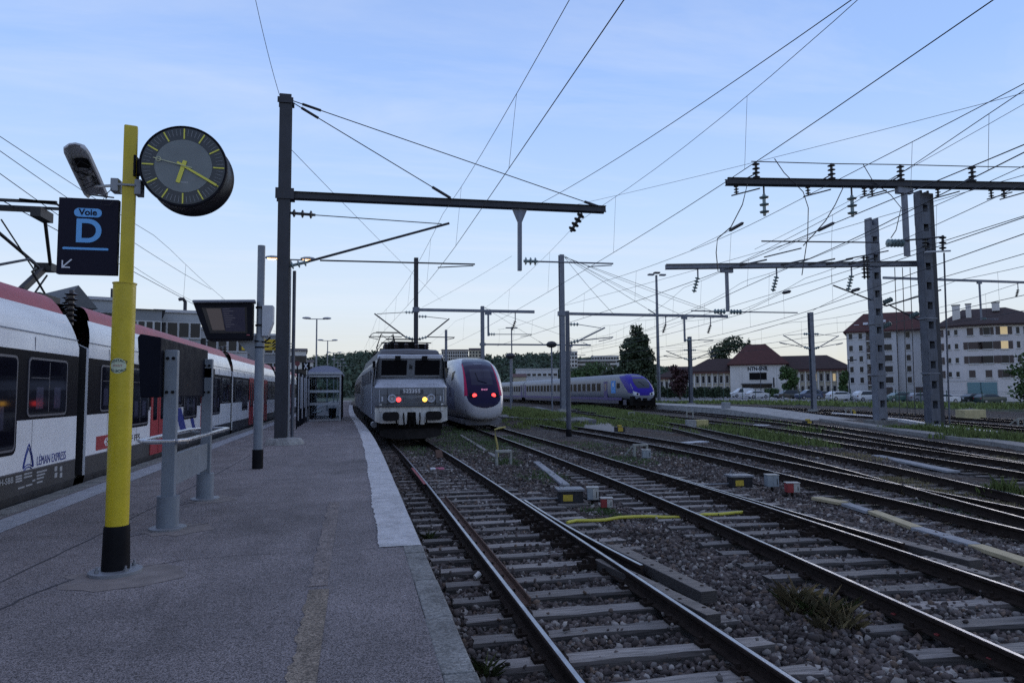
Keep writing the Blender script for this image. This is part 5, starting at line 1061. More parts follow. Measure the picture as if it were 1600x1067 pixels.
# ------------------------------------------------------------------ overhead line: masts, beams, arms, wires
M_mdark = mat('mast_dark', (0.026, 0.028, 0.038), 0.6, 0.1, var=0.25, vscale=3, streak=.3)
M_mgrey = mat('mast_galvanised', (0.145, 0.16, 0.20), 0.5, 0.3, var=0.2, vscale=2.5, streak=.35)
M_mblue = mat('mast_weathered', (0.08, 0.09, 0.118), 0.55, 0.3, var=0.25, vscale=2.5, streak=.4)
M_insg = mat('insulator_glass', (0.16, 0.22, 0.23), 0.15, spec=.6); M_insd = mat('insulator_dark', (0.025, 0.024, 0.026), 0.4)
def hmast(par, x, y, z0, z1, w_, d_, m, name='mast', lat=False):
    """I-section mast; lat: two channels with batten plates"""
    if not lat: return MB().ibeam((x, y, z0), (x, y, z1), w_, d_, .03, (0, 1, 0)).build(name, m, par)
    mm = MB()
    for s in (-1, 1):
        mm.beam((x + s * (w_ / 2 - .06), y, z0), (x + s * (w_ / 2 - .06), y, z1), .02, d_, (0, 1, 0))
        for q in (-1, 1): mm.beam((x + s * (w_ / 2 - .12), y + q * (d_ / 2 - .012), z0), (x + s * (w_ / 2 - .12), y + q * (d_ / 2 - .012), z1), .15, .022, (0, 1, 0))
    z = z0 + .5
    while z < z1 - .2:
        for q in (-1, 1): mm.b2((x - w_ / 2 + .05, y + q * (d_ / 2 + .012) - .01, z), (x + w_ / 2 - .05, y + q * (d_ / 2 + .012) + .01, z + .72))
        z += 1.15
    return mm.build(name, m, par)
def insul(a, b, n, r, par, m=M_insg, name='insulator'):
    a, b = Vector(a), Vector(b); l = (b - a).length; pr = [(0, r * .3)]
    for i in range(n): h = l * (i + .25) / n; pr += [(h, r * .35), (h + l / n * .15, r), (h + l / n * .3, r * .9), (h + l / n * .4, r * .35)]
    pr.append((l, r * .3)); return MB().lathe(a, b - a, pr, 10).build(name, m, par, smooth=True)
def rod(a, b, r, par, m, name, n=8): return MB().cyl(a, b, r, n).build(name, m, par, smooth=True)
def arm_set(par, base, tip, sgn, y, zc, m=M_mgrey, k=1.0):
    """cantilever: top stay with insulator, inclined tube, registration arm, steady arm. base x,z ; tip x of the tube end"""
    bx, bz = base; tx, tz = tip
    insul((bx, y, bz), (bx + sgn * .45 * k, y, bz + .12 * k), 3, .1 * k, par)
    rod((bx + sgn * .4 * k, y, bz + .1 * k), (tx, y, tz), .035 * k, par, m, 'inclined_tube')
    mx_ = tx - sgn * .2
    insul((bx, y, tz + .15), (bx + sgn * .45 * k, y, tz + .15), 3, .09 * k, par); rod((bx + sgn * .4 * k, y, tz + .15), (mx_, y, tz - .02), .016 * k, par, m, 'stay_rod')
    r0 = bx + sgn * (abs(tx - bx) * .3); rod((r0, y, bz + .12 * k), (tx + sgn * .45, y, zc + .28), .024 * k, par, m, 'registration_arm'); rod((tx + sgn * .4, y, zc + .22), (tx - sgn * .35, y, zc + .05), .018 * k, par, m, 'steady_arm')

# --- tall dark mast on the platform, with the long cantilever beam
AY = 22.6; pA = gz(440, 684, .62); ax = gy(440, 600, AY).x; zA = gy(444, 150, AY).z; zBm = gy(450, 305, AY).z
ma = empty('catenary_mast', (ax, AY, PZ), 'tall dark steel mast on the platform carrying the long cantilever beam', 'catenary mast', 'catenary masts')
def A(u_, v_): return gy(u_, v_, AY) - Vector((ax, AY, PZ))
H_ = lambda p: Vector(p)
MB().ibeam((0, 0, .1), (0, 0, zA - PZ), .36, .36, .035, (0, 1, 0)).build('column', M_mdark, ma)
MB().lathe((.1, 0, -.02), (0, 0, 1), [(0, .62), (.1, .58), (.2, .5), (.22, .2)], 9).build('concrete_foot', M_conc, ma)
for q in (-1, 1): MB().b2((-.24, q * .2 - .02, zA - PZ - .3), (.24, q * .2 + .02, zA - PZ - .12)).build('head_clamp', M_mdark, ma); MB().b2((-.26, q * .2 - .02, zBm - PZ - .17), (.3, q * .2 + .02, zBm - PZ + .17)).build('beam_clamp', M_mdark, ma)
b0, b1 = A(460, 306), A(945, 328); b0.y = b1.y = 0
mm = MB()
for q in (-1, 1):
    mm.beam(b0 + Vector((0, q * .09, 0)), b1 + Vector((0, q * .09, 0)), .02, .22); 
    for s in (-1, 1): mm.beam(b0 + Vector((0, q * .125, s * .1)), b1 + Vector((0, q * .125, s * .1)), .07, .018)
mm.build('cantilever_beam', M_mdark, ma)
for (u0, v0, u1, v1, nm) in ((458, 161, 706, 311, 'tie_rod'), (458, 158, 944, 326, 'tie_rod')):
    p, q = A(u0, v0), A(u1, v1); p.y = q.y = 0; rod(p, q, .016, ma, M_wire, nm); d = (q - p).normalized(); rod(q - d * .75, q - d * .05, .05, ma, M_mdark, 'turnbuckle'); rod(p + d * .3, p + d * .9, .045, ma, M_mdark, 'turnbuckle')
# lower cantilever over the locomotive's track
c0 = A(458, 416); insul((.18, 0, c0.z), (.75, 0, c0.z + .16), 3, .13, ma); tp = A(702, 349); rod((.7, 0, c0.z + .15), (tp.x, 0, tp.z), .04, ma, M_mdark, 'inclined_tube')
s0_, s1_ = A(455, 333), A(690, 350); insul((.18, 0, s0_.z), (.95, 0, s0_.z - .03), 3, .13, ma, M_insd); rod((.9, 0, s0_.z - .03), (s1_.x, 0, s1_.z), .016, ma, M_mdark, 'stay_rod')
r0_, r1_ = A(500, 407), A(742, 413); rod((r0_.x, 0, r0_.z), (r1_.x, 0, r1_.z), .026, ma, M_mdark, 'registration_arm'); rod((r1_.x - .05, 0, r1_.z - .05), A(684, 418), .018, ma, M_mdark, 'steady_arm')
# drop post with the arm over the second track
dp0, dp1 = A(812, 325), A(812, 423); MB().beam((dp0.x, 0, dp0.z), (dp1.x, 0, dp1.z), .13, .13, (0, 1, 0)).build('drop_post', M_mgrey, ma)
MB().add([(dp0.x - .28, -.05, dp0.z), (dp0.x + .28, -.05, dp0.z), (dp0.x + .07, -.05, dp0.z - .5), (dp0.x - .07, -.05, dp0.z - .5), (dp0.x - .28, .05, dp0.z), (dp0.x + .28, .05, dp0.z), (dp0.x + .07, .05, dp0.z - .5), (dp0.x - .07, .05, dp0.z - .5)], [(0, 1, 2, 3), (7, 6, 5, 4), (0, 4, 5, 1), (1, 5, 6, 2), (2, 6, 7, 3), (3, 7, 4, 0)]).build('drop_post_head', M_mgrey, ma)
e0, e1 = A(818, 408), A(958, 412); insul((e0.x, 0, e0.z), (e0.x + .5, 0, e0.z), 3, .14, ma); rod((e0.x + .45, 0, e0.z), (e1.x, 0, e1.z), .028, ma, M_mgrey, 'registration_arm'); rod((e1.x - .05, 0, e1.z - .06), (e1.x - .95, 0, e1.z - .14), .018, ma, M_mgrey, 'steady_arm')
i0, i1 = A(909, 334), A(892, 362); i0.y = i1.y = 0; insul(i0, i1, 4, .15, ma, M_insd, 'insulator_string')
# yellow danger boards strapped to the mast
zy = gy(415, 538, AY).z
for (u0, u1, k) in ((378, 396, 0), (407, 431, 1)):
    xa, xb = gy(u0, 538, AY + .2).x - ax, gy(u1, 538, AY + .2).x - ax; wb = MB().b2((xa, .17, zy - .17 - PZ), (xb, .19, zy + .17 - PZ)).build('danger_board', mat('board_yellow', (0.6, 0.42, 0.02), 0.5), ma)
    if k: [MB().b2((xa + .06, .1665, zy + dz - .022 - PZ), (xb - dx_, .169, zy + dz + .022 - PZ)).build('board_print', M_black, wb) for dz, dx_ in ((.06, .15), (-.06, .2))]
    else: MB().tube([(xa + .08, .166, zy - .1 - PZ), (xb - .08, .166, zy - .1 - PZ), ((xa + xb) / 2, .166, zy + .12 - PZ), (xa + .08, .166, zy - .1 - PZ)], .012, 4).build('warning_triangle', M_black, wb)
    if k:
        for j in range(3): MB().beam((xb - .1, .167, zy - .14 + j * .1 - PZ), (xb - .01, .167, zy - .06 + j * .1 - PZ), .03, .003, (0, 1, 0)).build('hazard_stripe', M_black, wb)
for dz in (.04, -.05): rod((-.75, .18, zy + dz - PZ), (.35, .18, zy + dz - PZ), .014, ma, M_galv, 'strap')
xp = gy(458, 600, AY + .5).x - ax; rod((xp, .4, 0), (xp, .4, gy(455, 420, AY).z - PZ), .055, ma, M_mblue, 'cable_pipe')

def frame_mast(name, label, x, y, z0, ztop, zbeam, xend, m, w_=.34, drops=(), strings=(), stays=True, bm=None, foot=True):
    """mast with one cantilever beam running to xend; drops: (x, zbottom, arm x end); strings: x of hanging insulators"""
    o = empty(name, (0, 0, 0), label, 'catenary mast', 'catenary masts'); bm = bm or m
    hmast(o, x, y, z0, ztop, w_, w_, m, 'column')
    if foot: MB().b2((x - w_ * .9, y - w_ * .9, z0 - .35), (x + w_ * .9, y + w_ * .9, z0 + .12)).build('concrete_foot', M_conc, o)
    if xend is not None:
        s = 1 if xend > x else -1
        MB().beam((x + s * w_ / 2, y, zbeam), (xend, y, zbeam), .2, .24).build('cantilever_beam', bm, o, bevel=.02)
        MB().b2((x - w_ * .8, y - w_ * .6, zbeam - .2), (x + w_ * .8, y + w_ * .6, zbeam + .2)).build('beam_clamp', bm, o)
        if stays:
            for f in (.55, .97): p, q = Vector((x + s * w_ / 2, y, ztop - .15)), Vector((x + (xend - x) * f, y, zbeam + .12)); rod(p, q, .02, o, M_wire, 'tie_rod', 5); rod(q - (q - p).normalized() * .8, q, .05, o, m, 'turnbuckle', 6)
    for dx, zb_, xa in drops:
        MB().beam((dx, y, zbeam - .1), (dx, y, zb_), .14, .14, (0, 1, 0)).build('drop_post', bm, o); MB().b2((dx - .28, y - .08, zbeam - .32), (dx + .28, y + .08, zbeam - .11)).build('drop_post_head', bm, o)
        sg_ = 1 if xa > dx else -1; insul((dx, y, zb_ + .15), (dx + sg_ * .6, y, zb_ + .15), 3, .15, o); rod((dx + sg_ * .5, y, zb_ + .15), (xa, y, zb_ + .18), .035, o, bm, 'registration_arm', 6); rod((xa - sg_ * .05, y, zb_ + .1), (xa - sg_ * 1.0, y, zb_ - .02), .025, o, bm, 'steady_arm', 6)
    for dx, dz in strings:
        rod((dx, y, zbeam - .1), (dx, y, zbeam - .8), .045, o, bm, 'hanger', 6); insul((dx, y, zbeam - .8), (dx - .3, y, zbeam - 1.6), 5, .15, o, M_insd, 'insulator_string')
    return o
pC = gw(878, 490, 61); zt = gw(878, 397, 61).z; xe = gy(1137, 495, pC.y).x; xd = gy(1070, 536, pC.y)
mC = frame_mast('catenary_mast', 'tall grey mast in front of the purple train, its beam reaching right', pC.x, pC.y, .4, zt, pC.z, xe, M_mgrey, .42, [(xd.x, gy(1070, 534, pC.y).z, gy(1115, 534, pC.y).x)], [(gy(1040, 495, pC.y).x, 0), (gy(1110, 495, pC.y).x, 0)])
pD = gw(650, 484, 57); zt = gw(650, 402, 57).z; xe = gy(835, 487, pD.y).x; xd = gy(763, 525, pD.y)
mD = frame_mast('catenary_mast', 'black slender mast rising behind the silver locomotive roof', pD.x, pD.y, -.2, zt, pD.z, xe, M_mdark, .34, [(xd.x, xd.z, gy(831, 525, pD.y).x)], [(gy(805, 487, pD.y).x, 0)], False, M_mgrey)
for sg_, tu, tv in ((1, 702, 498), (-1, 585, 490)):
    tp = gy(tu, tv, pD.y); bz = gy(650, 530, pD.y).z; arm_set(mD, (pD.x + sg_ * .2, bz), (tp.x, tp.z), sg_, pD.y, bz - .1, M_mdark, 1.6)
pE = gw(754, 538, 102); zt = gw(754, 478, 102).z; xe = gy(923, 539, pE.y).x; frame_mast('catenary_mast', 'grey mast above the white express train roof with a thin beam', pE.x, pE.y, -.3, zt, pE.z, xe, M_mgrey, .5, [(gy(892, 560, pE.y).x, gy(892, 556, pE.y).z, gy(915, 556, pE.y).x)], [(gy(872, 540, pE.y).x, 0)], True)
pE = gw(697, 560, 150); frame_mast('catenary_mast', 'far thin grey mast between locomotive roof and hillside flats', pE.x, pE.y, -.3, gw(697, 515, 150).z, pE.z, None, M_mgrey, .5)
def vmast(x, y, z0, zt, label, m, w_, zarm, reach, kk=1.0, foot=True):
    o = empty('catenary_mast', (0, 0, 0), label, 'catenary mast', 'catenary masts'); hmast(o, x, y, z0, zt, w_, w_, m, 'column')
    if foot: MB().b2((x - w_, y - w_, z0 - .3), (x + w_, y + w_, z0 + .15)).build('concrete_foot', M_conc, o)
    for s in (-1, 1):
        if reach[0 if s < 0 else 1]: arm_set(o, (x + s * w_ / 2, zarm), (x + s * reach[0 if s < 0 else 1], zarm + 1.35), s, y, zarm + .35, m, kk)
    return o
pF = gz(1272, 640, 0); vmast(pF.x, pF.y, -.1, 9.84, 'lone mast with two slanting arms between ramp end and first lattice mast', M_mgrey, .42, gy(1270, 545, pF.y).z, (3.2, 3.2), 1.5)
pG = gz(1080, 630, 0); vmast(pG.x, pG.y, -.1, 10.36, 'mast with two slanting arms in front of the white company building', M_mblue, .5, gy(1078, 562, pG.y).z, (4, 4), 1.8)
pB = gz(889, 682, -.2); oB = empty('catenary_mast', (0, 0, 0), 'short thin pole with black foot standing near the rails before the purple train', 'catenary mast', 'catenary masts')
MB().cyl((pB.x, pB.y, .15), (pB.x, pB.y, gy(889, 486, pB.y).z), .13, 12, .11).build('column', M_mblue, oB, smooth=True); MB().cyl((pB.x, pB.y, -.3), (pB.x, pB.y, .17), .15, 12).build('foot_sleeve', M_black, oB)
tp = gy(945, 512, pB.y); bz = gy(890, 536, pB.y).z; arm_set(oB, (pB.x + .12, bz), (tp.x, tp.z), 1, pB.y, bz + .05, M_mgrey, 1.1)

# --- the two tall battened masts on the right with their switching beams
def bigbeam(o, a, b, m, wd=.3, hg=.34):
    a, b = Vector(a), Vector(b); mm = MB(); q = (b - a).normalized().cross(Vector((0, 0, 1)))
    for s in (-1, 1): mm.beam(a + q * s * wd / 2, b + q * s * wd / 2, .03, hg); mm.beam(a + q * s * (wd / 2 + .05) + Vector((0, 0, hg / 2)), b + q * s * (wd / 2 + .05) + Vector((0, 0, hg / 2)), .12, .025); mm.beam(a + q * s * (wd / 2 + .05) - Vector((0, 0, hg / 2)), b + q * s * (wd / 2 + .05) - Vector((0, 0, hg / 2)), .12, .025)
    return mm.build('cross_beam', m, o)
pI = gz(1458, 668, -.2); ZI = 13.72; mI = empty('lattice_mast', (0, 0, 0), 'right one of the two tall battened steel masts, carrying the highest beam', 'lattice mast', 'lattice masts')
hmast(mI, pI.x, pI.y, -.3, ZI, .72, .5, M_mblue, 'column', True); MB().b2((pI.x + .42, pI.y - .1, -.2), (pI.x + .75, pI.y + .12, ZI - .1)).build('side_channel', M_mdark, mI); MB().b2((pI.x - .7, pI.y - .6, -.5), (pI.x + .9, pI.y + .6, -.05)).build('concrete_foot', M_concd, mI)
bA, bB = gz(1135, 284, 13.9), gz(1640, 292, 13.9); bigbeam(mI, bA, bB, M_mdark)
def onb(u_, h=0.0):
    lo_, hi_ = 0.0, 1.0
    for _ in range(30):
        t_ = (lo_ + hi_) / 2; p = bA.lerp(bB, t_) - CAM; uu = 800 + FPX * p.dot(_r) / p.dot(_f)
        if uu < u_: lo_ = t_
        else: hi_ = t_
    return bA.lerp(bB, t_) + Vector((0, 0, h))
for u_ in (1182, 1300, 1408, 1520):
    p = onb(u_, .17); insul(p, p + Vector((0, 0, 1.0)), 4, .22, mI, M_insd, 'post_insulator'); q = onb(u_ - 5, .17); MB().beam(q + Vector((-.9, 0, -.25)), q + Vector((.2, 0, .35)), .1, .07).build('switch_arm', M_mdark, mI)
mm = MB(); mm.tube([onb(1175, 1.2), onb(1300, 1.15), onb(1408, 1.17), onb(1520, 1.14), onb(1638, 1.15)], .03, 5); mm.build('busbar', M_wire, mI)
for u_ in (1193, 1330): p = onb(u_, -.2); rod(p, p - Vector((0, 0, .55)), .05, mI, M_mdark, 'hanger', 6); insul(p - Vector((0, 0, .5)), p - Vector((0, 0, 1.75)), 3, .28, mI, M_insg, 'insulator_string')
for u_ in (1150, 1262, 1350, 1362, 1465, 1548, 1568):
    p = onb(u_, -.2); insul(p, p - Vector((0, 0, .5)), 3, .15, mI, M_insd, 'stand_off'); MB().beam(p + Vector((-.3, 0, -.62)), p + Vector((1.5, 0, -.1)), .08, .07).build('brace', M_mdark, mI)
pd_ = onb(1412); zb_ = gy(1415, 400, pd_.y).z; MB().beam(pd_ - Vector((0, 0, .17)), (pd_.x, pd_.y, zb_), .24, .24, (0, 1, 0)).build('drop_post', M_mgrey, mI); MB().b2((pd_.x - .5, pd_.y - .15, 13.35), (pd_.x + .5, pd_.y + .15, 13.72)).build('drop_post_head', M_mgrey, mI)
yq = pd_.y - .2
for (u0, v0, u1, v1, r_, nm) in ((1190, 377, 1372, 379, .04, 'registration_arm'), (1194, 402, 1252, 388, .035, 'steady_arm'), (1322, 405, 1388, 392, .035, 'steady_arm'), (1390, 378, 1475, 370, .05, 'insulated_arm')): rod(gy(u0, v0, yq), gy(u1, v1, yq), r_, mI, M_mdark, nm)
insul(gy(1386, 380, yq), gy(1412, 380, yq), 5, .24, mI, M_insg, 'glass_insulator')
for u_, v0, v1 in ((1446, 376, 384), (1473, 372, 388)): insul(gy(u_, v0 - 4, yq), gy(u_, v1 + 4, yq), 3, .2, mI, M_insd, 'post_insulator')
rod(gy(1445, 394, yq), gy(1485, 392, yq), .05, mI, M_lgrey, 'switch_blade')
pH = gz(1376, 664, -.2); ZH = gy(1364, 342, pH.y).z; mH = empty('lattice_mast', (0, 0, 0), 'left one of the two tall battened steel masts, lighter and shorter', 'lattice mast', 'lattice masts')
hmast(mH, pH.x, pH.y, -.3, ZH, .72, .5, M_mgrey, 'column', True); MB().b2((pH.x - .75, pH.y - .6, -.5), (pH.x + .75, pH.y + .6, .12)).build('concrete_foot', M_concd, mH)
zH = 9.55; bA, bB = gz(1040, 417, zH), gz(1442, 412, zH); bigbeam(mH, bA, bB, M_mgrey, .24, .26)
for u_ in (1090, 1213, 1330): p = onb(u_, -.1); rod(p, p - Vector((0, 0, .6)), .045, mH, M_mgrey, 'hanger', 6); insul(p - Vector((0, 0, .55)), p - Vector((.3, 0, 1.5)), 5, .16, mH, M_insg, 'insulator_string')
for u_ in (1175, 1240, 1282, 1310, 1345): p = onb(u_, .1); MB().beam(p + Vector((-.8, 0, -.1)), p + Vector((1.0, 0, .3)), .1, .09).build('switch_arm', M_mdark, mH)
p = onb(1135); zq = gy(1135, 487, p.y).z; MB().beam(p, (p.x, p.y, zq), .16, .16, (0, 1, 0)).build('drop_post', M_mgrey, mH); MB().b2((p.x - .4, p.y - .1, zH - .4), (p.x + .4, p.y + .1, zH - .13)).build('drop_post_head', M_mgrey, mH)
for s in (-1, 1): insul((p.x + s * .15, p.y, zq), (p.x + s * .95, p.y, zq), 4, .16, mH); rod((p.x + s * .8, p.y, zq), (gy(1080 if s < 0 else 1246, 487, p.y).x, p.y, zq + .02), .04, mH, M_mgrey, 'registration_arm', 6)
for u_ in (1342, 1347): q = onb(u_ + 6); insul(q + Vector((0, -.1, .5)), q + Vector((0, -.1, -.9)), 6, .17, mH, M_insd, 'post_insulator')
# slanting arms of the left mast and the cross beam behind
for (u0, v0, u1, v1) in ((1302, 446, 1385, 478), (1385, 478, 1470, 453), (1388, 476, 1435, 500)): rod(gy(u0, v0, pH.y), gy(u1, v1, pH.y), .05, mH, M_mdark, 'inclined_tube')
for (u_, v_) in ((1385, 508), (1428, 492), (1387, 470)): insul(gy(u_ - 6, v_ + 3, pH.y - .1), gy(u_ + 7, v_ - 3, pH.y - .1), 4, .17, mH)
for k, u_ in enumerate((1398, 1410, 1422)): rod(gy(u_, 418, pH.y - .4), gy(u_ + 8, 650, pH.y - .4), .025, mH, M_mdark, 'operating_rod', 5)
rod(gy(1475, 395, pI.y), gy(1484, 670, pI.y), .05, mI, M_mblue, 'operating_rod', 6)
for o_, p_, w_ in ((mH, pH, .8), (mI, pI, .8)):
    for z in (2.9, 6.1): MB().b2((p_.x - w_ / 2, p_.y - .3, z), (p_.x + w_ / 2, p_.y + .3, z + .08)).build('band', M_mgrey, o_)
mR = frame_mast('catenary_mast', 'far galvanised beam crossing behind the lattice masts at the right edge', gy(1690, 440, 60).x, 60, -.2, 14.5, gy(1500, 438, 60).z, gy(1380, 437, 60).x, M_mgrey, .5, [(gy(1530, 440, 60).x, gy(1530, 500, 60).z, gy(1560, 498, 60).x)], [(gy(1590, 440, 60).x, 0)], False)
# tall floodlight mast, thin signal poles
pJ = gz(1030, 628, 0); fm = empty('floodlight_mast', (0, 0, 0), 'very tall slim floodlight mast right of the poplar', 'floodlight mast')
zJ = gy(1025, 430, pJ.y).z; MB().cyl((pJ.x, pJ.y, -.3), (pJ.x, pJ.y, zJ), .34, 14, .2).build('pole', M_mgrey, fm, smooth=True)
for s in (-1, 0, 1): MB().b2((pJ.x + s * 1.1 - .5, pJ.y - .6, zJ - .1 + (.35 if s == 0 else 0)), (pJ.x + s * 1.1 + .5, pJ.y + .2, zJ + .15 + (.35 if s == 0 else 0))).build('floodlight', M_mdark if s == 0 else M_mgrey, fm)
def spole(u_, v0, v1, wd, label, head, r_=.07, z0=None):
    a, b = gw(u_, v1, wd), gw(u_, v0, wd); o = empty('signal_pole' if head == 'round' else 'lamp_pole', (0, 0, 0), label, 'pole'); MB().cyl((a.x, a.y, min(a.z, .4)), (a.x, a.y, b.z), r_, 8).build('pole', M_mgrey, o)
    if head == 'round': MB().lathe((a.x, a.y, b.z - .25), (0, 0, 1), [(0, .2), (.1, .42), (.3, .5), (.5, .3), (.55, .1)], 12).build('head', M_mdark, o, smooth=True)
    else: MB().b2((a.x - .9, a.y - .2, b.z - .05), (a.x + .9, a.y + .2, b.z + .1)).build('head', M_mgrey, o)
spole(863, 538, 645, 60, 'thin pole with round dark head just left of the tall grey mast', 'round'); spole(798, 556, 636, 66, 'thin pole with round dark head right of the express train', 'round'); spole(800, 512, 600, 105, 'thin lamp pole with flat head behind the express train', 'flat', .1)
spole(1486, 560, 672, 40, 'thin white pole in front of the right lattice mast', 'flat', .05) if False else None

# --- wires
def wire(name, pts, r_, label, group, par=None, m=M_wire, sag=0.0):
    P_ = [Vector(p) for p in pts]
    if len(P_) == 2 and sag: a, b = P_; P_ = [a.lerp(b, i / 12) - Vector((0, 0, sag * 4 * (i / 12) * (1 - i / 12))) for i in range(13)]
    o = MB().tube(P_, r_, 4).build(name, m, par); return tag(o, label, 'wire', group) if par is None else o
def catenary(label, cw, mw, y0, y1, spans, r1=.0085, r2=.007, nd=5):
    """contact wire, sagging messenger and droppers as one thing. cw(y)->(x,z); mw(y)->(x,z); spans: support y's"""
    o = empty('overhead_line', (0, 0, 0), label, 'overhead wire', 'overhead lines'); ys_ = np.linspace(y0, y1, 60)
    def sagd(y):
        for a, b in zip(spans[:-1], spans[1:]):
            if a <= y <= b: t_ = (y - a) / (b - a); return .55 * 4 * t_ * (1 - t_)
        return 0
    wire('contact_wire', [(cw(y)[0], y, cw(y)[1]) for y in ys_], r1, '', None, o); wire('messenger_wire', [(mw(y)[0], y, mw(y)[1] - sagd(y)) for y in ys_], r2, '', None, o)
    for a, b in zip(spans[:-1], spans[1:]):
        for i in range(nd):
            y = a + (b - a) * (i + .5) / nd
            if y0 < y < y1: wire('dropper', [(cw(y)[0], y, cw(y)[1]), (mw(y)[0], y, mw(y)[1] - sagd(y))], r2 * .55, '', None, o)
    return o
sgx = lambda k, d, z: (lambda y: (TR[k](y) + d(y) if callable(d) else TR[k](y) + d, z))
dr1 = catenary('contact and messenger wires running above the locomotive track', sgx(1, lambda y: .36 - max(0, y - 20) * .01, 6.2), sgx(1, lambda y: .52 - max(0, y - 20) * .012, 8.1), 3, 110, [-12, 22.6, 57, 105])
dr2 = catenary('contact and messenger wires running above the express train track', sgx(2, .45, 6.1), sgx(2, lambda y: .55, 8.0), 3, 110, [-8, 22.6, 57, 102], nd=4)
E2 = lambda k: k
catenary('wires above the third track, right of the short pole', sgx(3, .3, 6.1), sgx(3, .4, 7.7), 4, 60, [-10, 33.5, 62], .011, .009)
catenary('wires above the track that joins the third one', sgx(4, .2, 6.3), sgx(4, .3, 7.9), 5, 78, [0, 36, 58.5, 80], .013, .010)
catenary('wires above the fifth track from the platform', sgx(5, 0, 6.5), sgx(5, .1, 8.4), 6, 78, [0, 36, 58.5, 80], .014, .011)
catenary('wires above the track of the purple train', sgx(6, 0, 6.6), sgx(6, 0, 8.6), 8, 170, [0, 36, 60, 110, 165], .016, .013, 4)
catenary('wires above the first track behind the lattice masts', sgx(7, 0, 6.8), sgx(7, 0, 8.6), 8, 150, [0, 35, 60, 100, 150], .018, .014, 4)
catenary('wires above the farthest track before the car park', sgx(8, 0, 6.8), sgx(8, 0, 8.6), 8, 150, [0, 35, 60, 100, 150], .018, .014, 4)
catenary('wires above the red and white regional train', lambda y: (-6.3, 5.62), lambda y: (-6.25, 7.1), 6, 120, [-20, 24, 60, 110], .010, .008, 5)
# single wires crossing the sky
W = [('thin wire slanting from the top of the photo down to the tall dark mast', gz(395, -20, 14), gy(437, 150, AY), .009),
     ('wire from the dark mast falling behind the monitor to the right of the locomotive', gy(456, 235, AY), gw(690, 470, 95), .012),
     ('wire crossing from upper right to the beam of the dark mast', gz(1345, -10, 7.2), gz(835, 323, 8.6), .009),
     ('wire over the regional train falling from the left edge to the sign', gx(-30, 215, -7.6), gx(330, 452, -7.6), .010),
     ('thin wire low over the regional train roof', gx(-30, 250, -5.4), gx(300, 470, -8.5), .008),
     ('upper one of two close wires rising right above the high beam', gw(900, 320, 60), gw(1640, 135, 30), .013),
     ('lower one of two close wires rising right above the high beam', onb(1180, 1.0), gw(1640, 140, 26), .012),
     ('wire between the tall grey mast top and the beam of the left lattice mast', gw(882, 400, 61), gw(1010, 470, 90), .018),
     ('stay wire from the tall grey mast top down to the far beam', gw(882, 400, 61), gw(1060, 490, 62), .016),
     ('lower stay wire from the tall grey mast top', gw(882, 402, 61), gw(960, 492, 61), .016),
     ('long wire from the tall grey mast to the lattice mast foot', gw(884, 402, 61), gw(1110, 488, 66), .016),
     ('wire from the right edge down to the ramp', gz(1640, 385, 9), gw(1020, 560, 120), .02),
     ('wire from the right edge down to the poplar', gz(1640, 325, 10), gw(1000, 520, 110), .02),
     ('wire from the right edge over the flats to the left', gz(1640, 262, 12), gw(880, 478, 90), .016),
     ('thin wire across the sky behind the express train', gw(660, 480, 80), gw(800, 400, 70), .014)]
for l, a, b, r_ in W: wire('overhead_wire', [a, b], r_, l, 'single overhead wires', sag=.15)
# jumper cables hanging from the high beam
def hang(name, label, pts, r_=.03): return wire(name, pts, r_, label, 'jumper cables')
q = lambda u_, v_, y=33.5: gy(u_, v_, y)
hang('jumper_cable', 'curved jumper cable at the left end of the high beam', [q(1168, 287), q(1160, 320), q(1142, 355), q(1121, 373), q(1119, 395), q(1122, 424)])
hang('jumper_cable', 'jumper cable curving down beside the first insulator string', [q(1210, 248), q(1225, 270), q(1255, 300), q(1263, 325), q(1262, 370), q(1253, 430)])
hang('jumper_cable', 'jumper cable curving down between the two insulator strings', [q(1318, 292), q(1305, 320), q(1290, 345), q(1272, 366), q(1255, 384)])
hang('jumper_cable', 'jumper cable falling towards the left lattice mast', [q(1348, 256), q(1365, 285), q(1392, 305), q(1408, 325), q(1400, 360), q(1392, 372)])
for l, a, b in (('left spindle-shaped section insulator below the high beam', (1139, 361), (1162, 348)), ('right spindle-shaped section insulator below the high beam', (1277, 361), (1304, 348)), ('small spindle-shaped insulator above the company building roof', (1222, 458), (1236, 455)), ('small spindle-shaped insulator left of the lattice masts', (1330, 455), (1344, 451))):
    o = MB().lathe(q(*a), q(*b) - q(*a), [(0, .03), (.1, .09), ((q(*b) - q(*a)).length - .1, .09), ((q(*b) - q(*a)).length, .03)], 8).build('section_insulator', M_insd); tag(o, l, 'insulator', 'section insulators')
    wire('pull_wire', [q(*a), q(a[0] - 60, a[1] + 30, 36)], .012, l.replace('insulator', 'insulator pull wire'), 'single overhead wires')

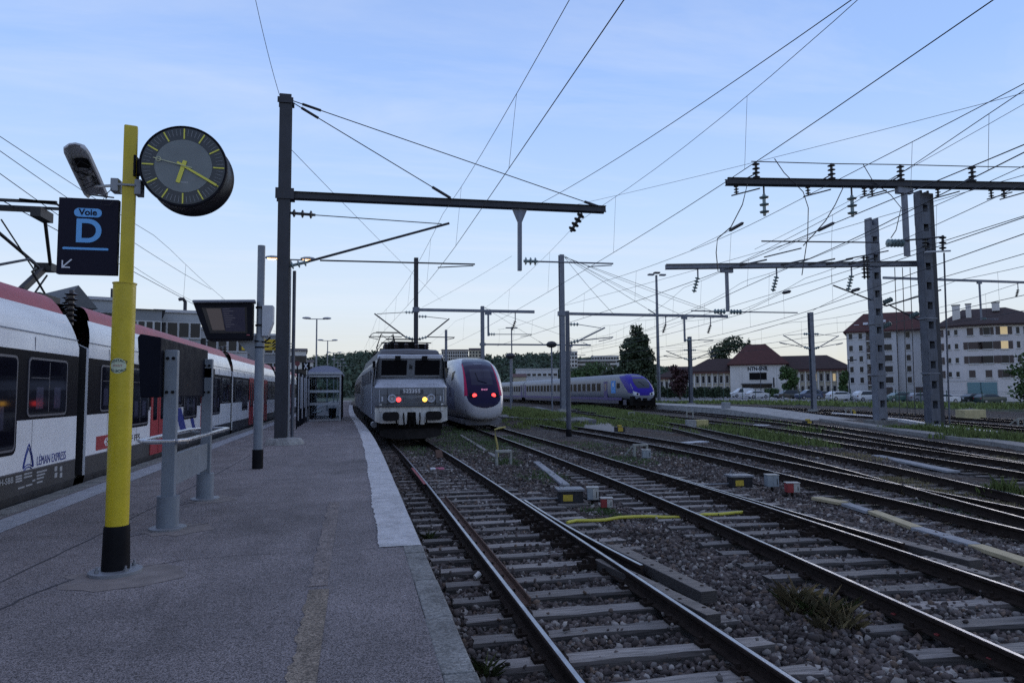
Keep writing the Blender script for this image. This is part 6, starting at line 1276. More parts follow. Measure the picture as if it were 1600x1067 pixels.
# ------------------------------------------------------------------ far platform with ramp, service path, car park
M_path = mat('service_asphalt', (0.12, 0.12, 0.135), 0.9, var=.2, vscale=1.5, bump=.3, bscale=60)
M_light = mat('pale_gravel', (0.20, 0.195, 0.19), 0.95, var=.35, vscale=6, bump=.8, bscale=30)
fx_ = lambda y: TR[6](y) + 1.75
m_ = MB(); ys2 = [56.5, 60, 66, 73, 80, 100, 140, 180]
m_.loft([[(fx_(y), y, -.3), (fx_(y), y, .42), (fx_(y) + 4.6, y, .42), (fx_(y) + 4.6, y, -.3)] for y in ys2])
c_ = fx_(56.5); ra = [(c_, 56.5), (c_ + 4.6, 56.5)]; e0, e1 = (c_ + .4, 45.5), (c_ + 4.0, 44.0)
m_.add([(c_, 56.5, .42), (c_ + 4.6, 56.5, .42), (e1[0], e1[1], -.19), (e0[0], e0[1], -.19), (c_, 56.5, -.3), (c_ + 4.6, 56.5, -.3), (e1[0], e1[1], -.3), (e0[0], e0[1], -.3)], [(0, 1, 2, 3), (0, 3, 7, 4), (1, 5, 6, 2), (2, 6, 7, 3)])
struct(m_.build('far_platform', M_conc))
m_ = MB(); m_.loft([[(fx_(y) - .03, y, .43), (fx_(y) + .35, y, .43)] for y in ys2]); struct(m_.build('far_platform_edge', M_lgrey))
m_ = MB(); m_.b2((c_ + .5, 56.7, .42), (c_ + 1.1, 57.3, .95)); tag(m_.build('ticket_post', M_grey, bevel=.03), 'small grey cabinet at the top of the concrete ramp', 'cabinet')
pp = [gz(*p, .22) for p in ((772, 636), (842, 636), (932, 656), (880, 657), (776, 651))]; m_ = MB(); n = len(pp); m_.add([(p.x, p.y, .24) for p in pp] + [(p.x, p.y, -.4) for p in pp], [tuple(range(n))] + [(i, (i + 1) % n, n + (i + 1) % n, n + i) for i in range(n)]); struct(m_.build('service_path', M_path))
R0 = [(1010, 626, 120), (1160, 627, 118), (1330, 633, 98), (1480, 638, 85), (1660, 645, 75)]; R1 = [(1010, 619, 150), (1160, 621, 140), (1315, 625, 113), (1480, 630, 103), (1660, 634, 95)]
r0 = [gw(*p) for p in R0]; r1 = [gw(*p) for p in R1]; dd = Vector((math.sin(YAW), math.cos(YAW), 0)); r2 = [p + dd * 180 for p in r1]
m_ = MB(); m_.loft([[p - Vector((0, 0, .8)) for p in r0], r0, r1, r2]); struct(m_.build('car_park', mat('car_park_asphalt', (0.17, 0.17, 0.18), 0.9, var=.15, vscale=.5)))
def cpz(p):
    best = min(r1, key=lambda q: (q - p).length); return best.z

# ------------------------------------------------------------------ vegetation
def leaf_mesh(name, pts, size, m, seed=0, flat_=.0):
    rs = np.random.RandomState(seed); n = len(pts); pts = np.asarray(pts, float)
    a = rs.randn(n, 3); a /= np.linalg.norm(a, axis=1)[:, None]; b = np.cross(a, rs.randn(n, 3)); b /= np.linalg.norm(b, axis=1)[:, None]
    s = size * (0.5 + rs.rand(n, 1)); V = np.stack([pts - a * s, pts + b * s * .6, pts + a * s, pts - b * s * .6], 1).reshape(-1, 3)
    F = np.arange(4 * n).reshape(n, 4); me = bpy.data.meshes.new(name); me.vertices.add(4 * n); me.vertices.foreach_set('co', V.ravel().astype(np.float32)); me.loops.add(4 * n); me.loops.foreach_set('vertex_index', F.ravel().astype(np.int32)); me.polygons.add(n); me.polygons.foreach_set('loop_start', np.arange(0, 4 * n, 4, dtype=np.int32)); me.polygons.foreach_set('loop_total', np.full(n, 4, np.int32)); me.update(calc_edges=True); me.materials.append(m); return me
M_lfd = mat('leaves_dark', (0.036, 0.056, 0.026), 0.7, island=.5); M_lfg = mat('leaves_green', (0.045, 0.085, 0.022), 0.7, island=.45); M_lfr = mat('leaves_copper', (0.045, 0.016, 0.018), 0.7, island=.45); M_lfh = mat('leaves_hill_hazed', (0.052, 0.080, 0.055), 0.85, island=.5); M_bark = mat('bark', (0.05, 0.04, 0.032), 0.9)  # hill leaves bluish: slight distance haze put into their colour
def tree(name, label, base, lobes, n, size, m, trunk=(.25, 2.5), seed=1, group=None):
    o = empty(name, base, label, 'tree', group); rs = np.random.RandomState(seed); P_ = []
    tot = sum(l[3] * l[4] * l[5] for l in lobes) ** 1
    for cx, cy, cz, rx, ry, rz in lobes:
        k = int(n * rx * ry * rz / tot); d = rs.randn(k, 3); d /= np.linalg.norm(d, axis=1)[:, None]; rad = rs.rand(k, 1) ** .45 * (0.82 + .3 * rs.rand(k, 1)); P_.append(np.array([cx, cy, cz]) + d * rad * np.array([rx, ry, rz]))
    P_ = np.concatenate(P_); nz = np.array([np.sin(P_[:, 0] * 2.1 + P_[:, 2] * 1.7) + np.sin(P_[:, 1] * 2.3 + P_[:, 2] * 2.6 + 1) + np.sin(P_[:, 2] * 3.1 - P_[:, 0] * 1.3)])[0]; P_ = P_[nz > -1.15]
    c = bpy.data.objects.new('crown', leaf_mesh('crown', P_, size, m, seed)); COL.objects.link(c); c.parent = o
    th = trunk[1]; top = max(l[2] for l in lobes); MB().cyl((0, 0, -.4), (0, 0, th), trunk[0], 8, trunk[0] * .75).cyl((0, 0, th), (0, 0, top), trunk[0] * .75, 8, trunk[0] * .2).build('trunk', M_bark, o)
    for i, l in enumerate(lobes[:6]): MB().cyl((0, 0, th * .9), (l[0] * .8, l[1] * .8, l[2]), trunk[0] * .4, 6, trunk[0] * .1).build('limb', M_bark, o)
    return o
def lob(k, rx, rz, z0, h, seed, sp=.55):
    r_ = random.Random(seed); return [(r_.uniform(-rx, rx) * sp, r_.uniform(-rx, rx) * sp, z0 + h * (i + .5) / k + r_.uniform(-.3, .3), rx * r_.uniform(.55, .8), rx * r_.uniform(.55, .8), rz * r_.uniform(.7, 1.1)) for i in range(k)]
pb_ = gw(996, 614, 118); pb_.z = .2
L_ = [(0, 0, 3.2, 3.1, 3, 2.6), (-.3, 0, 5.4, 3.2, 3, 2.6), (.4, .2, 7.2, 2.9, 2.8, 2.4), (-.5, 0, 8.9, 2.3, 2.3, 2.0), (.5, 0, 10.2, 1.8, 1.8, 1.7), (-.2, 0, 11.8, 1.0, 1.0, 1.6), (1.9, 0, 5.0, 1.5, 1.5, 2.6), (-2.1, 0, 4.6, 1.4, 1.4, 2.6), (.7, 0, 12.0, .6, .6, 1.2), (1.9, 0, 7.4, 1.3, 1.3, 1.8), (-1.9, 0, 7.6, 1.2, 1.2, 1.8), (1.3, 0, 9.6, 1.0, 1.0, 1.4), (-1.4, 0, 9.9, .9, .9, 1.4)]
tree('poplar_tree', 'tall dark poplar-like tree rising behind the purple train', pb_, L_, 22000, .24, M_lfd, (.35, 2), 3)
for (u0, u1, v0, v1, wd, m, nm, l, sd, nn, sz) in ((1048, 1077, 571, 609, 128, M_lfr, 'copper_tree', 'small copper-leaved tree left of the white company building', 5, 2600, .25), (1221, 1247, 574, 612, 148, M_lfg, 'round_tree', 'neat round green tree right of the company entrance', 6, 3000, .26), (1311, 1328, 578, 615, 145, M_lfg, 'small_tree', 'small green tree beside the corner of the grey flats', 7, 1500, .26), (1110, 1160, 527, 562, 240, M_lfd, 'conifer_tree', 'dark broad tree behind the left wing roof', 8, 4500, .42), (1158, 1172, 531, 560, 245, M_lfd, 'conifer_tree', 'smaller dark tree just left of the tall red roof', 9, 1500, .42), (1560, 1665, 549, 636, 72, M_lfg, 'garden_tree', 'bushy green tree at the right edge in front of the flats', 10, 9000, .17), (885, 955, 566, 590, 165, M_lfg, 'bushy_tree', 'wide green bushy tree above the purple train roof', 11, 5500, .3), (940, 972, 572, 600, 150, M_lfd, 'bushy_tree', 'dark low tree left of the tall poplar', 12, 2600, .3)):
    c = gw((u0 + u1) / 2, v1, wd); top = gw((u0 + u1) / 2, v0, wd).z; c.z = min(c.z, .5) if wd < 200 else c.z - 8; hw = (u1 - u0) / 2 / FPX * wd; h = top - c.z
    tree(nm, l, c, lob(7, hw * 1.0, h * .2, h * .22, h * .68, sd), nn, sz, m, (.2, h * .25), sd, 'trees around the yard')
def hedge(name, label, a, b, h, d, n, m, seed):
    o = empty(name, a, label, 'hedge'); rs = np.random.RandomState(seed); t_ = rs.rand(n); v = b - a; P_ = np.stack([v.x * t_, v.y * t_, v.z * t_], 1); q = Vector((-v.y, v.x, 0)).normalized(); k = (rs.rand(n) - .5) * d; P_[:, 0] += q.x * k; P_[:, 1] += q.y * k; P_[:, 2] += rs.rand(n) ** .7 * h * (.85 + .2 * np.sin(t_ * 60) * np.sin(t_ * 23)); c = bpy.data.objects.new('foliage', leaf_mesh('foliage', P_, .22, m, seed)); COL.objects.link(c); c.parent = o
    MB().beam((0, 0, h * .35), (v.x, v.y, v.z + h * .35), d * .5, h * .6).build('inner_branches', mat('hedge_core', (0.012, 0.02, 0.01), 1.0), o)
hedge('hedge', 'long dark green hedge along the car park, left of the white van', gw(1012, 621, 136), gw(1140, 621, 136), 2.1, 1.2, 6000, M_lfd, 21); hedge('hedge', 'short hedge between the white cars and the dark one', gw(1196, 620, 148), gw(1216, 620, 148), 1.8, 1.5, 1200, M_lfg, 22)

# ------------------------------------------------------------------ wooded hill with houses
RID = [(300, 585), (440, 566), (480, 564), (520, 557), (560, 552), (600, 555), (660, 557), (720, 560), (790, 559), (830, 556), (870, 554), (905, 561), (960, 562), (1040, 577), (1120, 588), (1300, 596), (1700, 600)]
def ridv(u_): return float(np.interp(u_, [p[0] for p in RID], [p[1] for p in RID]))
WR, W0 = 820.0, 330.0; us = np.linspace(300, 1700, 90); rg = []; HP = []
def hillp(u_, t_): p = gw(u_, ridv(u_), WR); q = gw(u_, ridv(u_), W0); zr = max(p.z - 4, 1); return Vector((q.x + (p.x - q.x) * t_, q.y + (p.y - q.y) * t_, -1 + (zr + 1) * (t_ ** 1.15)))
m_ = MB(); m_.loft([[hillp(u_, t_) for u_ in us] for t_ in (0, .2, .4, .6, .8, .93, 1.0)] + [[hillp(u_, 1.0) + Vector((math.sin(YAW) * 250, math.cos(YAW) * 250, -30)) for u_ in us]]); struct(m_.build('hill', mat('hill_ground', (0.045, 0.06, 0.04), 0.95, var=.4, vscale=.03), smooth=True))
rs = np.random.RandomState(4); PT = []
for i in range(3400):
    u_ = rs.uniform(420, 1130); t_ = rs.rand() ** .7; p = hillp(u_, t_); h = rs.uniform(5, 10); k = 26; d = rs.randn(k, 3); d /= np.linalg.norm(d, axis=1)[:, None]; PT.append(np.array([p.x, p.y, p.z + h * .45]) + d * np.array([h * .42, h * .42, h * .55]) * (rs.rand(k, 1) ** .4))
fo = bpy.data.objects.new('hillside_wood', leaf_mesh('hillside_wood', np.concatenate(PT), 1.5, M_lfh, 5)); COL.objects.link(fo); tag(fo, 'dark green wood covering the far hill', 'wood', kind='stuff')

# ------------------------------------------------------------------ buildings
M_wwall = mat('wall_offwhite', (0.58, 0.56, 0.54), 0.9, var=.08, vscale=.4, streak=.15); M_wgrey = mat('wall_grey', (0.46, 0.46, 0.48), 0.9, var=.08, vscale=.3, streak=.15); M_wpale = mat('wall_pale_pink', (0.56, 0.53, 0.54), 0.9, var=.08, vscale=.3, streak=.2); M_wcream = mat('wall_cream', (0.40, 0.36, 0.28), 0.9, var=.1, vscale=.5)
M_tile = mat('roof_tile_red', (0.062, 0.019, 0.018), 0.85, var=.25, vscale=1.2, bump=.5, bscale=6); M_tiled = mat('roof_tile_dark', (0.034, 0.018, 0.018), 0.85, var=.25, vscale=1.2, bump=.5, bscale=6); M_slate = mat('roof_slate_grey', (0.09, 0.095, 0.105), 0.7, var=.2, vscale=1)
M_pane = mat('window_dark', (0.018, 0.02, 0.026), 0.15, spec=.25); M_shut = mat('shutter_brown', (0.075, 0.055, 0.05), 0.8); M_winl = mat('window_lit', (0.8, 0.6, 0.3), .5, emit=(1.0, 0.72, 0.35), estr=.22); M_wfr = mat('window_frame_white', (0.5, 0.5, 0.5), .7)
def bld(name, label, p, rz=0.0, cat='building', group=None):      # turned to face the yard
    q = p - CAM; th = math.atan2(q.dot(_r), q.dot(_f)); return empty(name, p, label, cat, group, -YAW - th + rz)
def cth(u_): return math.cos(math.atan((u_ - 800) / FPX))
def win(par, x, z, w_, h, y=0.0, pane=M_pane, shut=None, fr=M_wfr, name='window', deep=.06):
    o = MB().b2((x - w_ / 2 - .08, y - .03, z - h / 2 - .08), (x + w_ / 2 + .08, y + .05, z + h / 2 + .08)).build(name, fr, par); MB().b2((x - w_ / 2, y - .045, z - h / 2), (x + w_ / 2, y - .01, z + h / 2)).build('pane', pane, o)
    MB().b2((x - w_ / 2 - .15, y - .16, z - h / 2 - .17), (x + w_ / 2 + .15, y + .02, z - h / 2 - .09)).build('sill', M_wfr, o)
    if shut:
        for s in (-1, 1): MB().b2((x + s * (w_ / 2 + .08), y - .09, z - h / 2), (x + s * (w_ / 2 + .08 + shut), y - .035, z + h / 2)).build('shutter', M_shut, o)
    return o
def hip(par, x0, x1, y0, y1, z0, rx0, rx1, ry, zt, m, name='roof', ov=.5):
    return MB().add([(x0 - ov, y0 - ov, z0), (x1 + ov, y0 - ov, z0), (x1 + ov, y1 + ov, z0), (x0 - ov, y1 + ov, z0), (rx0, ry, zt), (rx1, ry, zt), (x0 - ov, y0 - ov, z0 - .25), (x1 + ov, y0 - ov, z0 - .25), (x1 + ov, y1 + ov, z0 - .25), (x0 - ov, y1 + ov, z0 - .25)], [(0, 1, 5, 4), (1, 2, 5), (2, 3, 4, 5), (3, 0, 4), (6, 7, 1, 0), (7, 8, 2, 1), (8, 9, 3, 2), (9, 6, 0, 3), (9, 8, 7, 6)]).build(name, m, par)
# --- company building with the tall red roof
WB = 185.0; px = WB / FPX; cb = gw(1185, 608, WB); cb.z = .4; nb = bld('company_building', 'white company building NTN-SNR with tall red hipped roof and long wings', cb)
X = lambda u_: (u_ - 1185) * px * cth(1185); Z = lambda v_: 2.1 - .4 + (608 - v_) * px - 0.05
MB().b2((X(1141), 0, -1), (X(1229), 12, Z(569))).build('centre_wall', M_wwall, nb); hip(nb, X(1141), X(1229), 0, 14, Z(568), X(1168), X(1199), 7, Z(535), M_tile, ov=.8)
for u_ in (1158, 1212): MB().b2((X(u_) - .25, -.12, -1), (X(u_) + .25, 0, Z(570))).build('pilaster', M_wwall, nb)
MB().b2((X(1141) - .4, -.5, Z(570)), (X(1229) + .4, 0, Z(568))).build('eaves', mat('eaves_red', (0.12, 0.05, 0.045), .8), nb)
sb_ = MB().b2((X(1171), -.1, Z(581)), (X(1198), -.02, Z(571.5))).build('name_board', mat('name_board_white', (0.6, 0.6, 0.6), .7), nb); text('name_letters', 'NTN-SNR', 1.3, M_black, sb_, XZ(X(1184.5), -.12, Z(576)), .02, .05, .86, 1.05)
win(nb, X(1185), Z(587.5), 4.4, 1.9, -.02, mat('window_black', (0.006, 0.006, 0.007), .6, spec=.1)); MB().b2((X(1158), -1.2, Z(600)), (X(1207), -.02, Z(598.5))).build('canopy', M_slate, nb); MB().b2((X(1159), -.1, Z(606)), (X(1206), -.03, Z(600.2))).build('entrance_glazing', M_pane, nb); win(nb, X(1211), Z(597.5), .9, 2.6, -.02, M_pane)
for nm_, u0, u1, nbay, ev, rv, lit in (('wing_wall', 1072, 1140.5, 7, 578, 557, ()), ('wing_wall', 1229.5, 1325, 10, 577, 555, (4, 7)), ('annexe_wall', 1018, 1071, 6, 586, 568, ())):
    yb = 1.5 if nm_ == 'wing_wall' else 6; wl = MB().b2((X(u0), yb, -1), (X(u1), yb + 11, Z(ev))).build(nm_, M_wcream, nb); hip(nb, X(u0), X(u1), yb, yb + 11, Z(ev), X(u0) + (5 if u0 < 1200 else -3), X(u1) - (5 if u0 > 1200 else -3), yb + 5.5, Z(rv), M_tiled, ov=1.0); MB().b2((X(u0) - .6, yb - .9, Z(ev) - .6), (X(u1) + .6, yb - .02, Z(ev) - .26)).build('eaves', MATS['eaves_red'], nb)
    bw = (X(u1) - X(u0)) / nbay
    for i in range(nbay):
        xc = X(u0) + bw * (i + .5); MB().b2((xc - bw / 2 - .18, yb - .3, -1), (xc - bw / 2 + .18, yb, Z(ev) - .6)).build('pier', M_wwall, nb)
        win(wl, xc, Z(ev) - 2.3, bw * .42, 1.9, yb, M_winl if i in lit else M_pane); win(wl, xc, 1.6, bw * .42, 1.7, yb)
# --- grey flats with balconies
WA = 150.0; px = WA / FPX; ca = gw(1392, 608, WA); ca.z = .1; fa = bld('apartment_block', 'pale grey flats with stacked balconies seen between the lattice masts', ca); X = lambda u_: (u_ - 1392) * px * cth(1392); Z = lambda v_: 2.0 + (607 - v_) * px
fw = MB().b2((X(1324), 0, -1.5), (X(1356), 13, Z(516))).b2((X(1380), 0, -1.5), (X(1404), 13, Z(516))).b2((X(1404), .9, -1.5), (X(1464), 13, Z(516))).b2((X(1356), 1.4, -1.5), (X(1380), 13, Z(516))).build('wall', M_wgrey, fa)
hip(fa, X(1324), X(1464), 0, 13, Z(516), X(1352), X(1432), 6.5, Z(484), M_tile, ov=.6)
for u_, v_ in ((1341, 506), (1356, 503), (1385, 500)): MB().box((X(u_), 1.7, Z(v_) - .05), (1.0, .9, .12), 0, Matrix.Rotation(R(38), 3, 'X')).build('roof_light', M_lgrey, fa)
rows = (524, 543, 560, 577, 594)
for i, v_ in enumerate(rows):
    win(fa, X(1331), Z(v_), .7, 1.2); win(fa, X(1347), Z(v_), .7, 1.2)
    for (u0, u1, yb) in ((1356.5, 1379.5, 1.4),): 
        bl_ = MB().b2((X(u0), -.5, Z(v_ + 9)), (X(u1), 1.4, Z(v_ + 9) + .2)).build('balcony', M_wwall, fa); MB().b2((X(u0), -.5, Z(v_ + 9) + .2), (X(u1), -.44, Z(v_ + 9) + 1.05)).build('railing', M_wgrey if i == 2 else M_shut, bl_); win(fa, X((u0 + u1) / 2), Z(v_ + 1), 2.2, 1.7, 1.36)
    win(fa, X(1390), Z(v_), 1.6, 1.3); win(fa, X(1422), Z(v_), .8, 1.2, .9); win(fa, X(1446), Z(v_), 1.2, 1.2, .9)
for u_ in (1385, 1440): MB().b2((X(u_) - 1.2, -.05 if u_ < 1400 else .85, -.5), (X(u_) + 1.2, .0 if u_ < 1400 else .9, 2.2)).build('garage_door', M_shut, fa)
# --- four-storey corner block with brown shutters
WBB = 130.0; px = WBB / FPX; c2_ = gw(1508, 607, WBB); c2_.z = .1; fb = bld('corner_apartment_block', 'white corner flats with brown shutters, dark red roof and chimneys at right', c2_); X = lambda u_: (u_ - 1508) * px * cth(1508); Z = lambda v_: 2.0 + (606 - v_) * px
pl = [(X(1463), 2.6), (X(1507), 0), (X(1559), 0), (X(1660), 4.5), (X(1660), 20), (X(1463), 20)]; ze = Z(508)
MB().prism(pl, 'z', -1.5, ze).build('wall', M_wpale, fb)
ctr = (X(1550), 9, Z(477)); ov = [(x + (x - ctr[0]) * .035, y + (y - ctr[1]) * .08, ze) for x, y in pl]; rg = [(x, y, ze - .3) for x, y, _ in ov]; n = len(ov)
MB().add(ov + [(ctr[0] - 4, ctr[1], ctr[2]), (ctr[0] + 3, ctr[1], ctr[2])] + rg, [(0, 1, 6), (1, 2, 7, 6), (2, 3, 7), (3, 4, 7), (4, 5, 6, 7), (5, 0, 6)] + [(i, (i + 1) % n, 8 + (i + 1) % n, 8 + i) for i in range(n)] + [tuple(8 + i for i in range(n - 1, -1, -1))]).build('roof', M_tiled, fb)
for u_, v0, v1, y, w_ in ((1500, 474, 500, 3.2, 1.3), (1520, 473, 496, 3.5, .9), (1564, 471, 484, 6, 1.2)): ch = MB().b2((X(u_) - w_ / 2, y, Z(v1)), (X(u_) + w_ / 2, y + 1.2, Z(v0))).build('chimney', M_wwall, fb); MB().b2((X(u_) - w_ / 2 - .1, y - .1, Z(v0)), (X(u_) + w_ / 2 + .1, y + 1.3, Z(v0) + .15)).build('chimney_cap', M_slate, ch)
def facw(i, s, z, w_, h, **k):
    (xa, ya), (xb, yb) = pl[i], pl[i + 1]; o = bpy.data.objects.new('window', MB().b2((-w_ / 2 - .08, -.03, -h / 2 - .08), (w_ / 2 + .08, .05, h / 2 + .08)).mesh('window', M_wfr)); COL.objects.link(o); o.parent = fb; o.location = (xa + (xb - xa) * s, ya + (yb - ya) * s, z); o.rotation_euler.z = math.atan2(yb - ya, xb - xa)
    MB().b2((-w_ / 2, -.045, -h / 2), (w_ / 2, -.02, h / 2)).build('pane', k.get('pane', M_pane), o); MB().b2((-w_ / 2 - .15, -.18, -h / 2 - .18), (w_ / 2 + .15, .02, -h / 2 - .09)).build('sill', M_wfr, o)
    if k.get('shut'):
        for q in (-1, 1): MB().b2((q * (w_ / 2 + .06), -.1, -h / 2), (q * (w_ / 2 + .06 + k['shut']), -.04, h / 2)).build('shutter', M_shut, o)
for r_i, v_ in enumerate((519, 541, 563, 585)):
    z = Z(v_); facw(0, .14, z, 1.1, 1.35, pane=M_shut, shut=.4); facw(0, .52, z, .6, .95); facw(0, .80, z, .6, .95)
    if r_i in (1, 2): facw(1, .33, z, 1.5, 1.35, shut=.7, pane=M_shut); facw(1, .76, z, 1.5, 1.35, shut=.7)
    else: facw(1, .26, z, 1.0, 1.35, pane=M_shut); facw(1, .75, z, 1.0, 1.35, pane=M_shut if r_i else M_pane, shut=.5 if not r_i else 0)
    facw(2, .13, z, 1.2, 1.4, pane=M_winl if r_i < 2 else M_pane, shut=.7); facw(2, .34, z, .55, 1.2); facw(2, .55, z, 1.2, 1.4, shut=.7); facw(2, .8, z, 1.2, 1.4, shut=.7)
for s, w_ in ((.3, 2.2), (.72, 2.6)): xa = pl[1][0] + (pl[2][0] - pl[1][0]) * s; MB().b2((xa - w_ / 2, -.1, -.5), (xa + w_ / 2, -.01, Z(598))).build('shop_window', mat('shop_glass', (0.10, 0.20, 0.24), .3), fb)
MB().add([(pl[0][0], pl[0][1] - .1, Z(596)), (pl[1][0], -.15, Z(596)), (pl[2][0], -.15, Z(596)), (pl[2][0], -.15, Z(595)), (pl[1][0], -.15, Z(595)), (pl[0][0], pl[0][1] - .1, Z(595))], [(0, 1, 4, 5), (1, 2, 3, 4)]).build('string_course', M_wgrey, fb)
# --- buildings behind the regional train
def block(label, u0, u1, vt, wd, m, roofm, ridge=None, wins=None, name='town_building', depth=14, rz=0.0, group='town buildings behind the regional train'):
    uc = (u0 + u1) / 2; c = gw(uc, 610, wd); zt_ = gw(uc, vt, wd).z; c.z = -.4; o = bld(name, label, c, rz, 'building', group); hw = (u1 - u0) / 2 / FPX * wd * cth(uc); H0 = zt_ + .4
    MB().b2((-hw, 0, 0), (hw, depth, H0)).build('wall', m, o)
    if ridge: zr = gw(uc, ridge, wd).z + .4; MB().add([(-hw - .3, -.3, H0), (hw + .3, -.3, H0), (hw + .3, depth + .3, H0), (-hw - .3, depth + .3, H0), (-hw - .3, depth / 2, zr), (hw + .3, depth / 2, zr)], [(0, 1, 5, 4), (2, 3, 4, 5), (0, 4, 3), (1, 2, 5), (3, 2, 1, 0)]).build('roof', roofm, o)
    else: MB().b2((-hw - .2, -.2, H0), (hw + .2, depth + .2, H0 + .3)).build('roof', M_wgrey, o)
    if wins:
        nc, nr, ww, wh = wins
        for i in range(nc):
            for j in range(nr): win(o, -hw + (i + .5) * 2 * hw / nc, H0 - 1.8 - j * 2.9, ww, wh, 0)
    return o, hw, H0
M_wdk = mat('wall_dark_grey', (0.22, 0.23, 0.25), .85, var=.1, vscale=.4); M_wmid = mat('wall_mid_grey', (0.36, 0.37, 0.38), .85, var=.1, vscale=.4)
o, hw, H0 = block('dark gabled house just behind the regional train, left of the yellow post', 96, 140, 480, 62, M_wdk, M_slate, None, None, rz=R(20)); MB().add([(-hw - .4, -.4, H0), (hw + .4, -.4, H0), (hw + .4, 14, H0), (-hw - .4, 14, H0), (-hw * .2, -.4, H0 + 2.0), (-hw * .2, 14, H0 + 2.0)], [(0, 1, 4), (1, 2, 5, 4), (2, 3, 5), (3, 0, 4, 5)]).build('gable_roof', M_slate, o)
o, hw, H0 = block('grey flat-roofed block behind the yellow post', 136, 186, 468, 66, M_wmid, M_slate, None, (4, 3, .8, 1.2)); [MB().cyl((x, 1, H0), (x, 1, H0 + 1.3), .15, 8).build('chimney_pot', M_mdark, o) for x in (.5, .95)]; o, hw, H0 = block('dark slate-roofed long building right of the yellow post', 186, 250, 482, 64, M_wdk, M_slate, 470, (5, 2, .5, 1.3))
o, hw, H0 = block('grey flats with a balcony above the departure board', 240, 312, 488, 72, M_wmid, M_slate, None, (4, 4, .9, 1.5)); bl_ = MB().b2((-hw + .2, -1.3, H0 - 4.2), (-hw + 3.2, 0, H0 - 3.95)).build('balcony', M_wgrey, o); MB().b2((-hw + .2, -1.3, H0 - 3.95), (-hw + 3.2, -1.25, H0 - 2.7)).build('railing', M_wgrey, bl_); MB().tube([(.6, 1, H0 + .3), (.6, 1, H0 + 1.3), (.4, .8, H0 + 1.6), (.0, .6, H0 + 1.5)], .18, 8).build('vent_pipe', M_mdark, o)
block('pale flats right of the balcony block, behind the monitor', 306, 386, 515, 84, M_wgrey, M_slate, None, (5, 3, .9, 1.5)); block('low grey building between monitor post and tall mast', 384, 440, 524, 100, M_wdk, M_slate, None, (4, 3, 1, 1.4)); block('pale houses right of the tall dark mast', 452, 478, 548, 150, M_wwall, M_tiled, 541, (3, 3, 1.2, 1.5)); block('small white house behind the shelter roof', 470, 489, 566, 170, M_wwall, M_tiled, 560, (2, 2, 1.2, 1.5))
# buildings on the hill
G = 'buildings on the far hill'
for l, u0, u1, vt, vr, wd, m, rm, wn in (('long white flats on the hill above the locomotive', 690, 732, 548, 545, 640, M_wwall, M_tiled, (12, 3, 1.6, 2.0)), ('brownish tower flats on the hill above the express train', 733, 757, 547, 543, 600, M_wcream, M_tiled, (5, 4, 1.6, 1.8)), ('large white tower building on the hill left of the poplar', 884, 903, 549, None, 520, M_wwall, M_slate, (4, 4, 1.6, 1.6)), ('long white terrace building on the hill beside the poplar', 900, 962, 562, None, 530, M_wwall, M_slate, (16, 2, 1.8, 1.6)), ('lower white building on the hill left of the poplar', 925, 968, 556, None, 560, M_wwall, M_tile, (10, 2, 1.8, 1.6)), ('pale low industrial hall behind the silver coaches', 806, 872, 577, None, 230, M_wgrey, M_slate, (8, 1, 1.2, .8)), ('red-roofed shed behind the silver coaches', 802, 822, 589, 583, 215, M_wcream, M_tile, None)):
    block(l, u0, u1, vt, wd, m, rm, vr, wn, 'hillside_building', 12, 0, G)
for u_, v_, l in ((782, 566, 'tiny white house on the hill just right of the express train nose'), (800, 570, 'tiny white house on the hill behind the thin lamp pole'), (818, 566, 'tiny white house on the hill above the pale industrial hall'), (843, 572, 'tiny white house on the hill left of the round-headed pole'), (606, 575, 'tiny white house low on the hill left of the locomotive roof'), (575, 583, 'tiny white house at the hill foot beside the locomotive cab')):
    wd = 430 + (590 - v_) * 11; block(l, u_ - 4, u_ + 4, v_, wd, M_wwall, M_tiled, v_ - 2.5, None, 'hillside_house', 8, 0, 'tiny houses on the hill')

# ------------------------------------------------------------------ car park: fence, lamps, cars
M_fence = mat('fence_green', (0.02, 0.055, 0.04), .6)
fe = empty('mesh_fence', (0, 0, 0), 'green wire fence along the front of the car park', 'fence')
fl_ = [gw(1015, 621, 130), gw(1160, 623, 128), gw(1330, 628, 106), gw(1480, 633, 94), gw(1660, 639, 84)]
for a, b in zip(fl_[:-1], fl_[1:]):
    n = int((b - a).length / 3.2)
    for i in range(n): p = a.lerp(b, i / n); MB().b2((p.x - .04, p.y - .04, p.z - .2), (p.x + .04, p.y + .04, p.z + 2.0)).build('fence_post', M_fence, fe)
    for h in (.1, .5, .9, 1.3, 1.7, 1.95): MB().cyl(a + Vector((0, 0, h)), b + Vector((0, 0, h)), .012, 4).build('fence_wire', M_fence, fe)
for l, u_, v0, v1, wd in (('thin dark lamp post in front of the company entrance', 1189, 572, 612, 150), ('dark lamp post with side arm at the corner of the grey flats', 1328, 562, 622, 118), ('thin lamp post before the left wing of the company building', 1123, 580, 612, 150)):
    p, q_ = gw(u_, v1, wd), gw(u_, v0, wd); o = empty('street_lamp', (p.x, p.y, p.z), l, 'street lamp', 'car park lamps'); MB().cyl((0, 0, -.3), (0, 0, q_.z - p.z), .09, 8, .06).build('pole', M_mdark, o); MB().b2((-.1, -.15, q_.z - p.z - .08), (1.6, .15, q_.z - p.z + .06)).build('lamp_head', M_mdark, o)
M_tyre = mat('tyre', (0.012, 0.012, 0.013), .8); M_rim = mat('wheel_rim', (0.3, 0.3, 0.32), .4, .6); M_cgl = mat('car_glass', (0.012, 0.014, 0.018), .08, spec=.4)
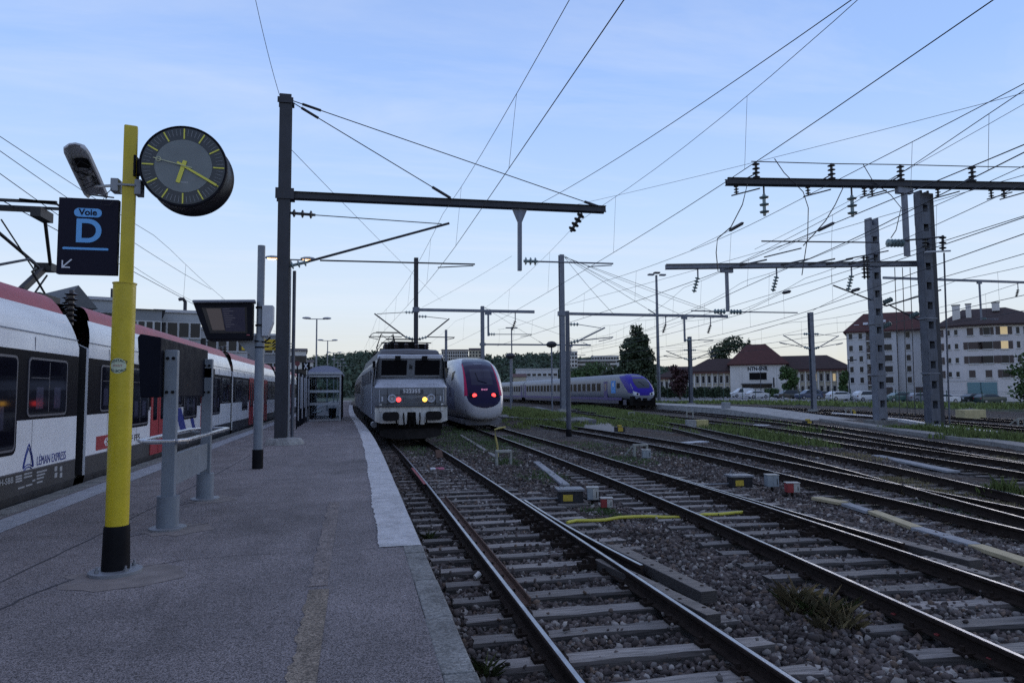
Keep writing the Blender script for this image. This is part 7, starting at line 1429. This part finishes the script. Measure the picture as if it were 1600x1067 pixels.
def car_thing(label, u_, v_, wd, colr, kind='hatch', flip=False, ln=4.3):
    p = gw(u_, v_, wd); o = empty('parked_car', p, label, 'van' if kind == 'van' else 'car', 'cars in the car park', -YAW + (PI if flip else 0) + R(6)); cm = mat('car_paint_%.2f_%.2f_%.2f' % colr, colr, .3, coat=.4)
    h = {'hatch': 1.48, 'suv': 1.68, 'van': 1.85}[kind]; L2 = ln / 2; W2 = .86
    pr_ = [(-L2, .35), (-L2 - .02, .75), (-L2 + .08, .93), (-L2 + .95 if kind != 'van' else -L2 + .7, 1.02), (-L2 + 1.65, h - .1), (-L2 + 2.1, h), (L2 - .75, h), (L2 - .2 if kind != 'van' else L2 - .05, h - .35 if kind != 'van' else h - .1), (L2 - .02, .95), (L2, .55), (L2 - .05, .3)]
    def ring(y, k): return [(x, y, z if z < 1.0 else z) for x, z in pr_]
    def yw(z): return W2 if z < .98 else W2 - (z - .98) * .3
    mm = MB(); mm.loft([[(x, -yw(z), z) for x, z in pr_], [(x, -yw(z) + .0, z) for x, z in pr_], [(x, yw(z), z) for x, z in pr_]]); mm.add([(x, -yw(z), z) for x, z in pr_], [tuple(range(len(pr_)))]); mm.add([(x, yw(z), z) for x, z in pr_], [tuple(range(len(pr_)))]); mm.b2((-L2 + .1, -W2 + .06, .22), (L2 - .1, W2 - .06, .4)); mm.build('body', cm, o)
    for s in (-1, 1):
        yy = lambda z: s * (yw(z) + .012); z0, z1 = 1.02, h - .14; xa, xb = -L2 + 1.15, -L2 + 1.72; xc, xd = (L2 - .95, L2 - .55) if kind != 'van' else (-L2 + 2.3, -L2 + 2.3)
        MB().add([(xa, yy(z0), z0), (xd, yy(z0), z0), (xc, yy(z1), z1), (xb, yy(z1), z1)], [(0, 1, 2, 3)]).build('side_window', M_cgl, o)
        for xw in (-L2 + .85, L2 - .85): wl_ = MB().cyl((xw, s * (W2 - .18), .32), (xw, s * (W2 + .01), .32), .32, 18).build('wheel', M_tyre, o); MB().cyl((xw, s * (W2 + .005), .32), (xw, s * (W2 + .02), .32), .2, 14).build('rim', M_rim, wl_)
        MB().b2((-L2 - .03, s * .75 - .12, .62), (-L2 + .12, s * .75 + .1, .78)).build('headlight', M_lgrey, o); MB().b2((L2 - .1, s * .75 - .1, .7), (L2 + .01, s * .75 + .1, .95)).build('tail_light', mat('tail_lens', (0.15, .01, .01), .4), o)
    return o
WHT = (.55, .56, .58); car_thing('white van at the left end of the parked row', 1159, 620.5, 140, WHT, 'van', False, 4.5); car_thing('small white car right behind the white van', 1184, 622, 134, WHT, 'hatch', True, 4.2); car_thing('black four-wheel-drive car right of the short hedge', 1231, 623, 132, (.012, .012, .015), 'suv', False, 4.7); car_thing('dark blue car half hidden by the mast', 1264, 623.5, 122, (.02, .035, .09), 'suv', False, 4.4); car_thing('dark grey car between the blue one and the white one', 1287, 623.5, 128, (.035, .035, .05), 'hatch', True, 4.4); car_thing('bright white hatchback, clearly seen left of the lattice masts', 1314, 625.5, 112, WHT, 'hatch', True, 4.4)
car_thing('white car cut by the left lattice mast', 1356, 626.5, 111, WHT, 'suv', True, 4.4); car_thing('dull green car between the two lattice masts', 1404, 627.5, 107, (.035, .09, .08), 'hatch', False, 4.4); car_thing('grey car behind the right lattice mast', 1440, 628.5, 106, (.2, .2, .22), 'hatch', True, 4.4); car_thing('white car just right of the lattice masts', 1474, 630, 103, WHT, 'hatch', True, 4.3); car_thing('dark car before the shop windows of the corner flats', 1519, 629, 112, (.015, .02, .02), 'hatch', False, 4.4); car_thing('dark green car next to the garden tree', 1547, 630, 110, (.015, .035, .035), 'hatch', True, 4.4)

# ------------------------------------------------------------------ trackside equipment
M_pmb = mat('point_machine_black', (0.02, 0.02, 0.024), .5, var=.3, vscale=8, spec=.3); M_pml = mat('point_machine_lid', (0.14, 0.145, 0.16), .5, var=.2, vscale=6); M_ylab = mat('label_yellow', (0.40, 0.29, 0.03), .7, var=.3, vscale=12); M_bred = mat('box_red', (0.22, 0.02, 0.022), .6, var=.3, vscale=10); M_bwht = mat('box_white', (0.36, 0.355, 0.33), .7, var=.3, vscale=8, streak=.3); M_bgry = mat('box_grey', (0.22, 0.25, 0.27), .55, var=.12, vscale=8, streak=.25)
G0 = -.2
def pm(label, u_, v_):
    c = gz(u_, v_, G0); a = math.radians(-6); o = empty('point_machine', c, label, 'point machine', 'point machines', a)
    MB().b2((-.24, -.17, .02), (.24, .17, .26)).build('housing', M_pmb, o, bevel=.01); MB().b2((-.29, -.21, .26), (.27, .22, .31)).build('lid', M_pml, o, bevel=.01); MB().b2((-.18, -.178, .07), (.02, -.171, .2)).build('label_plate', M_ylab, o); MB().tube([(-.2, .1, .31), (-.14, .1, .42), (-.12, .12, .31)], .009, 5).build('handle', M_galv, o)
    MB().tube([(.22, -.05, .12), (.42, -.1, .06), (.7, -.14, .05)], .02, 6).build('cable', M_black, o); MB().cyl((-.24, .05, .1), (-1.1, .16, .07), .018, 6).build('drive_rod', M_galv, o); MB().b2((-.3, -.35, -.03), (.32, -.2, .03)).build('support', M_slp, o)
def jb(label, u_, v_, m1, m2, w_=.26, h=.3, d=.22, leg=.12, mark=True):
    c = gz(u_, v_, G0); o = empty('junction_box', c, label, 'junction box', 'junction boxes', R(-14)); MB().b2((-w_ / 2, -d / 2, leg), (w_ / 2, d / 2, leg + h)).build('case', m1, o, bevel=.008); MB().b2((-w_ / 2 - .01, -d / 2 - .01, leg + h), (w_ / 2 + .01, d / 2 + .01, leg + h + .015)).build('top', M_bwht, o)
    MB().b2((w_ * .0, -d / 2 - .006, leg + .01), (w_ / 2 - .005, -d / 2 - .001, leg + h - .01)).build('door', m2, o); MB().cyl((0, 0, -.1), (0, 0, leg), .03, 8).build('leg', M_rust, o)
    if mark: MB().b2((w_ * .3, -d / 2 - .009, leg + .05), (w_ * .36, -d / 2 - .006, leg + h * .7)).build('lock', M_black, o)
pm('black point machine with yellow label between the first and second track', 891, 786); jb('grey junction box right of the nearest point machine', 926, 786, M_bgry, M_bwht, .23, .24, .2, .08); jb('box with red side and white door, next to the weeds', 948, 797, M_bred, M_bwht, .22, .17, .18, .06)
pm('black point machine with yellow label beyond the second track', 1156, 762); jb('grey junction box beyond the second track', 1206, 765, M_bgry, M_bgry, .26, .26, .24, .08); jb('box with red side and white door beyond the second track', 1238, 773, M_bred, M_bwht, .27, .2, .2, .06)
jb('small grey box beside the concrete frame near the third track', 1010, 718, M_bgry, M_bgry, .26, .26, .24, .06)
M_frame = mat('trough_frame_concrete', (0.26, 0.26, 0.235), .9, var=.3, vscale=6, bump=.4, bscale=40)
def cframe(label, u_, v_, wpx, hpx, d=.12, tilt=0.0):
    c = gz(u_, v_, G0); k = (c - CAM).dot(_f) / FPX; w_, h = wpx * k, hpx * k; t_ = w_ * .16; o = empty('concrete_portal', c, label, 'concrete frame', 'concrete cable frames', -YAW + R(8))
    for s in (-1, 1): MB().b2((s * w_ / 2 - t_ / 2, -d / 2, -.1), (s * w_ / 2 + t_ / 2, d / 2, h)).build('upright', M_frame, o, bevel=.01)
    MB().b2((-w_ / 2 - t_ / 2, -d / 2 - .004, h), (w_ / 2 + t_ / 2, d / 2 + .004, h + t_)).build('lintel', M_frame, o, bevel=.01)
    if tilt: MB().beam((-w_ / 2 - t_ * .5, .05, h), (-w_ / 2 - tilt, .5, -.1), t_ * .7, t_).build('brace', M_frame, o)
    return o
cframe('upright concrete frame with a bent yellow pipe behind it', 787, 727, 22, 20, .22); cframe('upright concrete frame leaning beside the small grey box', 1001, 715, 20, 18, .15, .3); cframe('small concrete frame in the grass before the purple train', 987, 653, 9, 8); cframe('small concrete frame near the far platform ramp', 1078, 653, 10, 9); cframe('small concrete frame beside the foot of the thin pole', 912, 667, 11, 9); cframe('small white frame with yellow lamp by the lattice mast foot', 1326, 648, 9, 9); cframe('white trapezoid marker at the right edge', 1596, 668, 11, 13, .1, .5)
c = gz(778, 716, G0); yp_ = MB().tube([c, c + Vector((-.02, 0, .45)), c + Vector((-.08, 0, .72)), c + Vector((-.1, 0, .98)), c + Vector((.05, 0, 1.03)), c + Vector((.28, 0, 1.06))], .035, 8).build('bent_pipe', mat('pipe_dull_yellow', (0.36, 0.30, 0.09), .6, var=.2, vscale=8), smooth=True); tag(yp_, 'bent pale yellow pipe standing at the concrete frame', 'pipe')
hp = [(886, 816), (900, 813), (925, 813), (945, 812), (968, 808), (990, 807), (1012, 806.5), (1035, 807.5), (1060, 808), (1078, 807), (1100, 803.5), (1125, 803), (1150, 800.5), (1175, 799.5), (1192, 801)]
ho = MB().tube([gz(a, b, -.14 if i not in (8, 9) else -.17) for i, (a, b) in enumerate(hp)], .028, 8).build('hose', mat('hose_yellow', (0.50, 0.45, 0.05), .5, var=.1, vscale=5), smooth=True); tag(ho, 'yellow hose lying across the second track', 'hose')
def slab(label, pts, wd, m, z=-.17, name='cable_trough_cover', th=.06):
    a, b = gz(*pts[0], z), gz(*pts[1], z); o = MB().beam(a, b, wd, th).build(name, m, bevel=.008); return tag(o, label, 'trough cover', 'cable trough covers')
M_bei = mat('trough_beige', (0.40, 0.33, 0.20), .85, var=.2, vscale=4); M_trg = mat('trough_grey', (0.25, 0.255, 0.27), .85, var=.25, vscale=4)
slab('first beige trough cover beyond the second track, end lying loose', ((1275, 778), (1318, 786)), .26, M_bei); slab('grey trough cover between the two left beige ones', ((1322, 788), (1360, 800)), .2, M_trg); slab('long beige trough cover right of the third rail', ((1362, 799), (1432, 825)), .2, M_bei); slab('long grey trough cover between two beige ones', ((1433, 826), (1522, 852)), .22, M_trg); slab('beige trough cover at the right edge of the photo', ((1524, 853), (1612, 881)), .22, M_bei)
slab('pale trough cover running to the nearest point machine', ((838, 722), (884, 758)), .2, M_trg); slab('mossy trough cover left of the concrete frame', ((720, 680), (775, 714)), .16, M_light); slab('white plank between the third and fourth track', ((1070, 692), (1102, 690)), .5, M_lgrey); slab('white plank near the end of the ramp', ((1178, 664), (1202, 664.5)), .6, M_lgrey); slab('long pale trough cover between the fourth and fifth track', ((1370, 712), (1490, 737)), .35, M_trg); slab('pale concrete edge near the middle right', ((1225, 686), (1265, 692)), .4, M_trg)
c = gz(1089, 669, G0); o = empty('concrete_block', c, 'squat yellowish concrete block between the far tracks', 'concrete block', rz=-YAW); MB().b2((-.62, -.3, -.1), (-.1, .3, .5)).build('grey_half', M_conc, o, bevel=.02); MB().b2((-.099, -.3, -.1), (.62, .3, .5)).build('yellow_half', mat('block_yellow', (0.42, 0.36, 0.16), .85, var=.2, vscale=5), o, bevel=.02)
c = gz(1517, 652, 0); o = MB().b2((c.x - .9, c.y - .4, -.2), (c.x + .9, c.y + .4, .55)).build('concrete_bin', mat('bin_cream', (0.42, 0.36, 0.20), .85, var=.2, vscale=3), bevel=.03); tag(o, 'cream concrete box beside the far track before the corner flats', 'concrete box')
# red and white lamps, small marks
for l, u_, v_ in (('small yellow lamp pot beside the tall grey mast', 882, 646), ('yellow lamp pot by the lattice mast foot', 1333, 644), ('small yellow-labelled box in the gravel before the purple train', 968, 670), ('small yellow-labelled box at the end of the ramp', 1262, 660)):
    c = gz(u_, v_, 0); o = empty('lamp_pot', c, l, 'lamp pot', 'small yellow trackside pots'); MB().b2((-.25, -.2, -.25), (.25, .2, .12)).build('body', M_pmb, o, bevel=.02); MB().b2((-.16, -.215, -.12), (.12, -.201, .1)).build('label_plate', M_ylab, o); MB().b2((-.1, -.1, .12), (.1, .1, .22)).build('cap', M_ylab, o)
c = gz(683, 733, -.19); o = MB().b2((c.x - .2, c.y - .1, -.21), (c.x - .05, c.y + .1, -.15)).build('track_tag', M_wht); tag(o, 'white half of the small tag lying between the rails before the locomotive', 'tag'); o = MB().b2((c.x - .045, c.y - .1, -.21), (c.x + .2, c.y + .1, -.15)).build('track_tag', mat('tag_pink', (0.5, 0.12, 0.2), .6)); tag(o, 'pink-red half of the small tag lying between the rails before the locomotive', 'tag')
o = MB().beam(gz(644, 731, .003), gz(664, 756, .003), .062, .006).build('rail_paint', M_bred, t1); o.location = -Vector(t1.location)
c = gz(686, 708, 0); o = empty('brake_shoe', c, 'rusty brake shoe set on the right rail before the locomotive', 'brake shoe'); MB().prism([(-.22, -.13), (.2, -.13), (.2, .1), (.1, .11), (-.2, -.1)], 'x', -.11, .11).build('shoe', M_rustb, o); MB().cyl((0, .3, 0), (.1, .6, -.08), .02, 6).build('handle', M_rustb, o)
c = gz(742, 902, -.14); o = MB().lathe(c, (.5, .3, .25), [(0, .028), (.08, .038), (.082, .0)], 14).build('paper_cup', mat('cup_white', (.55, .53, .5), .6), smooth=True); tag(o, 'crumpled white paper cup lying on a sleeper by the platform', 'cup')
for l, u_, v_ in (('red rail clip on the second track nearest the right edge', 1553, 1026), ('red rail clip on the second track, middle one of three', 1470, 989), ('red rail clip on the second track, farthest of three', 1402, 957)):
    c = gz(u_, v_, -.12); o = MB().box((c.x, c.y, -.13), (.12, .05, .02)).box((c.x + .04, c.y, -.115), (.045, .06, .035)).build('rail_clip', mat('clip_red', (0.16, 0.015, 0.015), .7), bevel=.008); tag(o, l, 'rail clip', 'red rail clips')
c = gz(810, 662, 0)
# pale gravel heap and the long concrete strip on the right
def mound(name, label, pts, h, m, seed):
    P_ = [gz(*p, -.19) for p in pts]; cx = sum((p for p in P_), Vector()) / len(P_); mm = MB(); rg = []; rs = random.Random(seed)
    for k, z in ((1.0, -.24), (.75, h * .5), (.45, h * .85), (.15, h)): rg.append([Vector((cx.x + (p.x - cx.x) * k * rs.uniform(.9, 1.1), cx.y + (p.y - cx.y) * k * rs.uniform(.9, 1.1), z + rs.uniform(-.03, .03))) for p in P_])
    mm.loft(rg, close=True); o = mm.build(name, m, smooth=True); return tag(o, label, 'gravel heap', kind='stuff')
mound('gravel_heap', 'pale gravel heap right of the thin pole', ((900, 672), (905, 660), (925, 655), (945, 659), (962, 668), (968, 675), (930, 676)), -.02, M_light, 3)
def stripw(name, pts, wd, m, z=-.12): P_ = [gz(*p, z) for p in pts]; mm = MB(); [mm.beam(a, b, wd, .2) for a, b in zip(P_[:-1], P_[1:])]; return struct(mm.build(name, m))
stripw('concrete_path', ((1290, 656), (1345, 664), (1420, 675), (1500, 685), (1570, 694), (1640, 705)), .9, M_light)
stripw('concrete_path', ((1300, 646), (1345, 650), (1410, 657), (1475, 668), (1555, 677)), .4, M_lgrey, -.1)

# ------------------------------------------------------------------ weeds and grass
def grass(name, label, spots, n, h, m, seed, wd=.012, lean=.5):
    rs = np.random.RandomState(seed); V = []; wts = np.array([s[4] if len(s) > 4 else s[2] * s[3] for s in spots]); wts = wts / wts.sum()
    for s, w_ in zip(spots, wts):
        k = int(n * w_); cx, cy, rx, ry = s[:4]; a = rs.rand(k) * 2 * PI; r_ = np.sqrt(rs.rand(k)); x = cx + r_ * np.cos(a) * rx; y = cy + r_ * np.sin(a) * ry; keep = vnoise(x + 30, y + 30, max(.25, min(rx, ry) * .3), seed) > .34; x, y = x[keep], y[keep]; k = len(x)
        z = bedz(x, y) - .01; hh = h * (.35 + .9 * rs.rand(k)) * (1.15 - .6 * r_[keep]); ang = rs.rand(k) * 2 * PI; ln = rs.rand(k) * lean; dx, dy = np.cos(ang), np.sin(ang); ww = wd * (1 + np.maximum(0, y - 12) * .05)
        b1 = np.stack([x - dy * ww, y + dx * ww, z], 1); b2 = np.stack([x + dy * ww, y - dx * ww, z], 1); md = np.stack([x + dx * ln * hh * .3, y + dy * ln * hh * .3, z + hh * .6], 1); tp = np.stack([x + dx * ln * hh, y + dy * ln * hh, z + hh], 1)
        V.append(np.stack([b1, b2, md + (b2 - b1) * .35, tp, md - (b2 - b1) * .35], 1))
    V = np.concatenate(V); n = len(V); V = V.reshape(-1, 3); F = np.arange(5 * n).reshape(n, 5); me = bpy.data.meshes.new(name); me.vertices.add(5 * n); me.vertices.foreach_set('co', V.ravel().astype(np.float32)); me.loops.add(5 * n); me.loops.foreach_set('vertex_index', F.ravel().astype(np.int32)); me.polygons.add(n); me.polygons.foreach_set('loop_start', np.arange(0, 5 * n, 5, dtype=np.int32)); me.polygons.foreach_set('loop_total', np.full(n, 5, np.int32)); me.update(calc_edges=True); me.materials.append(m)
    o = bpy.data.objects.new(name, me); COL.objects.link(o); return tag(o, label, 'grass', kind='stuff')
def sp(u_, v_, ru, rv, wt=None):
    a = gz(u_, v_, -.19); b = gz(u_ + ru, v_, -.19); c = gz(u_, v_ - rv, -.19); return (a.x, a.y, max(.05, (b - a).length), max(.1, (c - a).length)) + ((wt,) if wt else ())
grass('grass', 'sparse dry and green grass tuft in the foreground ballast', [sp(1290, 965, 45, 22, 3), sp(1250, 945, 25, 12, 2), sp(1330, 985, 20, 10, 1)], 520, .26, M_grassdry, 1, .0014, 1.5)
grass('grass', 'thin green grass tuft in the foreground ballast', [sp(1270, 950, 45, 20, 3), sp(1300, 945, 15, 12, 2), sp(668, 840, 6, 4, .4), sp(760, 1050, 10, 8, .5), sp(672, 842, 4, 3, .4)], 700, .2, M_grass, 2, .0014, 1.4)
grass('grass', 'low weeds around the nearest junction boxes and concrete frame', [sp(950, 800, 22, 10, 3), sp(930, 795, 25, 8, 2), sp(790, 722, 25, 6, 3), sp(850, 745, 45, 10, 3), sp(700, 680, 45, 8, 3), sp(760, 690, 60, 12, 3), sp(980, 720, 40, 8, 3), sp(1060, 712, 40, 7, 2), sp(930, 700, 60, 10, 3), sp(1330, 780, 40, 8, 1.5), sp(1460, 790, 60, 8, 1.5), sp(1500, 800, 60, 8, 1), sp(720, 672, 40, 6, 4), sp(740, 700, 60, 14, 5), sp(650, 705, 25, 8, 1), sp(800, 690, 60, 10, 3)], 15000, .12, M_leaf, 3, .009)
M_grassb = mat('bank_grass', (0.14, 0.18, 0.05), .75, island=.4)
xs_b = []; 
for yy in np.arange(42, 78, 3.0): xs_b.append((14.2 + (yy - 45) * .06, float(yy), 4.6, 2.6, 12.0))
grass('grass', 'green grass bank between the express train and the purple train', xs_b + [sp(805, 652, 26, 8, 90), sp(835, 660, 30, 6, 60), sp(870, 666, 30, 5, 30)], 46000, .34, M_grassb, 4, .012)
grass('grass', 'grass strip in front of the purple train', [(20.5 + (y - 45) * .22, float(y), 2.4, 3.2) for y in np.arange(44, 96, 4.0)], 22000, .38, M_grassb, 5, .014)
grass('weeds', 'tall green weeds between the fourth and fifth track', [sp(1010, 668, 16, 8, 3), sp(1140, 672, 30, 7, 5), sp(1185, 682, 30, 7, 6), sp(1230, 690, 30, 6, 4), sp(1270, 696, 30, 5, 2), sp(1180, 660, 20, 4, 1), sp(1265, 674, 12, 4, 1.5)], 5500, .36, M_grassb, 6, .012)
grass('weeds', 'yellowish bush and weeds near the lattice mast feet', [sp(1441, 676, 14, 5, 4), sp(1525, 690, 14, 6, 3), sp(1500, 678, 50, 6, 3), sp(1580, 690, 40, 6, 4), sp(1571, 779, 12, 6, 2), sp(1480, 672, 20, 4, 1), sp(1560, 685, 60, 5, 1.5)], 5500, .42, M_grassb, 7, .014)
grass('weeds', 'weed strip along the front of the car park', [(p.x, p.y - 3, 9, 4) for p in [a.lerp(b, k / 3) for a, b in zip(r0[:-1], r0[1:]) for k in range(3)]], 9000, .6, M_grassb, 8, .03)
grass('weeds', 'dry brown weeds along the rails at the right', [sp(1450, 770, 70, 8, 3), sp(1530, 790, 60, 8, 3), sp(1400, 752, 50, 6, 2), sp(1560, 720, 60, 6, 2), sp(1330, 715, 60, 6, 2)], 6000, .16, M_grassdry, 9, .007)
